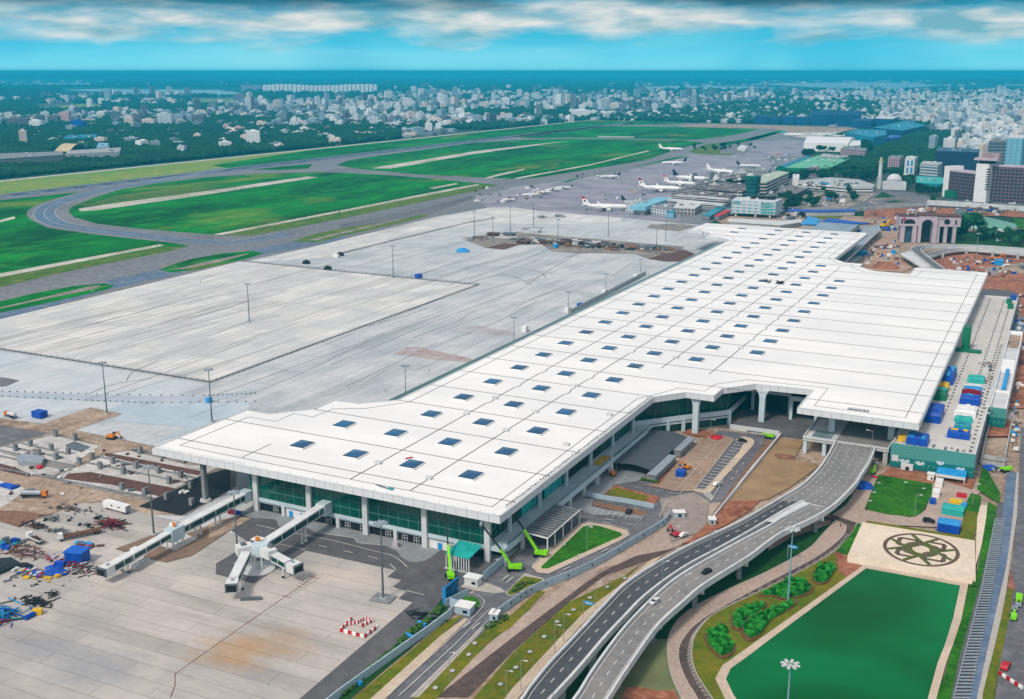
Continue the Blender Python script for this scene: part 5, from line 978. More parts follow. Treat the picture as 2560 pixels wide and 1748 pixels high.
q = G1(13, 1420, 45); car('dark pickup truck parked beside the blue sheds', *q, 1.5, R(5), m_black, 5)
def truck(lab, x, y, z, a, cabm, bedm, ln=9., load=None, kind='flatbed', group=None):
    t_ = thing('truck', lab, 'truck', (x, y, z), group)
    def add(b, nm, m): o = b.build(nm, m); o.parent = t_; return o
    add(MB().box(-ln / 2, -1.1, .8, ln / 2, 1.1, 1.15), 'chassis', m_black)
    c = MB(); c.ring([[(ln / 2 - 2.1, yy, .9), (ln / 2, yy, .9), (ln / 2, yy, 2.0), (ln / 2 - .25, yy, 3.0), (ln / 2 - 2.1, yy, 3.05)] for yy in (-1.2, 1.2)]); add(c, 'cab', cabm)
    add(MB().face([(ln / 2 + .01, -1.05, 1.95), (ln / 2 + .01, 1.05, 1.95), (ln / 2 - .22, 1.05, 2.9), (ln / 2 - .22, -1.05, 2.9)]), 'windscreen', m_win)
    if kind == 'tank': b = MB(); b.tube([(-ln / 2, 0, 2.1), (-ln / 2 + .3, 0, 2.1), (ln / 2 - 2.6, 0, 2.1), (ln / 2 - 2.4, 0, 2.1)], [.8, 1.1, 1.1, .8], 12); add(b, 'tank', bedm)
    elif kind == 'mixer': b = MB(); b.tube([(-ln / 2, 0, 2.8), (-ln / 2 + 1.2, 0, 2.7), (0, 0, 2.3), (ln / 2 - 2.5, 0, 2.0)], [.6, 1.2, 1.4, .7], 12); add(b, 'drum', bedm)
    else:
        add(MB().box(-ln / 2, -1.25, 1.15, ln / 2 - 2.3, 1.25, 1.4), 'bed', bedm); add(MB().box(-ln / 2, -1.25, 1.4, ln / 2 - 2.3, -1.17, 1.9).box(-ln / 2, 1.17, 1.4, ln / 2 - 2.3, 1.25, 1.9).box(-ln / 2, -1.17, 1.4, -ln / 2 + .08, 1.17, 1.9), 'bed_side', bedm)
        if load:
            b = MB()
            for i in range(14): b.beam((random.uniform(-ln / 2 + .3, 0), random.uniform(-1, 1), random.uniform(1.5, 2.2)), (random.uniform(0, ln / 2 - 2.6), random.uniform(-1, 1), random.uniform(1.5, 2.2)), .35, .3)
            add(b, 'load', load)
    for wx in (ln / 2 - 1.3, -ln / 2 + 1.2, -ln / 2 + 2.5):
        for wy in (-1.05, 1.05): w = MB(); w.tube([(wx, wy - .16, .5), (wx, wy + .16, .5)], .5, 12); add(w, 'wheel', m_tyre)
    t_.rotation_euler = (0, 0, a); return t_
q = G1('g', 590, 780); truck('flatbed truck with white cab, orange crane and a load of brown scrap', *q, .8, R(170), m_wht, m_conc_l, 10, m_brown)
q = G1('g', 1320, 700); truck('long timber laden lorry with a white cab on the pale site slab', *q, .8, R(-122), m_wht, m_wood, 17, m_wood)
q = G1(6, 305, 1400); truck('grey tanker lorry with an orange cab on the site track', *q, .8, R(25), m_orange, m_steel_l, 12, None, 'tank')
q = G1(6, 95, 695); truck('pink and white tanker truck on the haul road at the far left', *q, .9, R(175), m_orange, m_conc_l, 9, None, 'tank')
# trailer / bus
q = G1('g', 1940, 270); t_ = thing('site_trailer', 'long white box trailer at the edge of the pale site slab', 'trailer', (*q, .8)); 
for nm, m, b in (('body', m_wht, MB().box(-7, -1.5, .9, 7, 1.5, 3.7)), ('end_panel', m_steel_l, MB().box(7.01, -1.35, 1.0, 7.08, 1.35, 3.5)), ('window', m_win, MB().box(-2, -1.53, 2.2, -1, -1.5, 2.9).box(2.5, -1.53, 2.2, 3.5, -1.5, 2.9)), ('wheel', m_tyre, MB().tube([(4.6, -1.3, .55), (4.6, 1.3, .55)], .5, 12).tube([(5.8, -1.3, .55), (5.8, 1.3, .55)], .5, 12).tube([(-5, -1.3, .55), (-5, 1.3, .55)], .5, 12))): o = b.build(nm, m); o.parent = t_
t_.rotation_euler = (0, 0, R(-3))
# excavator
def excavator(lab, q, a, m, s=1.):
    t_ = thing('excavator', lab, 'excavator', (*q, .8), 'excavators')
    def add(b, nm, mm): o = b.build(nm, mm); o.parent = t_
    add(MB().box(-2.2 * s, -1.5 * s, .05, 2.2 * s, -.9 * s, .9 * s).box(-2.2 * s, .9 * s, .05, 2.2 * s, 1.5 * s, .9 * s), 'tracks', m_tyre)
    add(MB().box(-2.2 * s, -1.3 * s, 1.0 * s, 1.4 * s, 1.3 * s, 2.2 * s), 'body', m); add(MB().box(.2 * s, .3 * s, 2.2 * s, 1.5 * s, 1.3 * s, 3.2 * s), 'cab', m_win)
    add(MB().beam((1.2 * s, -.2, 2.2 * s), (3.6 * s, -.2, 4.4 * s), .5 * s, .6 * s).beam((3.6 * s, -.2, 4.4 * s), (5.4 * s, -.2, 1.6 * s), .4 * s, .5 * s), 'arm', m); add(MB().box(4.8 * s, -.8 * s, .6 * s, 5.8 * s, .4 * s, 1.7 * s), 'bucket', m_steel)
    t_.rotation_euler = (0, 0, a)
excavator('yellow orange excavator at the corner of the blue grey apron', G1(6, 990, 885), R(10), m_orange, 1.1)
excavator('orange excavator on the red earth inside the loop ramp', G1('c', 1640, 1360), R(30), m_orange, 1.8)
excavator('yellow crawler crane beside the exit ramp', G1('c', 255, 950), R(60), m_yellow, 2.4)
excavator('red digger on the pink path beside the boundary wall', G1(12, 1445, 160), R(150), m_red, .9)
excavator('orange digger with a black bed beside the grey kiosk', G1(8, 1540, 1150), R(160), m_orange, .8)
# ---------------- lamp posts and masts ----------------
def mast(lab, x, y, z0, h, r=.45, head='ring', m=m_steel, base=True, group='tall apron floodlight masts'):
    t_ = thing('light_mast', lab, 'light mast', (x, y, z0), group); b = MB().cyl(x, y, z0, z0 + h, r, r * .42, 10); b.build('pole', m, t_)
    hd = MB()
    if head == 'ring':
        hd.cyl(x, y, z0 + h, z0 + h + .35, 1.5, 1.5, 14)
        for i in range(8): a = i / 8 * 6.2832; hd.obox(x + 2.0 * math.cos(a), y + 2.0 * math.sin(a), z0 + h - .2, z0 + h + .25, 1.1, .8, a)
    else:
        for i in range(8):
            a = i / 8 * 6.2832; c, s = math.cos(a), math.sin(a); hd.beam((x, y, z0 + h), (x + 1.3 * c, y + 1.3 * s, z0 + h + .15), .12, .12); hd.obox(x + 1.9 * c, y + 1.9 * s, z0 + h, z0 + h + .28, 1.5, .75, a)
    hd.build('lamp_head', m_steel_l if head == 'ring' else m_conc_l, t_)
    if base: MB().obox(x, y, z0 - .1, z0 + .5, 2.6, 2.6, .1).build('base', m_conc, t_)
    return t_
MS = [((-464.7, 423.2), 'beside the bare soil square'), ((-402.5, 438.3), 'behind the near left corner of the terminal roof'), ((-545.3, 641.9), 'alone in the middle of the pale fenced apron panel'), ((-547.6, 848.1), 'beside a blue skip at the fenced apron panel'), ((-605.9, 1112.7), 'leftmost at the building pit'), ((-585, 1163.6), 'behind the pit, left of two dark machines'), ((-579.6, 1216.4), 'on the small blue grey square beyond the pit'), ((-560.7, 1072.5), 'on the red soil square in front of the pit'), ((-487.7, 1085.5), 'beside the small blue tank in the pit'), ((-467.4, 1182.1), 'at the right end of the pit, tallest against the old apron'), ((-372.2, 1076.9), 'at the corner of the brown trench near the roof'), ((-396.8, 1179.1), 'on the small grey square near the far roof corner'), ((-271.3, 304.4), 'between the forked boarding bridge and the straight one'), ((-320.9, 310.7), 'rising behind the straight boarding bridge'), ((-205, 305), 'on a square kerbed base near the zigzag apron edge')]
for (x, y), s_ in MS: mast('tall grey floodlight mast ' + s_, x, y, .6, 29.4)
b = MB().obox(-205, 305, .62, 1.0, 8, 6.5, .1); tag(b.build('mast_plinth', m_conc_d, origin=(-205, 305, .6)), 'square kerbed concrete plinth under the floodlight mast by the zigzag edge', 'plinth')
for (x, y), h, s_ in (((-345.6, 957.7), 16, 'farthest of the row along the left roof edge'), ((-345.6, 870.9), 16, 'second from the far end along the left roof edge'), ((-340.8, 779.7), 17, 'beside the blue bin along the left roof edge'), ((-337.6, 677.2), 17, 'beside the white tank along the left roof edge'), ((-335, 528.9), 17.8, 'nearest of the row along the left roof edge')): mast('dark mushroom headed lamp mast ' + s_, x, y, .6, h, .28, 'ring', m_steel, False, 'lamp masts along the left roof edge')
mast('tall pale mast with ring of lamps on the planted bank left of the pond', -73.2, 368.4, 1.1, 27.5, .4, 'petal', M('blue_grey_pole', '#7fa3b3', '#6f93a5', .5), False, 'tall masts by the pond')
mast('tall pale mast with petal lamp head in front of the green pond', *P(1976, 1662, 28.6), 1.1, 27.5, .4, 'petal', bpy.data.materials['blue_grey_pole'], False, 'tall masts by the pond')
mast('slim pale mast inside the red earth loop beyond the terminal', *G1('c', 1380, 1400), 1, 30, .4, 'ring', m_steel_l, True)
def lamp(lab, k, x, y, h=10, z0=.9, arm=(1.8, 0), z=None, m=m_steel_l):
    q = G1(k, x, y, z or 0); t_ = thing('street_lamp', lab, 'street lamp', (*q, z0), 'slim street lamps'); b = MB(); b.tube([(*q, z0), (*q, z0 + h)], [.12, .07], 6); b.build('pole', m, t_)
    b = MB(); b.tube([(*q, z0 + h), (q[0] + arm[0], q[1] + arm[1], z0 + h + .25)], .06, 6); b.obox(q[0] + arm[0], q[1] + arm[1], z0 + h + .15, z0 + h + .4, 1.1, .45, math.atan2(arm[1], arm[0])); b.build('lamp_arm', m_conc_l, t_)
for lab, k, x, y in (('slim street lamp at the bottom left of the olive verge', 12, 78, 1525), ('slim street lamp on the olive verge left of the taller twin', 12, 378, 1195), ('slim street lamp standing where the olive verge meets the sandy path', 12, 457, 1095), ('slim street lamp near the blue direction sign', 12, 735, 800), ('slim street lamp behind the long curved wall', 12, 577, 540), ('slim street lamp inside the triangular lawn', 12, 662, 285), ('slim street lamp beside the red digger', 12, 1427, 280), ('slim street lamp on the near olive strip beside the road', 11, 1715, 1450), ('slim street lamp at the bottom right corner of the olive strip', 11, 2215, 1620), ('slim street lamp in the square lawn', 9, 1290, 1575), ('street lamp beside the grey kiosks', 8, 1572, 1080), ('slim street lamp in front of the flared column', 8, 1748, 880), ('slim lamp at the edge of the red trench near the blue sheds', 9, 1800, 1475)): lamp(lab, k, x, y)
for lab, x, y in (('slim lamp on the inner parapet of the viaduct, farthest', 1755, 300), ('slim lamp on the inner parapet of the viaduct, middle', 1328, 580), ('slim lamp on the outer parapet of the viaduct, middle', 1520, 700), ('slim lamp on the outer parapet of the viaduct, farther', 1943, 410)): lamp(lab, 12, x, y, 9, ZD, (1.5, 1), ZD)
lamp('bent street lamp on the departures deck under the canopy edge', 'k', 1022, 560, 8.5, ZD, (-2.6, 0), ZD)
# blue road signs
for lab, k, x, y, h in (('blue oval direction sign on a post beside the sandy path', 12, 632, 893, 7), ('small blue sign on a post in the dark lawn under the viaduct', 13, 170, 360, 6)):
    q = G1(k, x, y); t_ = thing('road_sign', lab, 'road sign', (*q, .9), 'blue road signs'); b = MB().tube([(*q, .9), (*q, .9 + h)], .12, 6); b.build('post', m_steel_l, t_)
    b = MB(); n = 14; b.ring([[(q[0] + 1.9 + 2.0 * math.cos(i / n * 6.2832), q[1] + yy, h + .2 + .75 * math.sin(i / n * 6.2832)) for i in range(n)] for yy in (-.06, .06)]); p_ = b.build('sign_panel', m_blue_l, t_)
    b = MB()
    for i in range(3): b.box(q[0] + .7 + i * .85, q[1] - .1, h, q[0] + 1.2 + i * .85, q[1] - .07, h + .4)
    b.build('sign_symbols', m_wht, p_)
# blue sheds and covered piles near the square lawn
for i, (k, x, y, lx, ly, h, m, lab) in enumerate([(13, 1590, 130, 8.5, 7, 3.6, m_blue, 'blue walled shed with a light blue roof beside the plaza'), (9, 1620, 1570, 8.5, 7, 3.0, m_cyan, 'turquoise roofed shed behind the blue one'), (9, 1650, 1480, 5, 4, 2, m_yellow, 'yellow covered stack of boards beside the turquoise shed'), (9, 1720, 1500, 2.5, 3, 1.8, m_blue_l, 'small light blue bin beside the yellow boards'), (9, 1700, 1410, 4, 3, 1.6, m_red, 'red and grey covered stack behind the yellow boards'), (9, 1500, 1320, 3, 5.5, 3, m_wht, 'white cabin, farther of the pair beside the square lawn'), (9, 1475, 1410, 3, 5, 3, m_wht, 'white cabin, nearer of the pair beside the square lawn'), (9, 1445, 1470, 2.4, 3, 2.4, m_blue, 'dark blue bin below the white cabins'), (8, 1475, 1225, 4, 4.4, 2.8, m_blue, 'blue crate stack on the tan parking bays'), (8, 1235, 1270, 0, 0, 0, None, ''), (6, 320, 700, 7, 5, 3.4, m_blue, 'blue container on the haul road at the left'), (6, 1828, 565, 2.5, 3, 2.6, m_blue_l, 'pair of blue barrels standing beside the floodlight mast'), (4, 520, 805, 4.5, 6, 3.4, m_blue, 'blue skip at the far edge of the apron panel'), (4, 1615, 1000, 4, 5, 2.6, m_blue, 'blue bin beside the left roof edge'), (4, 1450, 600, 4, 6, 3.4, m_blue_l, 'small blue tank in the building pit'), (5, 1230, 650, 8, 12, 4, m_blue_l, 'blue covered heap beyond the terminal roof'), (5, 1440, 640, 5, 7, 3, m_blue_l, 'small light blue bin on the sand beyond the roof'), ('c', 1665, 1420, 8, 12, 5, m_blue_l, 'bright blue tank on the red earth at the far right'), ('c', 265, 985, 10, 8, 3, m_blue, 'dark blue box beside the crawler crane'), ('e', 1310, 110, 0, 0, 0, None, '')]):
    if not lx: continue
    q = G1(k, x, y); b = MB(); b.ring([[(q[0] + sx * lx / 2 * s_, q[1] + sy * ly / 2 * s_ + ly / 2, z) for sx, sy in ((-1, -1), (1, -1), (1, 1), (-1, 1))] for s_, z in ((1, .8), (1.0, .8 + h * .88), (1.06, .8 + h * .9), (1.04, .8 + h))])
    b.box(q[0] - lx * .5, q[1], .8 + h, q[0] + lx * .5, q[1] + ly * .98, .85 + h, 1)
    tag(b.build('storage_box' if m is not m_wht else 'site_cabin', [m, m_blue_l if i in (0,) else m], origin=(*q, .8)), lab, 'storage box' if m is not m_wht else 'cabin')
for k, x, y, r_, m, lab in (('k', 910, 1035, 5, m_blue, 'crumpled blue tarpaulin heap beside the outer parapet of the viaduct'), ('k', 1055, 925, 1.6, m_red, 'small red heap beside the dark opening under the deck'), ('f', 1235, 1020, 3.4, m_blue, 'blue and pink covered heap beside the narrow lawn at the right'), (8, 1805, 880, 3.2, m_red, 'red covered heap at the top of the parking bays'), (4, 830, 622, 7, m_blue_l, 'crumpled blue sheet heap in the middle of the far apron')):
    q = G1(k, x, y); b = MB().blob((q[0], q[1], 1.0), r_, r_ * .45, jit=.22, sub=1); tag(b.build('tarpaulin_heap', m, origin=(*q, .8)), lab, 'tarpaulin')
# white tanks / boxes along left edge of the roof
for i, (x, y, lab) in enumerate(((1250, 1165, 'white tank beside the lamp mast, nearest along the left roof edge'), (1540, 1035, 'white box by the second lamp mast along the left roof edge'), (1785, 912, 'white box by the third lamp mast along the left roof edge'), (2000, 805, 'white box farthest along the left roof edge'))):
    q = G1(4, x, y); tag(MB().obox(*q, .6, 4.6, 3.5, 5).obox(q[0] + 1, q[1], 4.6, 5.2, 1.5, 2).build('equipment_box', m_wht, origin=(*q, .6)), lab, 'equipment box', 'white boxes along the roof edge')
wall('site_fence', 'grey fence strip along the far left side of the terminal roof', G(4, [(1560, 1045), (1760, 940), (1990, 820), (2065, 780)]), .6, 3.6, .4, m_steel_l)
# barriers
def barrier_set(pts, lab, nm='safety_barrier'):
    for i, (p, q, z0, lb) in enumerate(pts):
        b = MB(); n = 6; P0, P1 = Vector((*p, z0)), Vector((*q, z0))
        for j in range(n): a, c = P0.lerp(P1, j / n), P0.lerp(P1, (j + 1) / n); b.beam((a.x, a.y, z0 + 1.1), (c.x, c.y, z0 + 1.1), .5, 1.1, j % 2)
        tag(b.build(nm, [m_red, m_wht], origin=(*p, z0)), lb, 'barrier', lab)
bq = [G1(11, *p) for p in ((745, 1000), (960, 1058), (1080, 968), (1040, 915), (965, 895), (850, 900), (800, 950), (900, 930), (940, 960))]
barrier_set([(bq[0], bq[1], .6, 'longest red and white barrier, along the front of the square on the apron'), (bq[1], bq[2], .6, 'red and white barrier on the right side of the square on the apron'), (bq[3], bq[4], .6, 'red and white barrier at the back right of the square'), (bq[5], bq[0], .6, 'red and white barrier on the left side of the square'), (bq[6], bq[7], .6, 'red and white barrier lying inside the square, left'), (bq[7], bq[4], .6, 'red and white barrier at the back of the square'), (bq[8], bq[3], .6, 'red and white barrier lying inside the square, right')], 'red and white barriers')
barrier_set([(G1(13, 2035, 1400), G1(13, 2250, 1540), 1.5, 'red and white barrier across the far right road at the frame edge')], 'red and white barriers')
# ---------------- boarding bridges ----------------
m_jb = M('bridge_white', '#dcdcd9', '#cacbca', .3); m_jbg = glass('bridge_glass', '#174d4a', .2)
def tunnel(par, p, q, w_=3.4, h=3.0, nm='tunnel', gl=True):
    b = MB(); P0, P1 = Vector(p), Vector(q); b.beam(P0, P1, w_, h); b.build(nm, m_jb, par)
    d = (P1 - P0); u = Vector((-d.y, d.x, 0)).normalized()
    if gl:
        b = MB()
        for s in (1, -1):
            a, c = P0.lerp(P1, .03) + u * s * (w_ / 2 + .03), P0.lerp(P1, .97) + u * s * (w_ / 2 + .03)
            z0, z1 = -.55, -h + .6; b.face([(a.x, a.y, a.z + z0), (c.x, c.y, c.z + z0), (c.x, c.y, c.z + z1), (a.x, a.y, a.z + z1)])
        b.build('side_glazing', m_jbg, par); b = MB(); n = max(2, int(d.length / 7))
        for i in range(n + 1):
            a = P0.lerp(P1, i / n)
            for s in (1, -1): c = a + u * s * (w_ / 2 + .1); b.obox(c.x, c.y, a.z - h, a.z - .2, .22, .22)
        b.build('ribs', m_jb, par)
def cab(par, p, a, s=1.):
    x, y, z = p; MB().obox(x, y, z - 3.5, z + .1, 4.6 * s, 4.2 * s, a, 0, 0).build('cab', m_jb, par); c, d = math.cos(a), math.sin(a)
    MB().obox(x + c * 2.45 * s, y + d * 2.45 * s, z - 3.0, z - .5, .25, 3.5 * s, a).build('cab_opening', m_dark, par)
    MB().obox(x + c * 2.5 * s, y + d * 2.5 * s, z - .3, z + .15, .9, 4.3 * s, a).obox(x + c * 2.3 * s - d * 2.1, y + d * 2.3 * s + c * 2.1, z - 3.4, z, .7, .25, a).obox(x + c * 2.3 * s + d * 2.1, y + d * 2.3 * s - c * 2.1, z - 3.4, z, .7, .25, a).build('cab_canopy', m_steel, par)
    MB().obox(x - c * .8, y - d * .8, z + .1, z + .6, 1.2, 1.0, a).build('roof_unit', m_steel_l, par)
def legs(par, x, y, z, w_=2.6, a=0., r=.3, nm='leg'):
    c, d = math.cos(a), math.sin(a)
    for s in (1, -1): MB().obox(x - d * s * w_ / 2, y + c * s * w_ / 2, .6, z, .55, .55, a).obox(x - d * s * w_ / 2, y + c * s * w_ / 2, .6, .9, 1.3, 1.1, a).build(nm, m_jb, par)
def bogie(par, x, y, z, a):
    c, d = math.cos(a), math.sin(a); legs(par, x, y, z, 3.0, a)
    for s in (1, -1): w = MB(); w.tube([(x - d * s * 1.4, y + c * s * 1.4, 1.2), (x - d * s * 2.0, y + c * s * 2.0, 1.2)], .6, 12); w.build('wheel', m_tyre, par)
# straight bridge, left
B1 = thing('boarding_bridge', 'long straight white boarding bridge with green glazing at the left of the terminal', 'boarding bridge', (-304, 300, .6), 'boarding bridges')
tunnel(B1, (-303.6, 350, 9.3), (-303.8, 304, 8.8), 3.8, 3.4); MB().box(-305.8, 345.5, 5.0, -301.4, 350.3, 9.7).build('vestibule', m_pblue, B1)
MB().box(-306.2, 301.5, 4.2, -301.6, 308.5, 9.4).build('rotunda', m_pblue, B1)
tunnel(B1, (-303.9, 303, 8.6), (-304.3, 281, 7.4), 3.2, 2.9, 'moving_tunnel'); tunnel(B1, (-304.3, 282, 7.6), (-304.7, 272.5, 7.0), 3.6, 3.3, 'moving_tunnel'); cab(B1, (-304.9, 270.4, 6.9), R(-92))
for y in (330, 318): legs(B1, -303.7, y, 6.0, 3.0)
for x, y in ((-305.6, 302.3), (-302.2, 302.3), (-305.6, 307.8), (-302.2, 307.8)): MB().obox(x, y, .6, 4.3, .45, .45).build('leg', m_jb, B1)
bogie(B1, -304.4, 279, 4.5, R(90)); MB().obox(-302.0, 284, 2.3, 3.6, 1.6, 7.5, .1).build('service_stair', m_steel_l, B1); MB().obox(-305.6, 306.5, 9.4, 10.3, 2.0, 2.4, 0, 0).build('roof_unit', m_wht, B1); MB().box(-304.6, 304.9, 9.4, -303.2, 305.2, 11.4).build('stand_sign', m_orange, B1)
MB().box(-307.3, 284.5, 6.5, -305.8, 287.5, 7.6).build('roof_unit', m_jb, B1)
# forked bridge
B2 = thing('boarding_bridge', 'forked white boarding bridge with two angled arms in front of the green glazed facade', 'boarding bridge', (-260, 315, .6), 'boarding bridges')
tunnel(B2, (-261.8, 350, 11.6), (-261.6, 309, 10.2), 3.8, 3.6); MB().box(-264, 345, 7, -259.4, 350.4, 12.0).build('vestibule', m_pblue, B2)
MB().cyl(-261.6, 306.2, 6, 10.2, 3.2, 3.2, 16).build('rotunda', m_pblue, B2); MB().obox(-264.6, 309, 10.2, 10.7, 4.6, 3.4).build('roof_unit', m_wht, B2); MB().box(-264.6, 307.3, 10.4, -262.4, 307.6, 12.2).build('stand_sign', m_orange, B2)
for x, y in ((-264.1, 303.8), (-259.4, 304.2), (-261.6, 302.6), (-262.3, 309.6)): MB().obox(x, y, .6, 6.2, .5, .5).build('leg', m_jb, B2)
MB().obox(-266.6, 303.0, 6.4, 10.0, 6.0, 4.4, R(55)).build('arm_joint', m_jb, B2); MB().obox(-266.8, 302.8, 10.0, 10.9, 1.8, 1.8, R(55)).build('roof_unit', m_steel, B2)
tunnel(B2, (-263.6, 300.5, 9.0), (-255.4, 283.5, 7.6), 3.4, 3.0, 'moving_tunnel'); cab(B2, (-253.6, 280.6, 7.4), R(-58)); bogie(B2, -256.2, 286.5, 4.6, R(118))
MB().obox(-256.6, 304.8, 6.4, 10.0, 6.4, 4.0, R(-16)).build('arm_joint', m_jb, B2); MB().obox(-256.2, 306.0, 10.0, 10.9, 1.8, 1.8).build('roof_unit', m_steel, B2)
tunnel(B2, (-253.6, 304.6, 8.6), (-245.6, 303.0, 7.8), 3.4, 3.0, 'moving_tunnel'); cab(B2, (-242.6, 302.5, 7.7), R(-12)); bogie(B2, -247.2, 303.4, 4.8, R(-10))
for y in (332,): legs(B2, -260.6, y, 6.8, 2.4)
MB().cyl(-261.5, 304.5, .6, .95, 6.5, 6.3, 20).build('base', m_conc_l, B2)
q = G1('h', 500, 1490); b = MB().obox(*q, .62, 1.5, 7.5, 1.3, R(32)); tag(b.build('steel_ramp', m_steel, origin=(*q, .6)), 'grey steel ramp lying on the apron in front of the forked bridge', 'ramp')
q = G1(11, 1240, 250); tag(MB().obox(*q, .7, 2.8, 2.4, 1.6).obox(q[0] + 2.6, q[1] - 1.5, .7, 1.0, 4.5, .3, -.7).build('site_trolley', m_pink, origin=(*q, .7)), 'small pinkish trolley on the rounded forecourt paving', 'trolley')
q = G1('h', 190, 245); b = MB()
for i in range(9): b.obox(q[0] + random.uniform(-4, 5), q[1] + random.uniform(-2, 2), .66, random.uniform(1.2, 2.2), random.uniform(1.5, 3), random.uniform(1, 2.4), random.random(), i % 3)
tag(b.build('materials_heap', [m_blue, m_crimson, m_steel], origin=(*q, .7)), 'blue and dark red materials heap under the straight boarding bridge', 'materials')
# ---------------- construction site objects ----------------
def stub(x, y, s=1., lab=''):
    t_ = thing('concrete_column', lab, 'column stub', (x, y, .8), 'grey column stubs in the foundation grid'); MB().box(x - .9 * s, y - .9 * s, .8, x + .9 * s, y + .9 * s, .8 + 3.2 * s).build('column', m_conc_d, t_)
    b = MB()
    for i in range(4): b.tube([(x - .7 + i * .45, y - .7, .8 + 3.2 * s), (x - .7 + i * .45, y - .7, .8 + 4.4 * s)], .05, 4)
    b.build('rebar', m_brown, t_)
rows = {365.5: 'second row', 357.8: 'third row', 382.3: 'back row', 341.5: 'front row'}
for x in (-457.5, -442.5, -430.6, -414.3, -400.5, -385.3, -371, -357.1): stub(x, 365.5, 1, 'grey concrete column stub in the middle back row of the foundation grid')
for x in (-458.5, -441.9, -429.8, -414.1, -400.4, -385.1, -356.6, -343.5): stub(x, 357.3, 1, 'grey concrete column stub in the middle front row of the foundation grid')
for x in (-458.5, -444.6, -399.4, -384.9, -370.8): stub(x, 382.3, 1.1, 'grey concrete column stub in the rear row of the foundation grid')
for x in (-370.3, -356.4, -343.5, -328.9): stub(x, 341.8, 1, 'grey concrete column stub in the front row of the foundation grid')
b = MB()
for p0, p1 in (((40, 950), (560, 1055)), ((140, 915), (590, 1020)), ((0, 990), (660, 1130)), ((0, 1040), (620, 1165)), ((750, 1095), (1640, 1275)), ((870, 1045), (1740, 1240)), ((240, 1195), (1350, 1412)), ((1640, 1275), (1740, 1240)), ((0, 1150), (240, 1195))):
    a, c = G(6, [p0, p1]); b.beam((*a, 1.5), (*c, 1.5), .35, .8)
tag(b.build('foundation_walls', m_conc_d, origin=(-410, 362, .6)), 'low grey foundation walls running in parallel across the building site at the left', 'foundation walls')
q = G(6, [(155, 1075), (235, 1050), (400, 1075), (370, 1140), (160, 1115)]); b = MB().quadbox(q, .8, 3.0); tag(b.build('shuttering_box', m_steel_l, origin=(*q[0], .8)), 'grey open shuttering box beside the red tarpaulin in the foundations', 'shuttering')
q = G1(6, 355, 1140); tag(MB().blob((*q, 1.2), 1.8, 1.0, sub=1).build('tarpaulin_heap', m_red, origin=(*q, .8)), 'bright red tarpaulin bundle in the foundations', 'tarpaulin')
q = G1(6, 75, 1310); tag(MB().ring([[(q[0] + sx * 4.6 * s_, q[1] + sy * 1.6 * s_, z) for sx, sy in ((-1, -1), (1, -1.2), (1.05, 1), (-.9, 1))] for s_, z in ((1, .8), (.95, 1.9), (.5, 2.4))]).build('covered_pallet', m_blue, origin=(*q, .8)), 'blue tarpaulin covered pallet on the white slab at the left edge', 'tarpaulin')
def heap(name, lab, cat, k, x, y, rx, ry, mats, n, zs=.8, ln=(1.5, 4), hmax=2.2, kind='bar'):
    q = G1(k, x, y); b = MB()
    for i in range(n):
        a = random.gauss(0, .5) * rx; c = random.gauss(0, .5) * ry; px, py = q[0] + a, q[1] + c; z = zs + random.uniform(.1, hmax) * math.exp(-((a / rx) ** 2 + (c / ry) ** 2)); l_ = random.uniform(*ln); an = random.uniform(0, 3.14)
        if kind == 'bar': b.beam((px - l_ / 2 * math.cos(an), py - l_ / 2 * math.sin(an), z), (px + l_ / 2 * math.cos(an), py + l_ / 2 * math.sin(an), z + random.uniform(-.3, .4)), random.uniform(.2, .5), .25, random.randrange(len(mats)))
        else: b.obox(px, py, zs - .1, z + .2, l_, l_ * random.uniform(.4, 1), an, random.randrange(len(mats)))
    o = b.build(name, mats, origin=(*q, zs)); tag(o, lab, cat)
    if name in ('building_works', 'rock_pile', 'rubble_row'): stuff(o)     # loose jumble nobody could count
heap('scrap_heap', 'sprawling heap of pinkish brown timber scrap left of the flatbed truck', 'scrap', 'g', 400, 960, 11, 4.5, [m_wood, m_brown, m_pink, m_tan], 120)
heap('scrap_heap', 'purple grey heap of broken steel right of the blue cube shelter', 'scrap', 'g', 1300, 1230, 8, 4, [m_brown, m_conc_l, m_steel, m_crimson], 110)
heap('steel_bundle', 'dark brown stack of steel beams by the edge of the brown soil', 'steel', 'g', 1830, 500, 6.5, 4, [m_brown, m_black, m_crimson], 60, ln=(3, 7))
heap('scrap_heap', 'dark machine parts beside the pale slab edge behind the flatbed truck', 'scrap', 'g', 600, 540, 9, 2.2, [m_black, m_steel, m_brown], 50)
heap('scrap_heap', 'grey green twisted parts above the white lorry cab', 'scrap', 'g', 1010, 635, 5, 1.8, [m_steel, m_conc_d], 26)
heap('scrap_heap', 'small dark heap near the top of the pale site slab', 'scrap', 'g', 1150, 260, 5, 2.2, [m_steel, m_brown], 22)
heap('scrap_heap', 'dark tyre shaped scrap strewn along the pale slab edge', 'scrap', 'g', 840, 420, 6, 1.6, [m_black, m_conc_d], 18)
heap('scrap_heap', 'grey heap by the dark brown steel beams', 'scrap', 'g', 1640, 400, 2, 2, [m_steel, m_black], 14)
heap('container_row', 'blue green covered goods beside the timber scrap at the left edge', 'materials', 'g', 110, 830, 8, 4, [m_blue, m_steel, m_teal], 26, kind='box', hmax=3)
heap('materials_heap', 'colourful clutter of red and blue bundles in front of the black car', 'materials', 'g', 560, 1320, 9, 3, [m_red, m_blue, m_steel, m_conc_l, m_yellow], 60, kind='box', ln=(.8, 2.2), hmax=1.2)
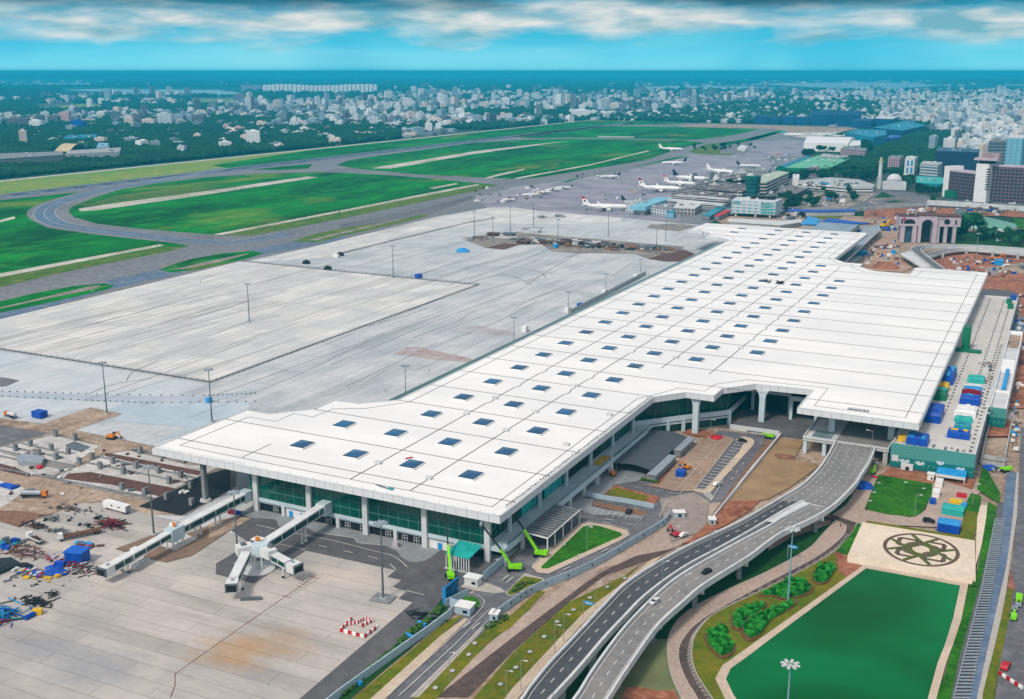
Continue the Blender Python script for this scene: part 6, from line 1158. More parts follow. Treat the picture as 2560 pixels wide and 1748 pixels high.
heap('materials_heap', 'red and brown crates between the blue tarpaulin and the blue cube shelter', 'materials', 'g', 930, 1090, 4.5, 3, [m_red, m_brown, m_pink], 26, kind='box', ln=(1, 2.6), hmax=1.6)
heap('pipe_stack', 'black rack of short pipes and tyres lying on the open apron', 'pipes', 10, 320, 745, 5.5, 3, [m_black], 50, ln=(2, 4), hmax=1.4)
heap('pipe_stack', 'small black pipe pile beyond the rack on the open apron', 'pipes', 10, 465, 680, 3, 1.6, [m_black], 16, ln=(2, 3), hmax=1.2)
heap('scrap_heap', 'tangle of black scrap beside the planted strip along the apron road', 'scrap', 11, 1460, 870, 7, 2.4, [m_black, m_steel], 60)
heap('sheet_stack', 'blue and teal stack of long sheets at the left frame edge on the open apron', 'materials', 10, 70, 840, 9, 4, [m_blue_l, m_teal, m_blue, m_black], 40, ln=(4, 10), hmax=1.6)
heap('scrap_heap', 'white and red goods laid out on the blue grey apron pad', 'materials', 10, -30, 930, 5, 2, [m_blue, m_crimson, m_black], 20)
heap('materials_heap', 'small blue and pink goods pile behind the blue cube shelter', 'materials', 'g', 1430, 850, 4.5, 2, [m_blue_l, m_red, m_brown], 14, kind='box', ln=(1.5, 4), hmax=.9)
heap('rock_pile', 'pale bags and rubble by the round pit beside the channel', 'rubble', 'f', 1480, 470, 4, 8, [m_conc_l, m_tan], 60, zs=1.7, kind='box', ln=(.8, 2), hmax=1.6)
heap('materials_heap', 'grey and white goods scattered by the deck front', 'materials', 'f', 1200, 50, 4, 7, [m_conc_l, m_steel, m_tan], 40, zs=1.2 + 10.9, kind='box', ln=(.6, 2), hmax=1.2)
heap('earth_mound', 'small brown mounds and pipes on the packed earth beside the viaduct', 'earth', 9, 150, 1050, 4, 3, [m_wood, m_soil], 26, kind='box', hmax=1)
q = G(10, [(225, 900), (350, 835)]); b = MB(); b.tube([(*q[0], 1.3), (*q[1], 1.3)], .9, 10, 0); c_ = G1(10, 335, 845); b.obox(*c_, .6, 2.4, 3.2, 2.4, .6, 1); tag(b.build('barrel_trolley', [m_blue, m_yellow], origin=(*q[0], .6)), 'blue cylinder with a yellow end lying on the open apron', 'trolley')
# dark tarpaulin, blue cube shelter, crumpled blue tarp
q = G('g', [(-250, 1100), (0, 1090), (210, 1075), (390, 1180), (210, 1240), (0, 1330), (-250, 1450)]); b = MB(); c_ = (sum(p[0] for p in q) / 7, sum(p[1] for p in q) / 7)
b.ring([[(c_[0] + (p[0] - c_[0]) * s_, c_[1] + (p[1] - c_[1]) * s_, z + random.uniform(0, .3)) for p in q] for s_, z in ((1, .8), (.9, 1.7), (.5, 2.3))]); tag(b.build('tarpaulin_heap', M('dark_tarp', '#1c2428', '#2b353a', .8), origin=(*c_, .8)), 'large dark tarpaulin spread over goods at the left frame edge', 'tarpaulin')
q = G1('g', 1190, 1160); CS = thing('cube_shelter', 'bright blue cube shaped tarpaulin shelter standing in the scrap yard', 'shelter', (q[0], q[1], .8)); MB().obox(q[0], q[1] + 3, .8, 5.4, 7.2, 6.0, .25).build('wall', m_blue, CS)
MB().obox(q[0], q[1] + 3, 5.4, 5.75, 8.0, 6.8, .25).build('roof', M('roof_blue', '#0a63c4', '#0b55b0', .4, .5), CS)
q = G1('g', 900, 1290); b = MB()
for dx, dy, r_ in ((0, 0, 3.6), (-3, 1.4, 2.6), (3.2, .4, 2.6), (-2, 3.4, 2.2)): b.blob((q[0] + dx, q[1] + dy, 1.1), r_, 1.0, jit=.25, sub=1)
b.obox(q[0] - 1.6, q[1] + 4.4, 1, 3, 4, 2, .3); tag(b.build('tarpaulin_heap', m_blue, origin=(*q, .8)), 'crumpled royal blue tarpaulin in front of the blue cube shelter', 'tarpaulin')
q = G('g', [(920, 1380), (1100, 1300)]); b = MB().beam((*q[0], 1.6), (*q[1], 1.6), 1.6, .9); tag(b.build('yellow_roll', m_yellow, origin=(*q[0], .8)), 'yellow roll lying against the crumpled blue tarpaulin', 'roll')
b = MB(); pth = G('g', [(710, 1110), (720, 1080), (1120, 920), (1020, 960)]); 
for p in G('g', [(60, 1450), (165, 1430), (170, 1390), (370, 1290), (410, 1300)]): pass
ribbon(b, G('g', [(60, 1455), (165, 1435), (175, 1390), (370, 1290), (420, 1300)]), .4, .8, h=.5); tag(b.build('bent_rail', m_steel, origin=(*G1('g', 170, 1420), .8)), 'bent grey rail lying on the apron below the black car', 'rail')
b = MB(); a, c = G('g', [(710, 1110), (1020, 970)]); b.beam((*a, 1.9), (*c, 1.9), .12, .12)
for i in range(7): f = i / 6; b.tube([(a[0] + (c[0] - a[0]) * f, a[1] + (c[1] - a[1]) * f, .6), (a[0] + (c[0] - a[0]) * f, a[1] + (c[1] - a[1]) * f, 2.0)], .08, 4)
tag(b.build('site_railing', m_steel_l, origin=(*a, .6)), 'thin railing behind the blue cube shelter', 'railing')
# machines and tanks round the pit in the far apron
heap('building_works', 'jumble of half built brown and grey works filling the pit in the far apron', 'building works', 4, 1620, 575, 70, 18, [m_brown, m_steel, m_conc_d, m_wood, m_conc_l, m_black], 420, zs=.8, ln=(2, 9), hmax=5, kind='box')
heap('building_works', 'low grey shuttering and walls at the right end of the pit', 'building works', 4, 2050, 600, 40, 14, [m_steel, m_conc_d, m_wood], 90, zs=.8, ln=(4, 14), hmax=4, kind='box')
for k, x, y, m, lab in ((4, 1037, 515, m_brown, 'brown barge shaped skip left of the pit'), (4, 1143, 515, m_steel, 'grey barge shaped skip left of the pit'), (4, 1238, 570, m_brown, 'brown skip in front of the pit'), (4, 1392, 570, m_brown, 'wider brown skip at the front edge of the pit'), (4, 1318, 490, m_conc_l, 'white and blue skip beyond the pit')):
    q = G1(k, x, y); b = MB(); b.ring([[(q[0] + sx * 7 * s_, q[1] + sy * 5 * s_, z) for sx, sy in ((-1, -1), (1, -1), (1, 1), (-1, 1))] for s_, z in ((.75, .7), (1, 4.0))]); tag(b.build('skip', m, origin=(*q, .7)), lab, 'skip')
heap('dark_machine', 'dark machine beyond the pit, left of the pair', 'machine', 4, 1360, 395, 6, 8, [m_black, m_steel], 40, ln=(2, 6), hmax=4); heap('dark_machine', 'dark machine beyond the pit, right of the pair', 'machine', 4, 1480, 388, 8, 8, [m_black, m_steel], 44, ln=(2, 6), hmax=4)
heap('rubble_row', 'rubble and low works at the left corner of the pit', 'rubble', 4, 920, 535, 18, 14, [m_brown, m_black, m_steel], 50, ln=(2, 7), hmax=2)
# fence lines and low walls edging the fenced apron panel
def fence(lab, pts, h=1.6, z0=.55, step=5):
    t_ = thing('site_fence', lab, 'fence', (*pts[0], z0), 'fences edging the apron panel'); b = MB(); ps = [Vector(p) for p in pts]
    for i in range(len(ps) - 1):
        n = int((ps[i + 1] - ps[i]).length / step)
        for j in range(n): q = ps[i].lerp(ps[i + 1], j / n); b.box(q.x - .12, q.y - .12, z0, q.x + .12, q.y + .12, z0 + h)
    b.build('posts', m_steel, t_); c = MB()
    for z in (.4, .9, 1.4): ribbon(c, pts, .12, z0 + z * h / 1.6, h=.1)
    ribbon(c, pts, .9, z0, h=.35, off=1.2); c.build('rails', m_steel, t_)
fence('long grey post fence along the near side of the pale apron panel', [(-722, 497.5), (-643, 497.6), (-456.5, 497.8)])
fence('long grey post fence along the right side of the pale apron panel', [(-456, 498), (-458, 640), (-459.8, 852)])
fence('grey post fence along the far side of the pale apron panel', [(-460, 853), (-612, 855), (-735, 858)])
fence('short grey fence with dark boxes beyond the far corner of the apron panel', G(4, [(0, 640), (400, 540), (860, 430), (1040, 400)]) , 2)
for i, (x, y) in enumerate(((2070, 705), (2215, 745), (2270, 660), (2300, 650))): q = G1(3, x, y); tag(MB().obox(*q, .6, 3.4, 6, 5, .2).obox(q[0], q[1], 3.4, 4.4, 2.5, 2).build('control_box', m_black if i != 2 else m_wht, origin=(*q, .6)), ['black', 'black', 'white', 'black'][i] + ' box by the apron fence, ' + ['leftmost of four', 'beside the fence corner', 'third of four', 'rightmost of four'][i], 'box')
# people, tiny figures in the photograph
def person(lab, k, x, y, z0, m, a=0.):
    q = G1(k, x, y); t_ = thing('person', lab, 'person', (*q, z0)); b = MB()
    for s in (-.1, .1): b.tube([(s, 0, 0), (s, .02, .45), (s * .9, 0, .9)], [.06, .07, .1], 8)
    b.tube([(0, 0, .85), (0, 0, 1.1), (0, 0, 1.4), (0, 0, 1.5)], [.17, .15, .2, .07], 10)
    for s in (-1, 1): b.tube([(.2 * s, 0, 1.42), (.26 * s, .03, 1.12), (.25 * s, .1, .85)], [.06, .05, .04], 6)
    b.tube([(0, 0, 1.48), (0, 0, 1.55), (0, 0, 1.66), (0, 0, 1.76)], [.055, .09, .105, .04], 10)
    o = b.build('body', m); o.parent = t_; h = MB().tube([(0, 0, 1.66), (0, 0, 1.78)], [.115, .05], 8); o = h.build('hard_hat', m_yellow); o.parent = t_; t_.rotation_euler = (0, 0, a)
for k, x, y, z0, lab in (('h', 0, 0, 0, None), (13, 640, 85, 1.2, 'person walking on the pink path tip beside the dark road'), ('i', 1205, 205, 7.1, None), (12, 395, 1045, 1.2, 'person standing on the olive verge near the pale manhole'), (7, 1530, 290, .6, 'person standing on the ribbed apron left of the roof edge'), (7, 1143, 470, .6, 'person standing on the apron behind the notch in the roof edge'), (9, 865, 1530, 1.4, 'person by the corner of the square lawn')):
    if lab: person(lab, k, x, y, z0, m_black)
# ---------------- reed beds by the pond ----------------
m_reed = NT('reed_green'); nz = m_reed.noise(.9, 4); m_reed = m_reed.out(m_reed.mix(m_reed.sharp(nz, .35, .65), hexc('#0a6a22'), hexc('#34a028')), .7, 0, .2)
m_bed = M('bed_soil', '#5a3f24', '#6f4f2c', .4)
def reed_bed(lab, pts_k, h=1.6):
    poly = pts_k; c = Vector((sum(p[0] for p in poly) / len(poly), sum(p[1] for p in poly) / len(poly))); t_ = thing('reed_bed', lab, 'plant bed', (c.x, c.y, 1.1), 'bright green plant beds on the pond bank')
    sp2 = spline([(c.x + (p[0] - c.x) * 1.12, c.y + (p[1] - c.y) * 1.12) for p in poly], 4, True); MB().quadbox(sp2, 1.05, 1.5).build('soil', m_bed, t_)
    b = MB(); xs = [p[0] for p in poly]; ys = [p[1] for p in poly]; n = 0; area = (max(xs) - min(xs)) * (max(ys) - min(ys))
    def inside(x, y):
        r = False; j = len(poly) - 1
        for i in range(len(poly)):
            if (poly[i][1] > y) != (poly[j][1] > y) and x < (poly[j][0] - poly[i][0]) * (y - poly[i][1]) / (poly[j][1] - poly[i][1]) + poly[i][0]: r = not r
            j = i
        return r
    for _ in range(int(area * 26)):
        x, y = random.uniform(min(xs), max(xs)), random.uniform(min(ys), max(ys))
        if not inside(x, y): continue
        g = noise.noise(Vector((x * .5, y * .5, 0))); hh = h * (.75 + .6 * g) * random.uniform(.7, 1.2); an = g * 5 + random.gauss(0, .6); dx, dy = math.cos(an) * hh * .5, math.sin(an) * hh * .5; w_ = .16
        b.face([(x - w_, y, 1.4), (x + w_, y, 1.4), (x + dx * .5, y + dy * .5, 1.4 + hh * .8)]); b.face([(x + dx * .4 - w_, y + dy * .4, 1.4 + hh * .6), (x + dx * .4 + w_, y + dy * .4 + .1, 1.4 + hh * .66), (x + dx, y + dy, 1.4 + hh * .95)])
    b.build('foliage', m_reed, t_)
reed_bed('bright green plant bed nearest the camera beside the lower pond corner', G(12, [(1720, 1050), (1800, 990), (1860, 960), (1910, 1010), (1900, 1060), (1960, 1140), (1940, 1210), (1850, 1240), (1790, 1190), (1740, 1130)]))
reed_bed('elongated bright green plant bed behind the nearest one, left of the pair', G(12, [(1950, 930), (1960, 870), (2060, 810), (2180, 765), (2235, 770), (2235, 810), (2150, 860), (2070, 900), (2030, 990), (1970, 980)]))
reed_bed('bright green plant bed closest to the pond rim, right of the pair', G(12, [(2045, 970), (2110, 900), (2220, 850), (2330, 810), (2480, 750), (2490, 790), (2400, 850), (2280, 920), (2200, 1040), (2110, 1085), (2060, 1040)]))
reed_bed('bright green plant bed behind the tall pond mast', G(13, [(-60, 700), (0, 660), (110, 600), (190, 550), (300, 560), (375, 620), (360, 670), (280, 700), (150, 725), (40, 700)]))
reed_bed('bright green plant bed farthest from the camera, beside the red soil triangle', G(13, [(400, 520), (430, 460), (500, 415), (570, 430), (595, 470), (560, 510), (530, 570), (450, 590), (405, 565)]))
# hedge and small bushes along walls
m_leaf = NT('leaf_green'); nz = m_leaf.noise(.8, 4); m_leaf = m_leaf.out(m_leaf.mix(m_leaf.sharp(nz, .35, .65), hexc('#2a4a1c'), hexc('#476a26')), .8, 0, .2)
def hedge(lab, pts, wd, h):
    b = MB(); ps = [Vector(p) for p in pts]
    for i in range(len(ps) - 1):
        n = max(1, int((ps[i + 1] - ps[i]).length / 1.1))
        for j in range(n):
            for r_ in range(2): q = ps[i].lerp(ps[i + 1], j / n); b.blob((q.x + random.uniform(-wd, wd) / 2, q.y, .8 + h * .5), h * .6, h * .55, jit=.35, sub=0)
    tag(b.build('hedge', m_leaf, origin=(*pts[0], .8)), lab, 'hedge')
hedge('clipped green hedge in the planted strip behind the panelled boundary wall, lower part', G(11, [(760, 1570), (1100, 1270), (1260, 1150)]), 2.4, 1.3); hedge('clipped green hedge in the planted strip, middle part between two blue barriers', G(11, [(1270, 1120), (1360, 1050)]), 2.4, 1.3)
hedge('loose green shrubs at the upper end of the planted strip by the blue hoarding', G(11, [(1370, 1030), (1500, 930), (1660, 790)]), 2.6, 1.4); hedge('low bushes in the triangular traffic island', G('i', [(1090, 1190), (1220, 1080), (1380, 1060)]), 2.4, 1.0); hedge('dark green bushes at the foot of the grey kiosk', G(8, [(1150, 1250), (1290, 1275)]), 1.6, 1.3)
hedge('small bushes on the olive strip beside the gate', G(11, [(2030, 980), (2150, 920), (2240, 860)]), 3, 1.0)
for i, (x, y) in enumerate(((1470, 950), (1360, 1060), (900, 1470))): q = G1(11, x, y); tag(MB().obox(*q, .8, 1.9, 3.6, 1.2, R(-12)).build('water_barrier', m_blue_l, origin=(*q, .8)), ['light blue barrier block across the planted strip, farthest', 'light blue barrier block across the planted strip, middle', 'light blue barrier block across the planted strip, nearest'][i], 'barrier', 'blue barrier blocks')
mh = [(12, 1000, 540), (12, 843, 617), (12, 690, 713), (12, 546, 820), (12, 400, 925), (12, 285, 1058), (12, 160, 1193), (12, 35, 1333), (11, 1885, 1217), (11, 1740, 1362), (11, 1590, 1513), (11, 1938, 1117), (11, 2165, 1483), (12, 700, 68), (12, 458, 238), (9, 975, 1280), (9, 935, 1365), (9, 900, 1440), (9, 1370, 1330), (9, 1210, 1275)]
for k, x, y in mh: q = G1(k, x, y); tag(MB().cyl(*q, 1.0, 1.25, .85, .8, 12).build('manhole_cover', m_conc, origin=(*q, 1)), 'round pale manhole cover set in the grass', 'manhole', 'manhole covers in the grass')
# ---------------- aircraft ----------------
def airliner(lab, x, y, a, ln, tailm, tip=None, eng=2, prop=False, z0=.6, group='parked airliners'):
    t_ = thing('airliner', lab, 'aircraft', (x, y, z0), group); s = ln / 60.; r = 3.0 * s * (1.25 if prop else 1)
    def add(b, nm, m, par=None):
        o = b.build(nm, m, smooth=(nm in ('fuselage', 'engine'))); o.parent = par or t_; return o
    zc = 5.0 * s * (1 if not prop else .8) + (.3 if prop else 0)
    xs = [(-30, .25, .7), (-27, .75, .5), (-22, 1.6, .3), (-15, 2.5, .1), (-8, 3, 0), (22, 3, 0), (25.5, 2.6, -.1), (28, 1.9, -.25), (29.5, 1.0, -.5), (30, .25, -.6)]
    n = 12; b = MB(); b.ring([[(px * s, r * (pr / 3) * math.cos(i / n * 6.2832), zc + pz * s * 1.6 + r * (pr / 3) * math.sin(i / n * 6.2832)) for i in range(n)] for px, pr, pz in xs]); add(b, 'fuselage', m_wht)
    b = MB(); k_ = 1 if not prop else .95; zw = zc - 1.6 * s if not prop else zc + 2.4 * s
    for sd in (1, -1):
        if prop: b.ring([[(px * s, sd * py * s, zw), (px * s, sd * py * s, zw + .5 * s), (qx * s, sd * py * s, zw + .5 * s), (qx * s, sd * py * s, zw)] for px, qx, py in ((4, -3, 0), (3, -1.5, 28))])
        else: b.ring([[(px * s, sd * py * s, zw + dz * s), (px * s, sd * py * s, zw + (.9 - .02 * py + dz) * s), (qx * s, sd * py * s, zw + (.6 + dz) * s), (qx * s, sd * py * s, zw + dz * s)] for px, qx, py, dz in ((8, -5, 2, 0), (-.5, -7, 11, .6), (-10.5, -13, 29, 2.2), (-11.5, -13.2, 30.5, 3.6))])
    add(b, 'wing', m_wht)
    b = MB()
    for sd in (1, -1): b.ring([[(px * s, sd * py * s, zc + dz * s), (px * s, sd * py * s, zc + (dz + .4) * s), (qx * s, sd * py * s, zc + (dz + .4) * s), (qx * s, sd * py * s, zc + dz * s)] for px, qx, py, dz in ((-23, -28, .5, 1.2 if not prop else 10), (-27.5, -29.8, 10, 1.8 if not prop else 10))])
    add(b, 'tailplane', m_wht)
    b = MB(); b.ring([[(px * s, yy, zc + pz * s) for px, pz in ((-19, 2.2), (-27.5, 11.5), (-31, 11.5), (-28.5, 1.6))] for yy in (-.25 * s, .25 * s)]); f = add(b, 'tail_fin', tailm)
    if tip: b = MB(); b.ring([[(px * s, yy, zc + pz * s) for px, pz in ((-25.2, 9.0), (-27.6, 11.8), (-31.2, 11.8), (-30.4, 8.6))] for yy in (-.35 * s, .35 * s)]); add(b, 'fin_tip', tip, f); b = MB(); b.ring([[(-26.6 * s + 1.3 * s * math.cos(i / 8 * 6.28), yy, zc + 6.2 * s + 1.3 * s * math.sin(i / 8 * 6.28)) for i in range(8)] for yy in (-.36 * s, .36 * s)]); add(b, 'fin_emblem', m_black, f)
    for sd in (1, -1):
        e = MB(); ex, ey, ez, er = (3.5, 9.5, -3.0, 1.7) if not prop else (3, 9, 2.6, 1.0); e.tube([((ex + 3.2) * s, sd * ey * s, zc + ez * s), ((ex + 2) * s, sd * ey * s, zc + ez * s), ((ex - 2.5) * s, sd * ey * s, zc + ez * s)], [er * s * .85, er * s, er * s * .6], 12); add(e, 'engine', m_wht if not prop else m_conc_l)
    for gx, gy in ((20, 0), (-3, 4.5), (-3, -4.5)): g = MB(); g.beam((gx * s, gy * s, zc - 1.5 * s), (gx * s, gy * s, .5), .4 * s, .4 * s); g.tube([(gx * s, gy * s - .6 * s, .7 * s), (gx * s, gy * s + .6 * s, .7 * s)], .7 * s, 10); add(g, 'landing_gear', m_tyre)
    t_.rotation_euler = (0, 0, a)
m_navy = M('navy_fin', '#1d3050', '#16263f', .3)
# tail pixel, nose pixel, length
for k, tl, ns, ln, tm, tip, lab in (('a', (350, 835), (812, 850), 66, m_wht, m_red, 'white airliner with a red tipped tail nearest the new apron'), ('a', (800, 765), (1120, 790), 46, m_black, None, 'white airliner with a black tail half hidden behind the nearest one'), ('a', (1010, 590), (1515, 618), 70, m_wht, m_crimson, 'white airliner with a dark red tail tip, middle of the stand row'), ('a', (1335, 520), (1690, 545), 58, m_wht, m_red, 'white airliner with a red tail tip behind the middle one'), ('a', (1405, 455), (1890, 490), 68, m_navy, None, 'white airliner with a tall navy tail'), ('a', (1845, 360), (2190, 395), 62, m_wht, None, 'all white airliner parked near the pier head'), ('a', (770, 430), (500, 440), 38, m_navy, None, 'small white airliner with a navy tail at the edge of the grass'), ('a', (1620, 262), (1260, 268), 52, m_navy, None, 'white airliner with a navy tail facing left on the far stand'), ('a', (1270, 85), (1530, 95), 60, m_wht, None, 'white airliner taxiing beside the grass at the top of the apron'), ('b', (140, 200), (380, 205), 48, m_black, None, 'white airliner with a small dark tail behind the pier'), ('d', (790, 505), (1030, 515), 62, m_cyan, None, 'white airliner with a turquoise tail at the far hangars'), ('d', (1500, 385), (1345, 395), 40, m_conc_l, None, 'small white aircraft in front of the dark blue hangars')):
    p, q = G(k, [tl, ns]); d = Vector(q) - Vector(p); c = (Vector(p) + Vector(q)) / 2; airliner(lab, c.x, c.y, math.atan2(d.y, d.x) + (.12 if d.x > 0 else -.1), ln, tm, tip)
for i, (tl, ns, tm, lab) in enumerate((((1210, 275), (1075, 290), m_pink, 'small white propeller plane with pink markings, nearest of the row'), ((1345, 245), (1240, 248), m_yellow, 'small white propeller plane with a yellow tail'), ((1425, 228), (1340, 232), m_navy, 'small white propeller plane with a dark tail behind the yellow one'), ((1490, 212), (1415, 216), m_conc_l, 'small plain white propeller plane, second from the far end'), ((1555, 198), (1475, 200), m_navy, 'small white propeller plane with a navy tail, farthest of the row'))):
    p, q = G(4, [tl, ns]); d = Vector(q) - Vector(p); c = (Vector(p) + Vector(q)) / 2; airliner(lab, c.x, c.y, math.atan2(d.y, d.x), 30, tm, None, prop=True, group='small propeller planes')
i = 0
for cx, cy in ((1130, 490), (1190, 500), (1250, 485), (1400, 510), (1500, 520), (1290, 505), (1440, 495)):
    p = G1('d', cx, cy); airliner('small white aircraft parked among others before the blue hangars', p[0], p[1], random.uniform(0, 6), 34, m_conc_l, None, group='small aircraft at the far hangars')
# ---------------- old terminal ----------------
def building(lab, name, poly, z0, h, wallm, roofm, extra=None, cat='building', group=None, parapet=True):
    c = (sum(p[0] for p in poly) / len(poly), sum(p[1] for p in poly) / len(poly)); t_ = thing(name, lab, cat, (*c, z0), group)
    MB().quadbox(poly, z0, z0 + h).build('wall', wallm, t_)
    if parapet:
        b = MB(); c2 = [(c[0] + (p[0] - c[0]) * .985, c[1] + (p[1] - c[1]) * .985) for p in poly]; b.quadbox(poly, z0 + h, z0 + h + .9); r_ = b.build('roof', roofm, t_)
    if extra: extra(t_)
    xs = [p[0] for p in poly]; ys = [p[1] for p in poly]; nb = max(1, min(5, int((max(xs) - min(xs)) / 16)))
    for i in range(nb):      # stair heads, tanks and plant on the roof
        f = (i + .5) / nb; px, py = c[0] + (min(xs) - c[0]) * .6 + (max(xs) - min(xs)) * .6 * f, c[1] + random.uniform(-.15, .15) * (max(ys) - min(ys)); MB().obox(px, py, z0 + h, z0 + h + random.uniform(1.8, 3.6), random.uniform(3, 7), random.uniform(3, 8), .1).build('roof_unit', random.choice((m_conc_l, m_conc, m_steel)), t_)
    return t_
w_conc = win_mat('concrete_windows', '#a9a6a4', '#2c3034', '#8d8a88', 5, 4.2, .62, .5); w_white = win_mat('white_windows', '#c9ced0', '#3f5a64', '#a7a7a5', 6, 4, .55, .5)
w_dark = win_mat('dark_band', '#c9c5c0', '#23262a', '#6b6866', 60, 5, .98, .55); w_pink = win_mat('pink_windows', '#b79aa6', '#2b2730', '#9d9598', 4.4, 4.6, .6, .55)
w_hotel = win_mat('hotel_grid', '#6a5462', '#15121a', '#8a7f86', 5.2, 4.9, .72, .66); w_glassb = win_mat('glazed_block', '#b9c6cc', '#5aa5ad', '#a9adb0', 8, 4.6, .4, .45); w_blueb = win_mat('navy_mesh', '#072c50', '#05223f', '#14405e', 6, 4, .6, .6)
w_teal = win_mat('teal_tower', '#0f6460', '#0a3f44', '#9fb0a5', 40, 6, .99, .5)
t = NT('brown_roof_bays'); mp = t.n('ShaderNodeMapping'); t.t.links.new(t.P(), mp.inputs[0]); mp.inputs['Rotation'].default_value = (0, 0, .35); br = t.n('ShaderNodeTexBrick', offset=.3); t.t.links.new(mp.outputs[0], br.inputs['Vector'])
for nm_, v_ in (('Scale', 1), ('Mortar Size', 1.3), ('Brick Width', 38), ('Row Height', 24), ('Bias', 0)): br.inputs[nm_].default_value = v_
br.inputs['Color1'].default_value = hexc('#463c3e'); br.inputs['Color2'].default_value = hexc('#625759'); br.inputs['Mortar'].default_value = hexc('#b5b1ad'); m_broof = t.out(t.mottle(br.outputs[0], .3), .8)
# office block in front
def rect(x0, y0, x1, y1): return [(x0, y0), (x1, y0), (x1, y1), (x0, y1)]
def ex(t_):
    MB().box(-372, 1445, 22, -340, 1458, 26).build('rooftop_plant', m_dark, t_)
    for x in (-386, -360, -341): MB().box(x, 1427, 1, x + 2, 1429, 5.5).build('stilt', m_conc_l, t_)
building('pale square office block with green tinted glazing in front of the control tower', 'office_block', rect(-391, 1426, -333, 1462), 5, 16.5, w_glassb, m_conc_l, ex)
MB()
o_ = [o for o in C.objects if o.name == 'office_block'][0]
MB().box(-352, 1425.7, 6, -336, 1426.2, 20).build('green_glazing', m_glass_l, o_); MB().box(-389, 1425.7, 16.8, -378, 1426.2, 20).build('green_glazing', m_glass_l, o_)
for z in (9, 13, 17): MB().box(-391.3, 1425.4, z, -332.7, 1426, z + .5).build('ledge', m_conc_l, o_)
CT = thing('control_tower', 'green glass control tower rising behind the pale office block', 'control tower', (-421, 1645, 0)); MB().cyl(-421, 1645, 1, 17, 9, 9, 8).build('shaft', w_teal, CT); MB().cyl(-421, 1645, 17, 28, 9.5, 12, 8).build('cabin', w_teal, CT); MB().cyl(-421, 1645, 28, 33, 12, 12.4, 8).build('cabin', w_teal, CT); MB().cyl(-421, 1645, 33, 34.5, 12.8, 12.8, 8).build('roof', m_greens, CT); MB().cyl(-425, 1648, 34.5, 37, 6, 5, 10).build('dome', m_conc_l, CT)
old = [('low white terminal block with two window rows at the pier end', 'a', [(830, 870), (1050, 905), (1180, 860), (1100, 830), (1000, 800), (840, 810)], 9, w_white, m_conc), ('white flat roofed block with dark windows beside the pier end', 'a', [(1115, 885), (1350, 925), (1420, 900), (1400, 850), (1150, 840)], 8, w_white, m_conc_d), ('small blue glazed annex in front of the old terminal', 'a', [(1340, 935), (1430, 945), (1450, 900), (1350, 890)], 6, M('annex_blue', '#7fb6c8', '#6aa2b5', .1), m_teal),
       ('long white roofed hall in front of the old terminal', 'a', [(1430, 890), (1700, 905), (1790, 850), (1480, 825)], 8, w_conc, m_conc_l), ('long dark old terminal hall with white roof bands', 'a', [(1380, 760), (2090, 820), (2200, 730), (1500, 660)], 10, w_dark, m_broof), ('brown roofed old terminal wing behind the white bands', 'a', [(1560, 640), (2300, 690), (2700, 560), (2200, 520), (1800, 560)], 9, w_dark, m_broof), ('long pier of the old terminal with dark brown roof', 'a', [(1900, 560), (2600, 590), (2800, 480), (2380, 440), (2150, 470)], 9, w_dark, m_broof)]
for lab, k, p, h, wm, rm in old: building(lab, 'terminal_block', G(k, p), .8, h, wm, rm)
for p0, p1, lab in (((1460, 650), (2140, 700), 'upper white roof band of the old terminal'), ((1370, 700), (2080, 765), 'lower white roof band of the old terminal')):
    a, c = G('a', [p0, p1], 12); b = MB().beam((*a, 13), (*c, 13), 9, 3); tag(b.build('roof_band', m_conc_l, origin=(*a, 10)), lab, 'roof')
a, c = G('a', [(1420, 680), (2330, 380)], 7); b = MB().beam((*a, 9), (*c, 9), 9, 4); tag(b.build('pier_gallery', m_steel_l, origin=(*a, 0)), 'long straight pale gallery joining the aircraft stands to the old terminal', 'gallery')
a, c = G('a', [(980, 810), (1320, 690)], 10); b = MB().beam((*a, 12), (*c, 12), 22, 5); tag(b.build('pier_roof', M('pier_blue', '#6fb0c4', '#85b9c6', .06), origin=(*a, 0)), 'light blue roofed pier end beside the nearest airliner', 'pier')
for p0, p1, lab in (((800, 790), (960, 790), 'nearest airliner'), ((1480, 640), (1600, 610), 'middle airliner'), ((1860, 490), (2000, 470), 'navy tailed airliner'), ((2150, 400), (2300, 370), 'all white airliner')):
    a, c = G('a', [p0, p1], 5); t_ = thing('boarding_bridge', 'small white boarding bridge at the nose of the ' + lab, 'boarding bridge', (*a, 0)); MB().beam((*a, 7.5), (*c, 7.5), 5, 3.5).build('tunnel', m_jb, t_); MB().obox(a[0], a[1], 1, 4.5, 3, 3).build('leg', m_jb, t_)
for k, p, m, lab in (('a', [(1800, 900), (1900, 915), (2110, 800), (1990, 790)], m_teal, 'teal ribbed shed roof left of the red one'), ('a', [(1950, 905), (2010, 915), (2170, 845), (2080, 835)], m_red, 'bright red shed roof beside the pale office block')):
    q = G(k, p, 6); t_ = thing('shed', lab, 'shed', (*q[0], 0)); MB().quadbox(q, 5.4, 6.4).build('roof', m, t_); MB().quadbox([(q[0][0] + (p_[0] - q[0][0]) * .9, q[0][1] + (p_[1] - q[0][1]) * .9) for p_ in q], 1, 5.4).build('wall', m_conc_d, t_)
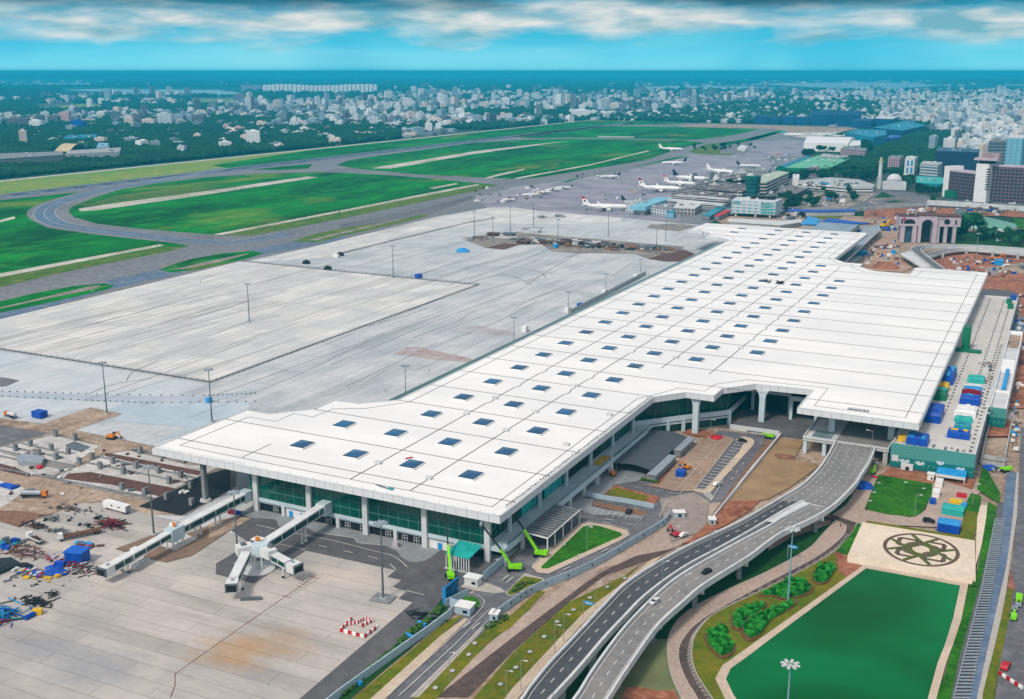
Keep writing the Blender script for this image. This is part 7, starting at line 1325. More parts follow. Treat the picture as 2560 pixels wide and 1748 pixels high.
MORE = [('grey office range with a row of square windows beside the pier', 'b', [(205, 325), (500, 345), (540, 290), (240, 265)], 12, w_conc, m_conc_d), ('white modern terminal hall with a pale sloping roof behind the control tower', 'b', [(400, 560), (480, 560), (760, 420), (620, 400), (420, 460)], 20, w_dark, M('pale_roof', '#b4c0ac', '#a7b3a0', .05)),
  ('long curved white multi level car park full of cars', 'b', [(880, 470), (1500, 530), (1830, 530), (1850, 500), (1650, 430), (1280, 400), (900, 440)], 9, win_mat('white_bands', '#d3d3d1', '#2c2f33', '#a9a6a5', 60, 4.5, .99, .45), m_conc), ('grey flat canopy roof over the old drop off', 'b', [(620, 580), (860, 600), (1000, 530), (780, 480), (640, 530)], 7, m_dark, M('canopy_brown', '#7d7478', '#6c6468', .05)),
  ('white service block beside the curved car park', 'b', [(810, 440), (890, 450), (895, 400), (815, 395)], 14, m_wht, m_wht), ('pinkish office block with two window rows before the white hangar', 'd', [(1515, 775), (1820, 805), (1855, 770), (1560, 735)], 17, w_pink, m_conc_d), ('small pinkish block in the trees below the green roofs', 'b', [(1010, 295), (1140, 290), (1150, 265), (1030, 270)], 12, w_pink, m_conc_d),
  ('pink banded apartment block among the trees', 'c', [(285, 240), (435, 245), (480, 210), (320, 205)], 24, w_pink, m_conc_d), ('white tower block with four blue window panels', 'c', [(492, 290), (615, 290), (650, 270), (520, 262)], 30, m_wht, m_conc_l), ('pale banded office block left of the navy mesh building', 'c', [(680, 350), (900, 370), (960, 330), (720, 310)], 27, win_mat('banded', '#b9c3c6', '#47606b', '#a7adb0', 60, 5, .99, .5), m_conc),
  ('huge navy mesh wrapped building behind the hotel', 'c', [(860, 300), (1380, 320), (1400, 270), (900, 240)], 44, w_blueb, M('navy_roof', '#3f6683', '#34566f', .02)), ('low turquoise walled hall left of the hotel', 'c', [(640, 490), (960, 500), (1000, 420), (640, 400)], 12, m_teal, m_cyan),
  ('dark glass tower with a pale crown at the right edge', 'c', [(1510, 240), (1740, 245), (1790, 200), (1560, 190)], 56, win_mat('grey_tower', '#6f7d86', '#2f3a44', '#8a9499', 8, 6, .9, .5), m_conc_d), ('light blue glass tower at the right frame edge', 'c', [(1730, 245), (1930, 250), (1990, 200), (1800, 190)], 62, win_mat('sky_glass', '#7fb7c9', '#5f9db4', '#9fb5be', 9, 6, .5, .6), m_conc_l)]
for lab, k, p, h, wm, rm in MORE: building(lab, 'block' if 'hall' not in lab else 'hall', G(k, p), .8, h, wm, rm)
o_ = [o for o in C.objects if o.get('label') == 'white tower block with four blue window panels'][0]
q0, q1 = G('c', [(492, 290), (615, 290)]); u = Vector(q1) - Vector(q0); n_ = Vector((u.y, -u.x)).normalized() * .3
for f in (.22, .62):
    for z in (4, 17): a = Vector(q0) + u * f + n_; b = a + u * .2; MB().face([(a.x, a.y, z), (b.x, b.y, z), (b.x, b.y, z + 10), (a.x, a.y, z + 10)]).build('window_panel', m_blue_l, o_)
# hotel
HT = thing('hotel', 'long dark gridded hotel slab with a tall white stair tower', 'hotel', (-100, 1760, 0)); hx = G('c', [(965, 560), (1370, 620), (1560, 635), (1984, 660)])
def hbox(p, q, w_, z0, z1, m, nm):
    p, q = Vector(p), Vector(q); d = (q - p); n = Vector((-d.y, d.x)).normalized() * w_; MB().quadbox([tuple(p), tuple(q), tuple(q + n), tuple(p + n)], z0, z1).build(nm, m, HT)
A_, B_, C_, D_ = [Vector(p) for p in hx]
hbox(A_, A_ + (B_ - A_) * .17, 26, 1, 47, m_wht, 'end_wall'); hbox(A_ + (B_ - A_) * .17, B_, 24, 1, 40, w_hotel, 'room_block'); hbox(A_ + (B_ - A_) * .17, B_, 24.5, 40, 42, m_pink, 'roof'); hbox(B_ + Vector((-2, -4)), C_ + Vector((-6, -4)), 22, 1, 56, m_wht, 'stair_tower'); hbox(B_ + Vector((-6, -7)), C_ + Vector((4, -7)), 26, 61, 64, m_pink, 'tower_cap'); hbox(B_ + Vector((1, -2)), C_ + Vector((-4, -2)), 18, 56, 61, m_dark, 'tower_neck'); hbox(B_ + Vector((4, 2)), C_ + Vector((6, 2)), 14, 64, 71, M('cap_pink', '#a58f92', '#8d797d', .1), 'tower_top')
E_ = C_ + (D_ - C_) * 2.4; hbox(C_ + Vector((0, 6)), E_ + Vector((0, 6)), 24, 1, 52, w_hotel, 'room_block'); hbox(C_ + Vector((0, 6)), E_ + Vector((0, 6)), 24.5, 52, 54, m_pink, 'roof')
q = B_.lerp(C_, .45) + Vector((0, -4.4))
b = MB()
for i in range(12): b.box(q.x - .9, q.y - .6, 5 + 4 * i, q.x + .9, q.y, 7 + 4 * i)
b.build('stair_windows', m_dark, HT); q = B_.lerp(C_, .72) + Vector((0, -4.6)); b = MB()
for i in range(9): b.box(q.x - 2.6, q.y - 1.2, 19 + 3.6 * i, q.x + 2.6, q.y + .5, 20.6 + 3.6 * i)
b.build('stair_windows', m_dark, HT)
q = A_ + (B_ - A_) * .28 + Vector((0, -3)); MB().obox(q.x, q.y, 1, 12, 22, 5, math.atan2((B_ - A_).y, (B_ - A_).x)).build('green_podium', m_greens, HT)
q = G1('c', 1950, 625); tag(MB().obox(*q, 1, 17, 14, 10, 0).obox(q[0] - 2, q[1] - 5.1, 6, 9, 1.5, .3, 0, 1).build('white_block', [m_wht, m_dark], origin=(*q, 1)), 'small plain white cube building in front of the hotel at the right', 'building')
# arched pavilion
AP = thing('arch_pavilion', 'pink gate pavilion with a tall central arch, side windows and square pillars', 'pavilion', (-132, 1292, 0))
u0, u1 = Vector(G1('c', 455, 1135)), Vector(G1('c', 1130, 1150)); ux = (u1 - u0).normalized(); uy = Vector((-ux.y, ux.x)); W_ = (u1 - u0).length; ang = math.atan2(ux.y, ux.x)
def loc(a, b_): p = u0 + ux * a + uy * b_; return (p.x, p.y)
def ap(a0, a1, d0, d1, z0, z1, m, nm): MB().quadbox([loc(a0, d0), loc(a1, d0), loc(a1, d1), loc(a0, d1)], z0, z1).build(nm, m, AP)
def archwall(a0, a1, d0, d1, z0, z1, ca, r, zs, m, nm):
    """wall panel with a round headed opening"""
    n = 14; out = [(a0, z0), (a0, z1), (a1, z1), (a1, z0), (ca + r, z0)] + [(ca + r * math.cos(math.pi * i / n), zs + r * math.sin(math.pi * i / n)) for i in range(n + 1)] + [(ca - r, z0)]
    b = MB(); f = [(*loc(a, d0), z) for a, z in out]; g = [(*loc(a, d1), z) for a, z in out]; b.face(f[::-1]); b.face(g)
    for i in range(len(out)): j = (i + 1) % len(out); b.face([f[i], f[j], g[j], g[i]])
    b.build(nm, m, AP)
ca = W_ * .46
archwall(W_ * .30, W_ * .64, -1, 14, 1, 31, ca, W_ * .105, 21, m_pink, 'central_arch')
ap(-3, W_ * .30, 1, 22, 19.5, 30, m_pink, 'left_block'); ap(W_ * .64, W_ + 4, 1, 22, 19.5, 30, m_pink, 'right_block'); ap(-3.4, W_ * .3, .6, 22.4, 30, 31.4, m_brown, 'roof_rim'); ap(W_ * .64, W_ + 4.4, .6, 22.4, 30, 31.4, m_brown, 'roof_rim'); ap(W_ * .3, W_ * .64, -1.3, 22, 31, 32, m_brown, 'roof_rim')
for a in (.02, .24, .66, .80, .96): ap(W_ * a - (2.2 if a < .5 else 1.2), W_ * a + 2.4, 1.5, 5, 1, 19.6, m_pink, 'pillar')
ap(0, W_ * .30, 6, 20, 1, 19.5, glass('pavilion_glass', '#48647f', .15), 'glass_wall'); ap(W_ * .66, W_, 8, 20, 1, 19.5, m_glass_d, 'glass_wall'); ap(W_ * .37, W_ * .55, 8, 9, 1, 27, m_glass_d, 'glass_wall')
b = MB(); c0 = W_ * .135; n = 10; pts = [(c0 - 6, 22)] + [(c0 - 6 * math.cos(math.pi * i / n), 23.5 + 3.6 * math.sin(math.pi * i / n)) for i in range(n + 1)] + [(c0 + 6, 22)]; b.face([(*loc(a, .85), z) for a, z in pts]); b.build('arched_window', m_dark, AP)
b = MB(); c0 = W_ * .82; b.face([(*loc(c0 + 3.4 * math.cos(i / 12 * 6.28), .85), 24.8 + 3 * math.sin(i / 12 * 6.28)) for i in range(12)]); b.face([(*loc(c0 - 11, .85), 27.2), (*loc(c0 - 4, .85), 28.4), (*loc(c0 + 2, .85), 27.9), (*loc(c0 - 4, .85), 27.5)]); b.build('arched_window', m_dark, AP)
b = MB(); c0 = W_ * .035; b.face([(*loc(c0 + 1.6 * math.cos(i / 12 * 6.28), .8), 27.2 + 1.6 * math.sin(i / 12 * 6.28)) for i in range(12)]); b.build('red_disc', m_red, AP)
for a in (-.02, .965): b = MB(); b.face([(*loc(W_ * a, .8), 22), (*loc(W_ * a + 1.8, .8), 22), (*loc(W_ * a + 1.8, .8), 27), (*loc(W_ * a, .8), 27)]); b.build('slot_window', m_dark, AP)
b = MB()
for a in (0, 8): b.quadbox([loc(W_ * .1 + a, 4), loc(W_ * .1 + a + .6, 4), loc(W_ * .1 + a + .6, 12), loc(W_ * .1 + a, 12)], 31, 37)
b.quadbox([loc(W_ * .1, 4), loc(W_ * .1 + 8.6, 4), loc(W_ * .1 + 8.6, 12), loc(W_ * .1, 12)], 36.4, 37); b.build('roof_frame', m_conc_l, AP)
# mosque
q = G1('b', 2090, 480); MQ = thing('mosque', 'small pale mosque with a round dome', 'mosque', (*q, 0)); MB().obox(*q, 1, 13, 36, 26, .2).build('hall', m_conc_l, MQ); b = MB(); b.ring([[(q[0] + 12 * math.cos(a) * math.cos(j / 16 * 6.2832), q[1] + 12 * math.cos(a) * math.sin(j / 16 * 6.2832), 15 + 11 * math.sin(a)) for j in range(16)] for a in (0, .3, .6, .9, 1.2, 1.5)]); b.cyl(*q, 13, 15, 12.4, 12.4, 16); b.build('dome', m_conc_l, MQ, smooth=True)
MB().obox(q[0] - 22, q[1] - 10, 1, 21, 7, 7, .2).build('side_tower', m_conc, MQ)
q = G1('b', 1905, 480); MN = thing('minaret', 'slender pale minaret standing left of the domed mosque', 'minaret', (*q, 0)); MB().cyl(*q, 1, 44, 3.2, 2.6, 8).build('shaft', m_conc_l, MN); MB().cyl(*q, 44, 45.5, 4, 4, 8).cyl(*q, 45.5, 52, 2.4, 1.8, 8).build('balcony', m_sand, MN)
# hangars
def vault(lab, k, pts, h, hr, m, wm, name='hangar', gr='hangars', seg=8, door=None):
    q = [Vector(p) for p in G(k, pts)]; t_ = thing(name, lab, 'hangar', (*((q[0] + q[2]) / 2), 0), gr); MB().quadbox([tuple(p) for p in q], .8, h).build('wall', wm, t_)
    b = MB(); rings = []     # arch between edges q0-q1 (front) and q3-q2 (back), ridge parallel to q0-q1
    for i in range(seg + 1): f = i / seg; a, c = q[0].lerp(q[3], f), q[1].lerp(q[2], f); z = h + hr * math.sin(math.pi * f); rings.append([(a.x, a.y, z), (c.x, c.y, z), (c.x, c.y, z - .6), (a.x, a.y, z - .6)])
    b.ring(rings); b.build('roof', m, t_); b = MB()
    for e0, e1 in ((q[0], q[3]), (q[1], q[2])): b.face([(*e0.lerp(e1, i / seg), h + hr * math.sin(math.pi * i / seg) - .3) for i in range(seg + 1)])
    b.build('gable', wm, t_)
    if door: MB().quadbox([tuple(q[0].lerp(q[1], door[0])), tuple(q[0].lerp(q[1], door[1])), tuple(q[0].lerp(q[1], door[1]) + Vector((0, -1))), tuple(q[0].lerp(q[1], door[0]) + Vector((0, -1)))], 1, h * .8).build('door', m_steel, t_)
vault('large white vaulted hangar beside the old apron', 'd', [(1050, 700), (1610, 715), (1700, 640), (1150, 625)], 20, 9, m_wht, m_wht); vault('smaller white vaulted annex on the right end of the white hangar', 'd', [(1620, 715), (1770, 700), (1760, 650), (1660, 645)], 15, 6, m_wht, m_wht)
m_hb = M('hangar_navy', '#0f4a7a', '#0b3c66', .01); m_ht = M('hangar_teal', '#2489a6', '#1c7690', .01)
for i, (x0, x1, y, h, lab) in enumerate(((430, 600, 350, 26, 'dark blue hangar with white door bars, leftmost of the far row'), (610, 750, 360, 24, 'dark blue hangar with a lighter teal front, second of the far row'), (780, 940, 360, 27, 'dark blue hangar with a white panel in the far row'), (960, 1130, 368, 26, 'dark blue hangar with grey door bars in the far row'), (1140, 1420, 375, 36, 'broad dark blue vaulted hangar, left of the twin in the far row'), (1430, 1770, 385, 38, 'broad dark blue vaulted hangar, right of the twin in the far row'))):
    vault(lab, 'd', [(x0, y), (x1, y + 3), (x1 + 10, y - 18), (x0 + 10, y - 18)], h, h * .35 if i > 3 else 2, m_hb, m_hb)
    if i in (0, 3):
        t_ = C.objects[-1]; par = [o for o in C.objects if o.get('label') == lab][0]; b = MB()
        for j in range(4): a, c = G('d', [(x0 + 30 + j * 35, y), (x0 + 42 + j * 35, y)]); b.face([(a[0], a[1] - 2, 4), (c[0], c[1] - 2, 4), (c[0], c[1] - 2, 20), (a[0], a[1] - 2, 20)])
        b.build('door_bars', m_conc_l, par)
vault('dark blue hangar with a low front beside the teal halls', 'd', [(1640, 400), (1900, 415), (1950, 380), (1760, 370)], 24, 3, m_hb, m_hb)
for lab, p, h, wm, rm in (('teal roofed workshop with pale panelled walls', [(1580, 600), (1930, 665), (2090, 630), (2090, 560), (1700, 545)], 26, w_glassb if False else m_ht, m_ht), ('long teal roofed hall stretching behind the workshop', [(1930, 500), (2300, 545), (2600, 470), (2330, 405)], 22, m_hb, m_ht), ('pale roofed dark blue hall at the far end', [(1950, 385), (2170, 395), (2250, 360), (2000, 340)], 26, m_hb, m_conc_l)): building(lab, 'hall', G('d', p), .8, h, wm, rm)
building('bright blue sheet roofed shed beside the teal workshop', 'shed', G('d', [(2090, 615), (2260, 600), (2280, 570), (2130, 570)]), .8, 14, m_blue, m_blue)
m_gr = M('mint_roof', '#6fb794', '#5fa584', .02); building('broad low building with a mint green roof in several bays', 'hall', G('d', [(720, 960), (1380, 970), (1660, 830), (1240, 800), (1150, 830)]), .8, 7, m_greens, m_gr); vault('long teal rounded roof along the mint green building', 'd', [(1110, 840), (715, 960), (770, 965), (1180, 845)][::-1] if False else [(700, 965), (1060, 835), (1150, 830), (820, 965)], 8, 5, m_teal, m_greens)
building('light grey roofed shed behind the mint green roofs', 'hall', G('d', [(1250, 830), (1500, 850), (1640, 830), (1300, 795)]), .8, 10, m_conc_d, m_conc)
# domed white shed, dark vehicles island
vault('small white arched shed on the grass island', 'd', [(215, 690), (310, 710), (385, 675), (290, 650)], 5, 5, m_conc_l, m_wht)
vault('cream barrel vaulted hangar among the trees at the left', 0, [(370, 1048), (470, 1052), (600, 1036), (520, 1030)], 9, 15, M('cream_roof', '#c9b892', '#b8a782', .02), m_dark)
building('long pale roofed building beside the barrel vaulted hangar', 'hall', G(0, [(440, 1080), (810, 1060), (820, 1030), (470, 1052)]), .8, 10, m_conc_l, M('pale_roof2', '#aaa7a4', '#98989a', .02)); building('long grey roofed shed with pale columns at the left edge', 'hall', G(0, [(0, 1120), (430, 1090), (430, 1065), (0, 1080)]), .8, 12, w_conc, m_conc_d); building('teal roofed sheds in the trees at the left', 'hall', G(0, [(430, 975), (650, 965), (660, 940), (460, 945)]), .8, 12, m_teal, m_ht); building('small white hall with a light blue roof right of the vaulted hangar', 'hall', G(0, [(655, 1028), (740, 1025), (735, 1000), (670, 995)]), .8, 10, m_conc_l, M('paleblue_roof', '#86b4cc', '#7aa6bd', .02))
# blue roofed sheds, site fence and white slab beyond the roof
for lab, k, p, z, m in (('low shed with a bright blue sloping roof beyond the terminal roof', 5, [(815, 432), (930, 435), (950, 400), (870, 378)], 7, m_blue_l), ('long low grey blue roof beyond the terminal roof', 5, [(890, 465), (1150, 485), (1215, 430), (960, 410)], 8, M('greyblue_roof', '#8fa3ae', '#7d929e', .05)), ('dark blue roof strip above the long grey blue roof', 5, [(950, 412), (1180, 430), (1290, 428), (1010, 392)], 9, m_blue), ('long navy roofed site sheds beside the old road', 5, [(720, 345), (940, 350), (1190, 345), (1190, 332), (900, 335), (740, 330)], 7, m_blue), ('low pale wall building with a row of openings behind the office block', 5, [(320, 415), (680, 440), (820, 420), (820, 400), (690, 410), (330, 395)], 6, m_conc_l)):
    q = G(k, p, z); c = (sum(a for a, b in q) / len(q), sum(b for a, b in q) / len(q)); t_ = thing('shed', lab, 'shed', (*c, 0)); MB().quadbox(q, z - .8, z).build('roof', m, t_); MB().quadbox([(c[0] + (a - c[0]) * .96, c[1] + (b - c[1]) * .96) for a, b in q], 1, z - .8).build('wall', m_conc, t_)
wl_ = MB(); 
for k, p in (('b', [(1400, 790), (1800, 740), (2324, 700)]), ('c', [(0, 740), (300, 700), (780, 680)])):
    q = G(k, p); ribbon(wl_, q, 1.2, .8, h=4.5)
tag(wl_.build('hoarding_wall', m_conc, origin=(*q[0], 1)), 'long pale hoarding wall with dark gaps along the far site road', 'wall')
wl_ = MB(); ribbon(wl_, G('c', [(780, 665), (1250, 690), (1984, 745), (2500, 790)]), 2, .8, h=7); tag(wl_.build('hoarding_wall', m_conc_l, origin=(*q[0], 1)), 'white hoarding wall in front of the earthworks below the hotel', 'wall')
random.seed(11)
for i, (k, x0, x1, y0, y1, n, z, lab) in enumerate((('b', 960, 1620, 395, 440, 60, 10.8, 'parked car on the top deck of the curved white car park'), ('b', 1000, 1500, 540, 680, 60, .9, 'parked vehicle in the old terminal car park'), ('b', 560, 1000, 90, 230, 60, .9, 'white van or cart parked beside the teal vaulted roof'), ('c', 880, 1980, 600, 650, 50, 1.1, 'vehicle queuing on the road in front of the hotel'), ('b', 460, 780, 35, 80, 24, .9, 'small white service vehicle at the apron edge'))):
    cm = [m_wht, m_conc_l, m_steel, m_black, m_blue_l, m_red]; pr = None
    for j in range(n):
        q = G1(k, random.uniform(x0, x1), random.uniform(y0, y1), z); s = 1.0; b = MB(); L_ = random.choice((4.6, 4.6, 5.2, 8)) ; a = random.uniform(-.3, .3) + (1.57 if j % 2 else 0)
        b.obox(q[0], q[1], z + .3, z + 1.0, L_, 1.9, a); b.obox(q[0], q[1], z + 1.0, z + (1.6 if L_ < 6 else 2.8), L_ * (.55 if L_ < 6 else .95), 1.7, a)
        tag(b.build('parked_car', random.choice(cm[:3] * 3 + cm), origin=(*q, z)), lab, 'car', lab.replace('parked car', 'parked cars').replace('vehicle ', 'vehicles '))
# white dish and tents in the grove, round features
q = G1('c', 1670, 1120); t_ = thing('radar_dish', 'white upright disc monument among the dark trees beyond the loop ramp', 'monument', (*q, 1)); MB().obox(*q, 1, 5, 5, 2).build('plinth', m_wht, t_); b = MB(); b.ring([[(q[0] + 4.5 * math.cos(i / 14 * 6.2832), q[1] + yy, 10 + 5 * math.sin(i / 14 * 6.2832)) for i in range(14)] for yy in (-.5, .5)]); b.build('disc', m_wht, t_)
# ---------------- row of white apartment towers ----------------
m_tow = win_mat('tower_white', '#f4f4f2', '#a9b4bb', '#e0e2e3', 18, 6, .2, .4)
for i in range(27):
    u = 664 + (939 - 664) * i / 26; v = 236.5 - .6 * (i / 26); q = P(u, v); t_ = 0; h = 74 + 5 * math.sin(i * .35) + random.uniform(-1, 2); b = MB(); ang = AZ + .25
    b.obox(q[0], q[1], 0, h, 27, 50, ang - .3); b.obox(q[0], q[1], h, h + 4, 10, 30, ang); tag(b.build('apartment_tower', m_tow, origin=(*q, 0)), 'white slab tower in the long row of identical towers on the left horizon', 'tower', 'row of white apartment towers on the horizon')
q = P(630, 231); tag(MB().obox(*q, 0, 66, 180, 60, AZ).build('apartment_block', win_mat('mauve', '#8f97ab', '#6b7690', '#8f97a5', 18, 7, .5, .5), origin=(*q, 0)), 'wide mauve apartment block left of the white tower row', 'tower')

# ---------------- clutter of the far landside works ----------------
random.seed(21)
def clutter(lab, k, x0, x1, y0, y1, n, mats, sz=(1.5, 5), hh=(.6, 2.6), z=1.0, nm='site_material', cat='site materials'):
    for i in range(n):
        q = G1(k, random.uniform(x0, x1), random.uniform(y0, y1)); b = MB(); a = random.uniform(0, 3); L_ = random.uniform(*sz); h = random.uniform(*hh); m = random.choice(mats)
        b.obox(q[0], q[1], z, z + h, L_, L_ * random.uniform(.3, .8), a)
        if i % 2: b.obox(q[0] + random.uniform(-1, 1), q[1] + random.uniform(-1, 1), z, z + h * 1.35, L_ * .4, L_ * .35, a + .4)
        tag(b.build(nm, m, origin=(*q, z)), lab, cat, lab)
def mound(lab, k, x, y, r, h, m):
    q = G1(k, x, y); n = 18; rings = []
    for f, zf in ((1, 0), (.8, .28), (.5, .72), (.2, 1)): rings.append([(q[0] + r * f * (1 + .22 * noise.noise(Vector((math.cos(j / n * 6.28) * 1.4, math.sin(j / n * 6.28) * 1.4, r)))) * math.cos(j / n * 6.2832), q[1] + r * f * 1.3 * (1 + .22 * noise.noise(Vector((math.cos(j / n * 6.28) * 1.4, math.sin(j / n * 6.28) * 1.4, r + 3)))) * math.sin(j / n * 6.2832), .9 + h * zf) for j in range(n)])
    tag(MB().ring(rings).build('earth_mound', m, origin=(*q, 1)), lab, 'earth mound')
mats_ = [m_conc_l, m_conc, m_steel, m_wood, m_brown, m_blue, m_wht]
clutter('site material lying on the sandy ground between the roof and the arched pavilion', 'c', 20, 430, 1130, 1440, 46, mats_, nm='site_material')
clutter('site material on the red earth inside the loop ramp', 'c', 1000, 1960, 1340, 1560, 60, mats_, nm='site_material')
clutter('site material along the earthworks below the hotel', 'c', 560, 1960, 715, 800, 60, mats_, (2, 9), (1, 4), nm='stacked_material')
clutter('site material by the old road left of the arched pavilion', 'c', -250, 420, 760, 1000, 40, mats_, (2, 7), nm='stacked_material')
clutter('site material on the ground right of the parking deck', 'e', 1480, 1600, 400, 1500, 30, mats_, nm='loose_material')
clutter('small low structure between the office block and the blue sheds', 'b', 660, 1000, 760, 880, 22, [m_conc_l, m_conc, m_steel, m_dark], (4, 12), (2, 5), nm='low_structure')
clutter('small roofed stand in the old terminal car park', 'b', 480, 880, 440, 620, 22, [m_conc_l, m_conc, m_steel], (4, 16), (2, 5), nm='roofed_stand')
clutter('low service building behind the pier roofs', 'a', 1650, 2324, 420, 620, 30, [m_conc_l, m_steel, m_conc_d, m_wht], (4, 13), (8, 12), 1, nm='service_building')
clutter('ground support vehicle or crate at the pier', 'a', 560, 1700, 600, 880, 26, [m_wht, m_conc_l, m_yellow, m_steel], (2, 6), (1, 2.6), .7, nm='support_cart')
clutter('equipment on the grass verge at the apron edge', 'a', 200, 760, 380, 450, 16, [m_wht, m_steel, m_black], (2, 6), (1, 2.6), .7, nm='verge_equipment')
clutter('equipment along the low wall at the near edge of the old apron', 4, 870, 1400, 180, 300, 34, [m_wht, m_steel, m_brown, m_conc_d], (2, 8), (1, 3), .7, nm='yard_equipment')
clutter('small item on the pale site slab by the trailer', 'g', 700, 1700, 130, 620, 34, [m_steel, m_black, m_brown], (.4, 1.8), (.2, .7), .8, nm='loose_item')
clutter('small item on the foundation slabs', 6, 60, 1700, 980, 1380, 60, [m_steel, m_wht, m_brown, m_conc_d, m_wood], (.6, 3), (.2, 1), .8, nm='loose_item')
clutter('small item on the apron near the open slab stacks', 10, 40, 900, 380, 640, 22, [m_steel, m_black], (.3, 1.4), (.1, .4), .55, nm='loose_item')
clutter('goods and parts strewn on the right side of the parking deck', 'f', 1150, 1260, 20, 700, 24, [m_conc_l, m_steel, m_tan], (.6, 2.2), (.3, 1.2), 12, nm='deck_goods')
clutter('material on the strip between the parking deck and the road', 'f', 1480, 1560, 100, 900, 26, [m_wht, m_wood, m_steel, m_blue_l], (.8, 3), (.4, 1.6), 1.7, nm='kerbside_goods')
for i, (k, x, y, r, h, m, lab) in enumerate((('c', 420, 760, 24, 6, m_soil, 'brown earth mound left of the arched pavilion'), ('c', 1050, 770, 22, 7, m_soil, 'reddish earth mound behind the arched pavilion'), ('c', 1150, 775, 22, 6, m_steel, 'grey gravel mound behind the arched pavilion'), ('c', 1860, 790, 18, 5, m_soil, 'earth mound at the right edge below the hotel'), ('c', 270, 1440, 14, 5, m_soil, 'pointed brown mound against the terminal roof'), ('c', 1350, 1310, 14, 3, m_soil, 'flat red mound under the loop ramp'), ('c', 250, 1190, 12, 1.6, m_brown, 'flat oval brown mound on the sand beyond the roof'), ('c', 1850, 1480, 12, 3, m_tan, 'pale rubble mound on the red earth at the right'), ('c', 150, 860, 18, 4, m_tan, 'tan mound beside the crawler crane'))): mound(lab, k, x, y, r, h, m)
mk = MB()
for p in ([(1590, 1480), (1700, 1440), (1984, 1400)], [(1500, 1480), (1560, 1530), (1700, 1560)], [(70, 610), (180, 590), (400, 585), (600, 610), (800, 640)], [(60, 620), (200, 660), (500, 640)], [(0, 520), (120, 440)], [(0, 640), (700, 640)], [(900, 620), (1984, 690)]): ribbon(mk, spline(G('c', p), 4), 1.6, 1.36)
for p in ([(1700, 640), (1850, 520)], [(1500, 700), (1760, 560)], [(900, 620), (1100, 560), (1400, 540)], [(1000, 640), (1300, 600)], [(1780, 630), (2000, 600), (2324, 590)], [(1780, 640), (1900, 680)]): ribbon(mk, spline(G('b', p), 4), 2.0, 1.36)
struct(mk.build('kerb_lines', m_sand))
# ---------------- trees ----------------
random.seed(5)
def leafmat(name, a, b, c):
    t = NT(name); n1 = t.noise(.12, 4); n2 = t.noise(1.1, 3); k = t.mix(t.sharp(n1, .38, .62), hexc(a), hexc(b)); k = t.mix(t.math('MULTIPLY', t.sharp(t.noise(.012, 5, .6), .45, .68), .7), k, hexc(c)); k = t.mix(t.math('MULTIPLY', t.sharp(n2, .5, .72), .7), k, hexc(c)); return t.out(k, .85, 0, .15)
m_tree = leafmat('tree_crown', '#0d2c20', '#143c22', '#285a2a'); m_tree2 = leafmat('tree_crown_light', '#1d5230', '#27643a', '#3d7a3c'); m_bark = M('bark', '#4a3c30', '#5c4c3e', .8)
def crown_mesh(name, r, h, n, m):
    b = MB(); lobes = [(random.uniform(-.55, .55) * r, random.uniform(-.55, .55) * r, h * random.uniform(.5, .95), r * random.uniform(.35, .6)) for _ in range(9)] + [(0, 0, h * .72, r * .7)]
    for cx, cy, cz, cr in lobes:
        b.blob((cx, cy, cz), cr * .72, cr * .6, jit=.2, sub=0)
        for _ in range(n // 10):
            v = Vector((random.gauss(0, 1), random.gauss(0, 1), random.gauss(.25, .9))).normalized() * cr * random.uniform(.75, 1.12); c = Vector((cx, cy, cz)) + Vector((v.x, v.y, v.z * .85))
            u = Vector((random.gauss(0, 1), random.gauss(0, 1), random.gauss(0, 1))).normalized(); w_ = u.orthogonal().normalized(); s = random.uniform(.35, .8)
            b.face([c + u * s, c + w_ * s * .8, c - u * s, c - w_ * s * .8])
    return b
kinds = []
for i in range(5):
    r = random.uniform(4.6, 6.2); h = random.uniform(8, 12); t_ = thing('tree', '', 'tree', (0, 0, 0), 'trees'); crown_mesh('crown', r, h, 420, m_tree).build('crown', m_tree2 if i == 4 else m_tree, t_)
    b = MB(); b.tube([(0, 0, 0), (.1, 0, h * .35), (0, .1, h * .7)], [.45, .32, .15], 7)
    for a in range(4): b.tube([(0, 0, h * .35), (math.cos(a * 1.6) * r * .5, math.sin(a * 1.6) * r * .5, h * .65)], [.2, .07], 5)
    b.build('trunk', m_bark, t_); kinds.append(t_)
used = [False] * 5
def plant(x, y, lab, grp, s=1., kd=None, z=1.0):
    i = random.randrange(5) if kd is None else kd
    if not used[i]: o = kinds[i]; used[i] = True; o.location = (x, y, z); o.rotation_euler = (0, 0, random.uniform(0, 6.28)); o['label'] = lab
    else: o = dup(kinds[i], (x, y, z), random.uniform(0, 6.28), lab)
    o.scale = (s * random.uniform(.9, 1.1), s * random.uniform(.9, 1.1), s * random.uniform(.85, 1.15)); o['group'] = grp; return o
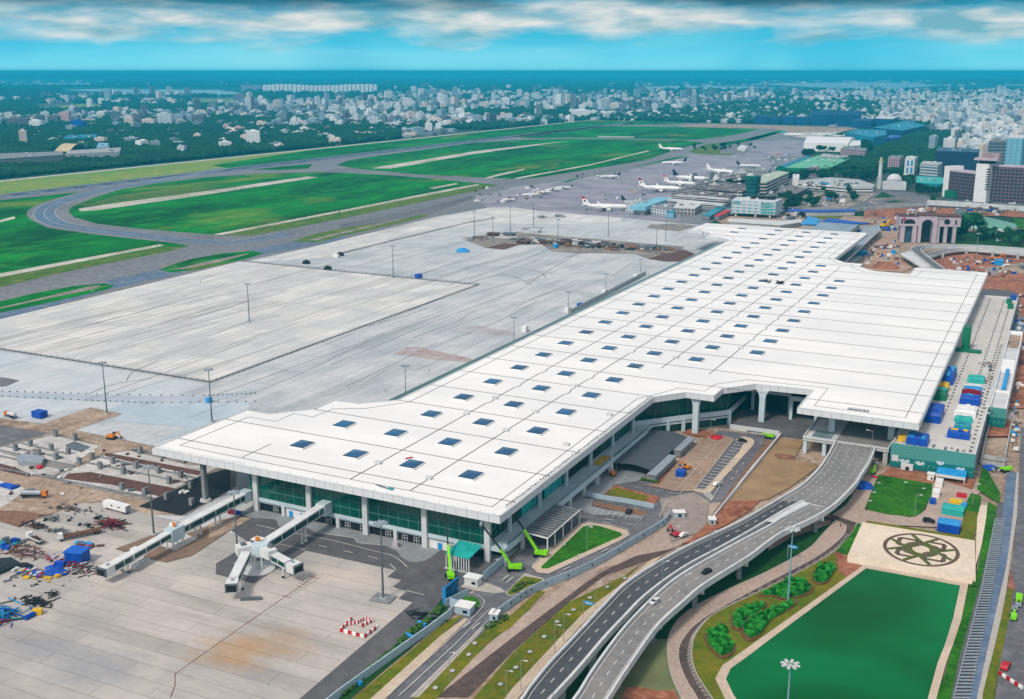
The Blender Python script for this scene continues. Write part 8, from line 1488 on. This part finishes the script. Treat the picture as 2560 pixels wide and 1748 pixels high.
GR = [('b', 670, 900, 640, 740, 12, 'dark tree in the clump right of the pale office block', 1.0), ('b', 700, 900, 600, 680, 6, 'dark tree in the clump right of the pale office block', 1.2), ('b', 950, 1130, 640, 710, 9, 'dark tree in the middle of the old car park', 1.0), ('b', 1240, 1330, 590, 660, 3, 'tree beside the curved drive in the old car park', 1.1), ('b', 1480, 1600, 490, 540, 6, 'tree in front of the curved white car park', 1.0), ('b', 1545, 1625, 590, 660, 4, 'tree at the bend of the road beyond the curved car park', 1.0),
 ('b', 660, 1000, 320, 380, 16, 'tree in the belt behind the pale terminal hall', 1.0), ('b', 900, 1340, 300, 370, 24, 'tree in the belt below the mint green roofs', 1.1), ('b', 950, 1080, 40, 80, 8, 'tree between the apron and the mint green roofs', 1.2), ('b', 1400, 2100, 280, 380, 52, 'tree in the dark grove behind the mosque', 1.2), ('b', 2150, 2324, 380, 480, 14, 'tree in the dark grove right of the mosque', 1.2), ('c', 640, 960, 470, 550, 12, 'tree in front of the turquoise walled hall', 1.1),
 ('c', 1120, 1240, 960, 1090, 9, 'tree in the garden right of the arched pavilion', 1.3), ('c', 1400, 1700, 1060, 1130, 14, 'tree in the garden grove below the pale green pond', 1.0), ('c', 1700, 1984, 1070, 1180, 16, 'tree in the garden grove at the right edge', 1.1), ('c', 1680, 1840, 540, 600, 5, 'tree in front of the hotel', 1.0), ('d', 1060, 1180, 740, 790, 8, 'tree in the clump in front of the white hangar', 1.3), ('d', 1240, 1440, 690, 730, 9, 'tree in the umbrella shaped clump at the white hangar', 1.2), ('d', 1780, 1930, 650, 760, 14, 'tree behind the pinkish office block', 1.5), ('d', 200, 440, 640, 680, 7, 'tree around the small arched shed', .9), ('d', -380, 160, 660, 710, 12, 'tree on the dark grass island beside the apron', .9)]
for k, x0, x1, y0, y1, n, lab, s in GR:
    for j in range(n): q = G1(k, random.uniform(x0, x1), random.uniform(y0, y1)); plant(q[0], q[1], lab, lab.replace('tree', 'trees', 1), s)
for x, y, s in ((1280, 1010, 2.3), (1350, 1020, 2.4), (1410, 1000, 2.0), (1250, 1000, 1.7)): q = G1('c', x, y); plant(q[0], q[1], 'tall light green tree standing between the arched pavilion and the pale green pond', 'tall trees by the pale green pond', s, 4)
q = G1('c', 845, 650); plant(q[0], q[1], 'small bright tree at the bend of the road in front of the turquoise hall', 'trees', 1.1, 4)
q = G1('b', 1020, 600); plant(q[0], q[1], 'single round dark tree in the old car park, left of the drive', 'trees', 1.0, 0); q = G1('b', 1200, 515); plant(q[0], q[1], 'single round dark tree against the curved white car park', 'trees', .8, 1); q = G1('b', 1360, 635); plant(q[0], q[1], 'single round dark tree in the old car park, right of the drive', 'trees', 1.0, 2)
# ---------------- far woods and the city ----------------
def nz2(x, y, s, o=0): return noise.noise(Vector((x * s, y * s, o)))
def in_airfield(x, y):
    if -1700 < x < -420 and y < 4060: return True
    if x >= -420 and y < 1860 and x < 400: return True
    if -640 < x < -425 and y < 3450: return True
    return False
woods = {'near': MB(), 'mid': MB(), 'far': MB()}; rnd = random.Random(3)
def forest(u, v): return 2040 < u < 2430 and 318 < v < 432 and not (u < 2150 and v < 345) and not (u > 2330 and v < 335)
def lakes(u, v): return (v < 216 and u < 260) or (150 < u < 610 and 219 < v < 242) or (u > 1600 and 203 < v < 228 and not (u < 1880 and v < 208))
def tree_density(u, v, x, y):
    if x < -1700:
        if 900 < y < 2300 and x > -2900: d = .9 + .5 * nz2(x, y, .005, 2)
        elif v > 322: d = .72 + .6 * nz2(x, y, .004, 2)
        elif v > 300: d = .5
        elif v > 235: d = .5
        else: d = .5
        if v <= 322 and nz2(x, y, .0014) > .1: d += .4
    else:
        d = .85 + .4 * nz2(x, y, .006, 4) if forest(u, v) else .30
        if u > 1700 and v < 330: d = .18
        if nz2(x, y, .0012, 3) > .18: d += .35
    return d
clear = [(0, [(350, 1085), (820, 1085), (820, 1012), (350, 1012)]), (0, [(-50, 1125), (440, 1125), (440, 1060), (-50, 1060)]), (0, [(240, 745), (700, 745), (700, 700), (240, 700)]), (0, [(1280, 715), (1700, 715), (1700, 660), (1280, 660)])]
def cleared(u, v):
    for k, p in clear:
        a, b, s = K[k]; xs = [a + x / s for x, y in p]; ys = [b + y / s for x, y in p]
        if min(xs) < u < max(xs) and min(ys) < v < max(ys): return True
    return False
v = 470.0
while v > 196:
    dist = H / math.tan(TH + math.atan((v - CY) / F)); r = min(26, max(5.0, dist * .0026)); du = r * 1.55 * F / dist; dv = max(.55, r * 1.5 * H * F / dist ** 2 * 1.0)
    if v < 260: dv = max(dv, 1.0)
    u = -60 + rnd.uniform(0, du)
    while u < 2620:
        uu, vv = u + rnd.uniform(-du, du) * .4, v + rnd.uniform(-dv, dv) * .4; x, y = P(uu, vv)
        if not in_airfield(x, y) and not cleared(uu, vv) and rnd.random() < tree_density(uu, vv, x, y) and not lakes(uu, vv) and (forest(uu, vv) or vv < 325 or uu < 1000):
            hh = r * rnd.uniform(.75, 1.25) * (1 if dist < 4000 else .8); b = woods['near' if dist < 2600 else 'mid' if dist < 5500 else 'far']
            b.blob((x, y, hh * .75), r * rnd.uniform(.8, 1.25), hh * .85, jit=.3, rnd=rnd, sub=0)
        u += du * rnd.uniform(.8, 1.2)
    v -= dv
for nm, lab in (('near', 'dense dark wood bordering the airfield on the left and behind the far buildings'), ('mid', 'scattered tree cover between the city blocks'), ('far', 'distant blue green tree cover out to the horizon')):
    o_ = woods[nm].build('woodland', m_tree); tag(o_, lab, 'woods'); stuff(o_)
# leaf clusters that break up the outline of the nearest wood
# city blocks
WM = [win_mat('city_%d' % i, *c, w=4.2, h=3.4, fw=.5, fh=.45) for i, c in enumerate((('#f2f1ee', '#56626a', '#cfcdc9'), ('#dce2e6', '#4a5560', '#b5b8ba'), ('#eedccf', '#6b625e', '#d2c5bb'), ('#9fb3bf', '#45525d', '#a5adb2'), ('#dcb6b2', '#5f4b4e', '#b3a5a2'), ('#7d8794', '#333c48', '#949a9f'), ('#6b6470', '#2b2a35', '#8f8b90'), ('#f6f5f2', '#8f9aa0', '#eae9e6')))]
m_rust = M('sheet_roofs', '#a08c84', '#7f7a7c', .01)
def blk(b, x, y, w_, d, h, a, k, rich=False, rr=rnd):
    b.obox(x, y, 0, h, w_, d, a, k)
    if h > 12: b.obox(x + rr.uniform(-.2, .2) * w_, y + rr.uniform(-.2, .2) * d, h, h + rr.uniform(2.4, 4), w_ * .35, d * .35, a, k)
    if rich:
        b.obox(x + w_ * .3, y, h, h + 1.6, w_ * .15, d * .15, a, 7); n = int(h / 3.4)
        for i in range(1, n): b.obox(x, y, i * 3.4 - .25, i * 3.4 + .1, w_ + .9, d + .9, a, k)
cand = []
v = 402.0
while v > 204:
    dist = H / math.tan(TH + math.atan((v - CY) / F)); size = 17 if dist < 6500 else 24; dv = max(1.25, size * 1.15 * H * F / dist ** 2); du = size * 1.7 * F / dist
    u = -80 + rnd.uniform(0, du)
    while u < 2640:
        uu, vv = u + rnd.uniform(-du, du) * .4, v + rnd.uniform(-dv, dv) * .45; x, y = P(uu, vv); u += du * rnd.uniform(.85, 1.15)
        if in_airfield(x, y) or cleared(uu, vv): continue
        c = nz2(x, y, .0011, 7); p = 0.; hr = (8, 22)
        if lakes(uu, vv) or forest(uu, vv) and rnd.random() < .8: continue
        if x < -1700:
            if vv > 345: p = .02
            elif vv > 322: p = .22 if uu > 560 else .05; hr = (6, 14)
            elif vv > 285: p = .32 + c * .7; hr = (8, 24)
            elif vv > 258: p = (.36 if uu > 550 else .09) + c * .7; hr = (12, 40)
            elif vv > 236: p = (.3 if uu > 950 else .06) + c * .5; hr = (14, 44)
            elif vv > 222: p = .035 if uu > 940 else .0; hr = (30, 60)
            else: p = .0
        else:
            if uu < 1750 and vv > 300: p = .25; hr = (6, 12)
            elif vv > 335: p = (.75 if uu > 2380 else .25 if uu > 2230 else .1); hr = (14, 40)
            elif vv > 255: p = .9; hr = (6, 13) if uu < 2200 else (9, 26)
            elif vv > 228: p = .7 + c * .7; hr = (12, 34)
            elif vv > 212: p = .16; hr = (10, 45)
            if 2180 < uu < 2330 and vv > 315: p *= .15
        if 650 < uu < 950 and 222 < vv < 240: p = 0
        if -1100 < x < -380 and 3900 < y < 4300: p = 0
        if vv > 395 or rnd.random() > p: continue
        cand.append((dist, x, y, uu, vv, hr))
    v -= dv
def zat(v, x, y):
    yy = (v - CY) / F; b = -x * math.sin(AZ) + y * math.cos(AZ); return H + b * (-math.sin(TH) - yy * math.cos(TH)) / (math.cos(TH) - yy * math.sin(TH))
for k, x0, x1, yb, yt, m, lab in ((0, 50, 118, 865, 800, 6, 'left of two mauve blocks at the far left of the town'), (0, 122, 192, 868, 803, 6, 'right of two mauve blocks at the far left of the town'), (0, 200, 280, 876, 815, 7, 'bright white block standing alone before the left wood'), (0, 480, 566, 886, 815, 8, 'plain deep blue block before the left wood'), (0, 325, 395, 850, 785, 6, 'dark mauve block behind the white and blue ones'), (0, 400, 470, 845, 760, 4, 'pinkish tall block above the deep blue one'), (0, 600, 656, 826, 782, 7, 'low white block right of the pinkish ones'), (0, 655, 705, 805, 755, 7, 'white block right of the low white one'),
    (0, 588, 622, 730, 668, 0, 'thin white tower on the green fields'), (0, 676, 706, 700, 672, 7, 'small white cube on the green fields'), (0, 784, 812, 710, 675, 7, 'small white block right of the cube on the green fields'), (0, 840, 898, 862, 785, 2, 'beige block with a dark neighbour in the middle of the left town'), (0, 900, 955, 858, 783, 6, 'dark neighbour of the beige block in the left town'), (0, 960, 1042, 862, 805, 2, 'wide cream block in the middle of the left town'), (0, 1065, 1160, 860, 768, 1, 'pale grey tower block beside the blue grey ones'), (0, 1165, 1240, 850, 775, 3, 'blue grey tower block, left of the pair'), (0, 1242, 1300, 848, 772, 3, 'blue grey tower block, right of the pair'), (0, 1302, 1380, 850, 782, 6, 'dark block ending the row right of the blue grey pair'),
    (0, 1580, 1655, 712, 636, 5, 'dark tower with pale sides below the white tower row'), (0, 1745, 1776, 706, 648, 7, 'white tower below the start of the white tower row'), (0, 1760, 1806, 728, 682, 7, 'white block in front of the white tower'), (0, 1270, 1302, 732, 690, 1, 'grey block on the far green fields'), (0, 1508, 1545, 890, 845, 4, 'pink block at the edge of the wood'), (0, 1580, 1640, 900, 858, 4, 'wider pink block at the edge of the wood'), (0, 1965, 2003, 868, 800, 0, 'white stepped tower above the wood'),
    (1, 1092, 1146, 735, 660, 7, 'tall white tower near the far end of the runway'), (1, 295, 340, 765, 700, 1, 'twin topped grey tower in the middle of the town'), (1, 205, 268, 785, 742, 5, 'dark low block beside the small playing field'), (1, 760, 798, 735, 685, 7, 'narrow white tower in the middle of the town'), (1, 780, 840, 790, 735, 7, 'broad white block in the middle of the town'), (1, 632, 688, 850, 800, 2, 'cream block with a pointed top near the wood'), (1, 575, 622, 885, 832, 0, 'white block at the edge of the trees near the runway'), (1, 1565, 1690, 800, 745, 7, 'wide stepped white block beside the runway end'), (1, 1325, 1360, 800, 710, 5, 'dark narrow tower before the white block'), (1, 1440, 1480, 660, 603, 1, 'pale tower on the far side of the town')):
    a_, b_, s_ = K[k]; u0, u1, vb, vt = a_ + x0 / s_, a_ + x1 / s_, b_ + yb / s_, b_ + yt / s_; p0, p1 = Vector(P(u0, vb)), Vector(P(u1, vb)); c_ = (p0 + p1) / 2; W_ = (p1 - p0).length; h = zat(vt, *c_) ; dd_ = (p1 - p0); an = math.atan2(dd_.y, dd_.x); b = MB(); cc = c_ + Vector((-math.sin(an), math.cos(an))) * W_ * .35
    b.obox(cc.x, cc.y, 0, h, W_, W_ * .7, an); b.obox(cc.x, cc.y, h, h + 3.5, W_ * .4, W_ * .3, an); b.obox(cc.x - W_ * .3, cc.y, h, h + 2, W_ * .15, W_ * .2, an); n = int(h / 7)
    for i in range(1, n): b.obox(cc.x, cc.y, i * 7 - .4, i * 7 + .2, W_ + 1, W_ * .7 + 1, an)
    tag(b.build('town_building', m_blue if m == 8 else WM[m], origin=(*c_, 0)), lab, 'building')
cand.sort(); city = {}
for n, (dist, x, y, uu, vv, hr) in enumerate(cand):
    a = AZ + rnd.choice((0, .1, -.15, .45, .8)) + rnd.uniform(-.05, .05); w_, d = (rnd.uniform(11, 24), rnd.uniform(12, 26)) if x > -1700 else (rnd.uniform(14, 34), rnd.uniform(14, 34)); h = rnd.uniform(*hr)
    if rnd.random() < (.06 if x > -1700 else .12): h *= 1.9
    if dist < 4200: h = min(h, 40)
    if dist > 6500: w_ *= 1.3; d *= 1.3
    right = x > -1700
    k = rnd.choice((0, 0, 1, 3, 7, 7, 1, 2, 3, 5) if right else (0, 1, 2, 3, 1, 5, 6, 7, 3, 5))
    if n < 255:
        b = MB(); blk(b, x, y, w_, d, h, a, 0, h > 14 and dist < 3600); used_m = [WM[k]] + [WM[k]] * 6 + [m_wht]
        b2 = b; o_ = b.build('city_building', used_m, origin=(x, y, 0)); tone = ('white', 'pale grey', 'cream', 'blue grey', 'pinkish', 'slate grey', 'dark mauve', 'bright white')[k]
        ht = 'low' if h < 13 else 'mid rise' if h < 26 else 'tall'; where = 'in the city at the right edge beyond the hotel' if uu > 2300 else 'among the trees beyond the hangars at the right' if right else 'on the tree covered town edge left of the runway' if uu < 900 else 'in the town along the far end of the runway'
        tag(o_, '%s %s building %s' % (ht, tone, where), 'building', '%s %s buildings %s' % (ht, tone, where))
    else: blk(city.setdefault((right, dist > 6500), MB()), x, y, w_, d, h, a, k)
for (r_, f_), b in city.items():
    o_ = b.build('city_blocks', WM); tag(o_, 'distant city blocks stretching towards the horizon on the ' + ('right' if r_ else 'left') + (', farthest part' if f_ else ', nearer part'), 'city'); stuff(o_)
# pale specks of far settlements
b = MB()
for i in range(1500):
    u, v = rnd.uniform(-50, 2600), rnd.uniform(183, 216) ; x, y = P(u, v)
    if nz2(u * 10, v * 60, .004, 5) < .0: continue
    s = (x * x + y * y) ** .5; b.obox(x, y, 0, rnd.uniform(10, 26), s * .0016 * rnd.uniform(.6, 2.4), 120, AZ, rnd.choice((0, 1, 7)))
o_ = b.build('far_settlements', WM); tag(o_, 'pale specks of far settlements below the horizon', 'city'); stuff(o_)
# low hills on the horizon
for nm, u0, u1, dd, hh in (('hills', -400, 700, 24000, 130), ('hills', 1150, 1500, 22000, 60), ('hills', 2300, 3100, 17000, 90), ('hills', 1900, 2500, 26000, 90)):
    b = MB(); n = 40; top = []
    for i in range(n + 1):
        u = u0 + (u1 - u0) * i / n; a = math.atan((u - CX) / math.hypot(F, 696)) ; dx, dy = math.sin(a), math.cos(a); f = math.sin(math.pi * i / n) ** .4
        p = (dd * (dx * math.cos(AZ) - dy * math.sin(AZ)), dd * (dx * math.sin(AZ) + dy * math.cos(AZ))); top.append((p, hh * f * (1 + .25 * noise.noise(Vector((i * .35, dd * .01, 0))))))
    for i in range(n):
        (p, h0), (q, h1) = top[i], top[i + 1]; k_ = 1.25
        b.face([(p[0], p[1], 0), (q[0], q[1], 0), (q[0] * 1.06, q[1] * 1.06, h1), (p[0] * 1.06, p[1] * 1.06, h0)]); b.face([(p[0] * 1.06, p[1] * 1.06, h0), (q[0] * 1.06, q[1] * 1.06, h1), (q[0] * k_, q[1] * k_, 0), (p[0] * k_, p[1] * k_, 0)])
    struct(b.build(nm, m_far))
# ---------------- haze ----------------
hm = bpy.data.materials.new('haze'); hm.use_nodes = True; ht_ = hm.node_tree; ht_.nodes.clear(); pv = ht_.nodes.new('ShaderNodeVolumePrincipled'); oo = ht_.nodes.new('ShaderNodeOutputMaterial')
pv.inputs['Color'].default_value = (.03, .66, 1, 1); pv.inputs['Density'].default_value = HAZE; pv.inputs['Anisotropy'].default_value = 0
ht_.links.new(pv.outputs[0], oo.inputs['Volume']); hz_ = MB().box(-62000, -62000, -1.5, 62000, 62000, 196).build('haze', hm); stuff(hz_); tag(hz_, 'thin blue haze over the whole plain', 'haze')
scene.cycles.volume_step_rate = 5; scene.cycles.volume_bounces = 0
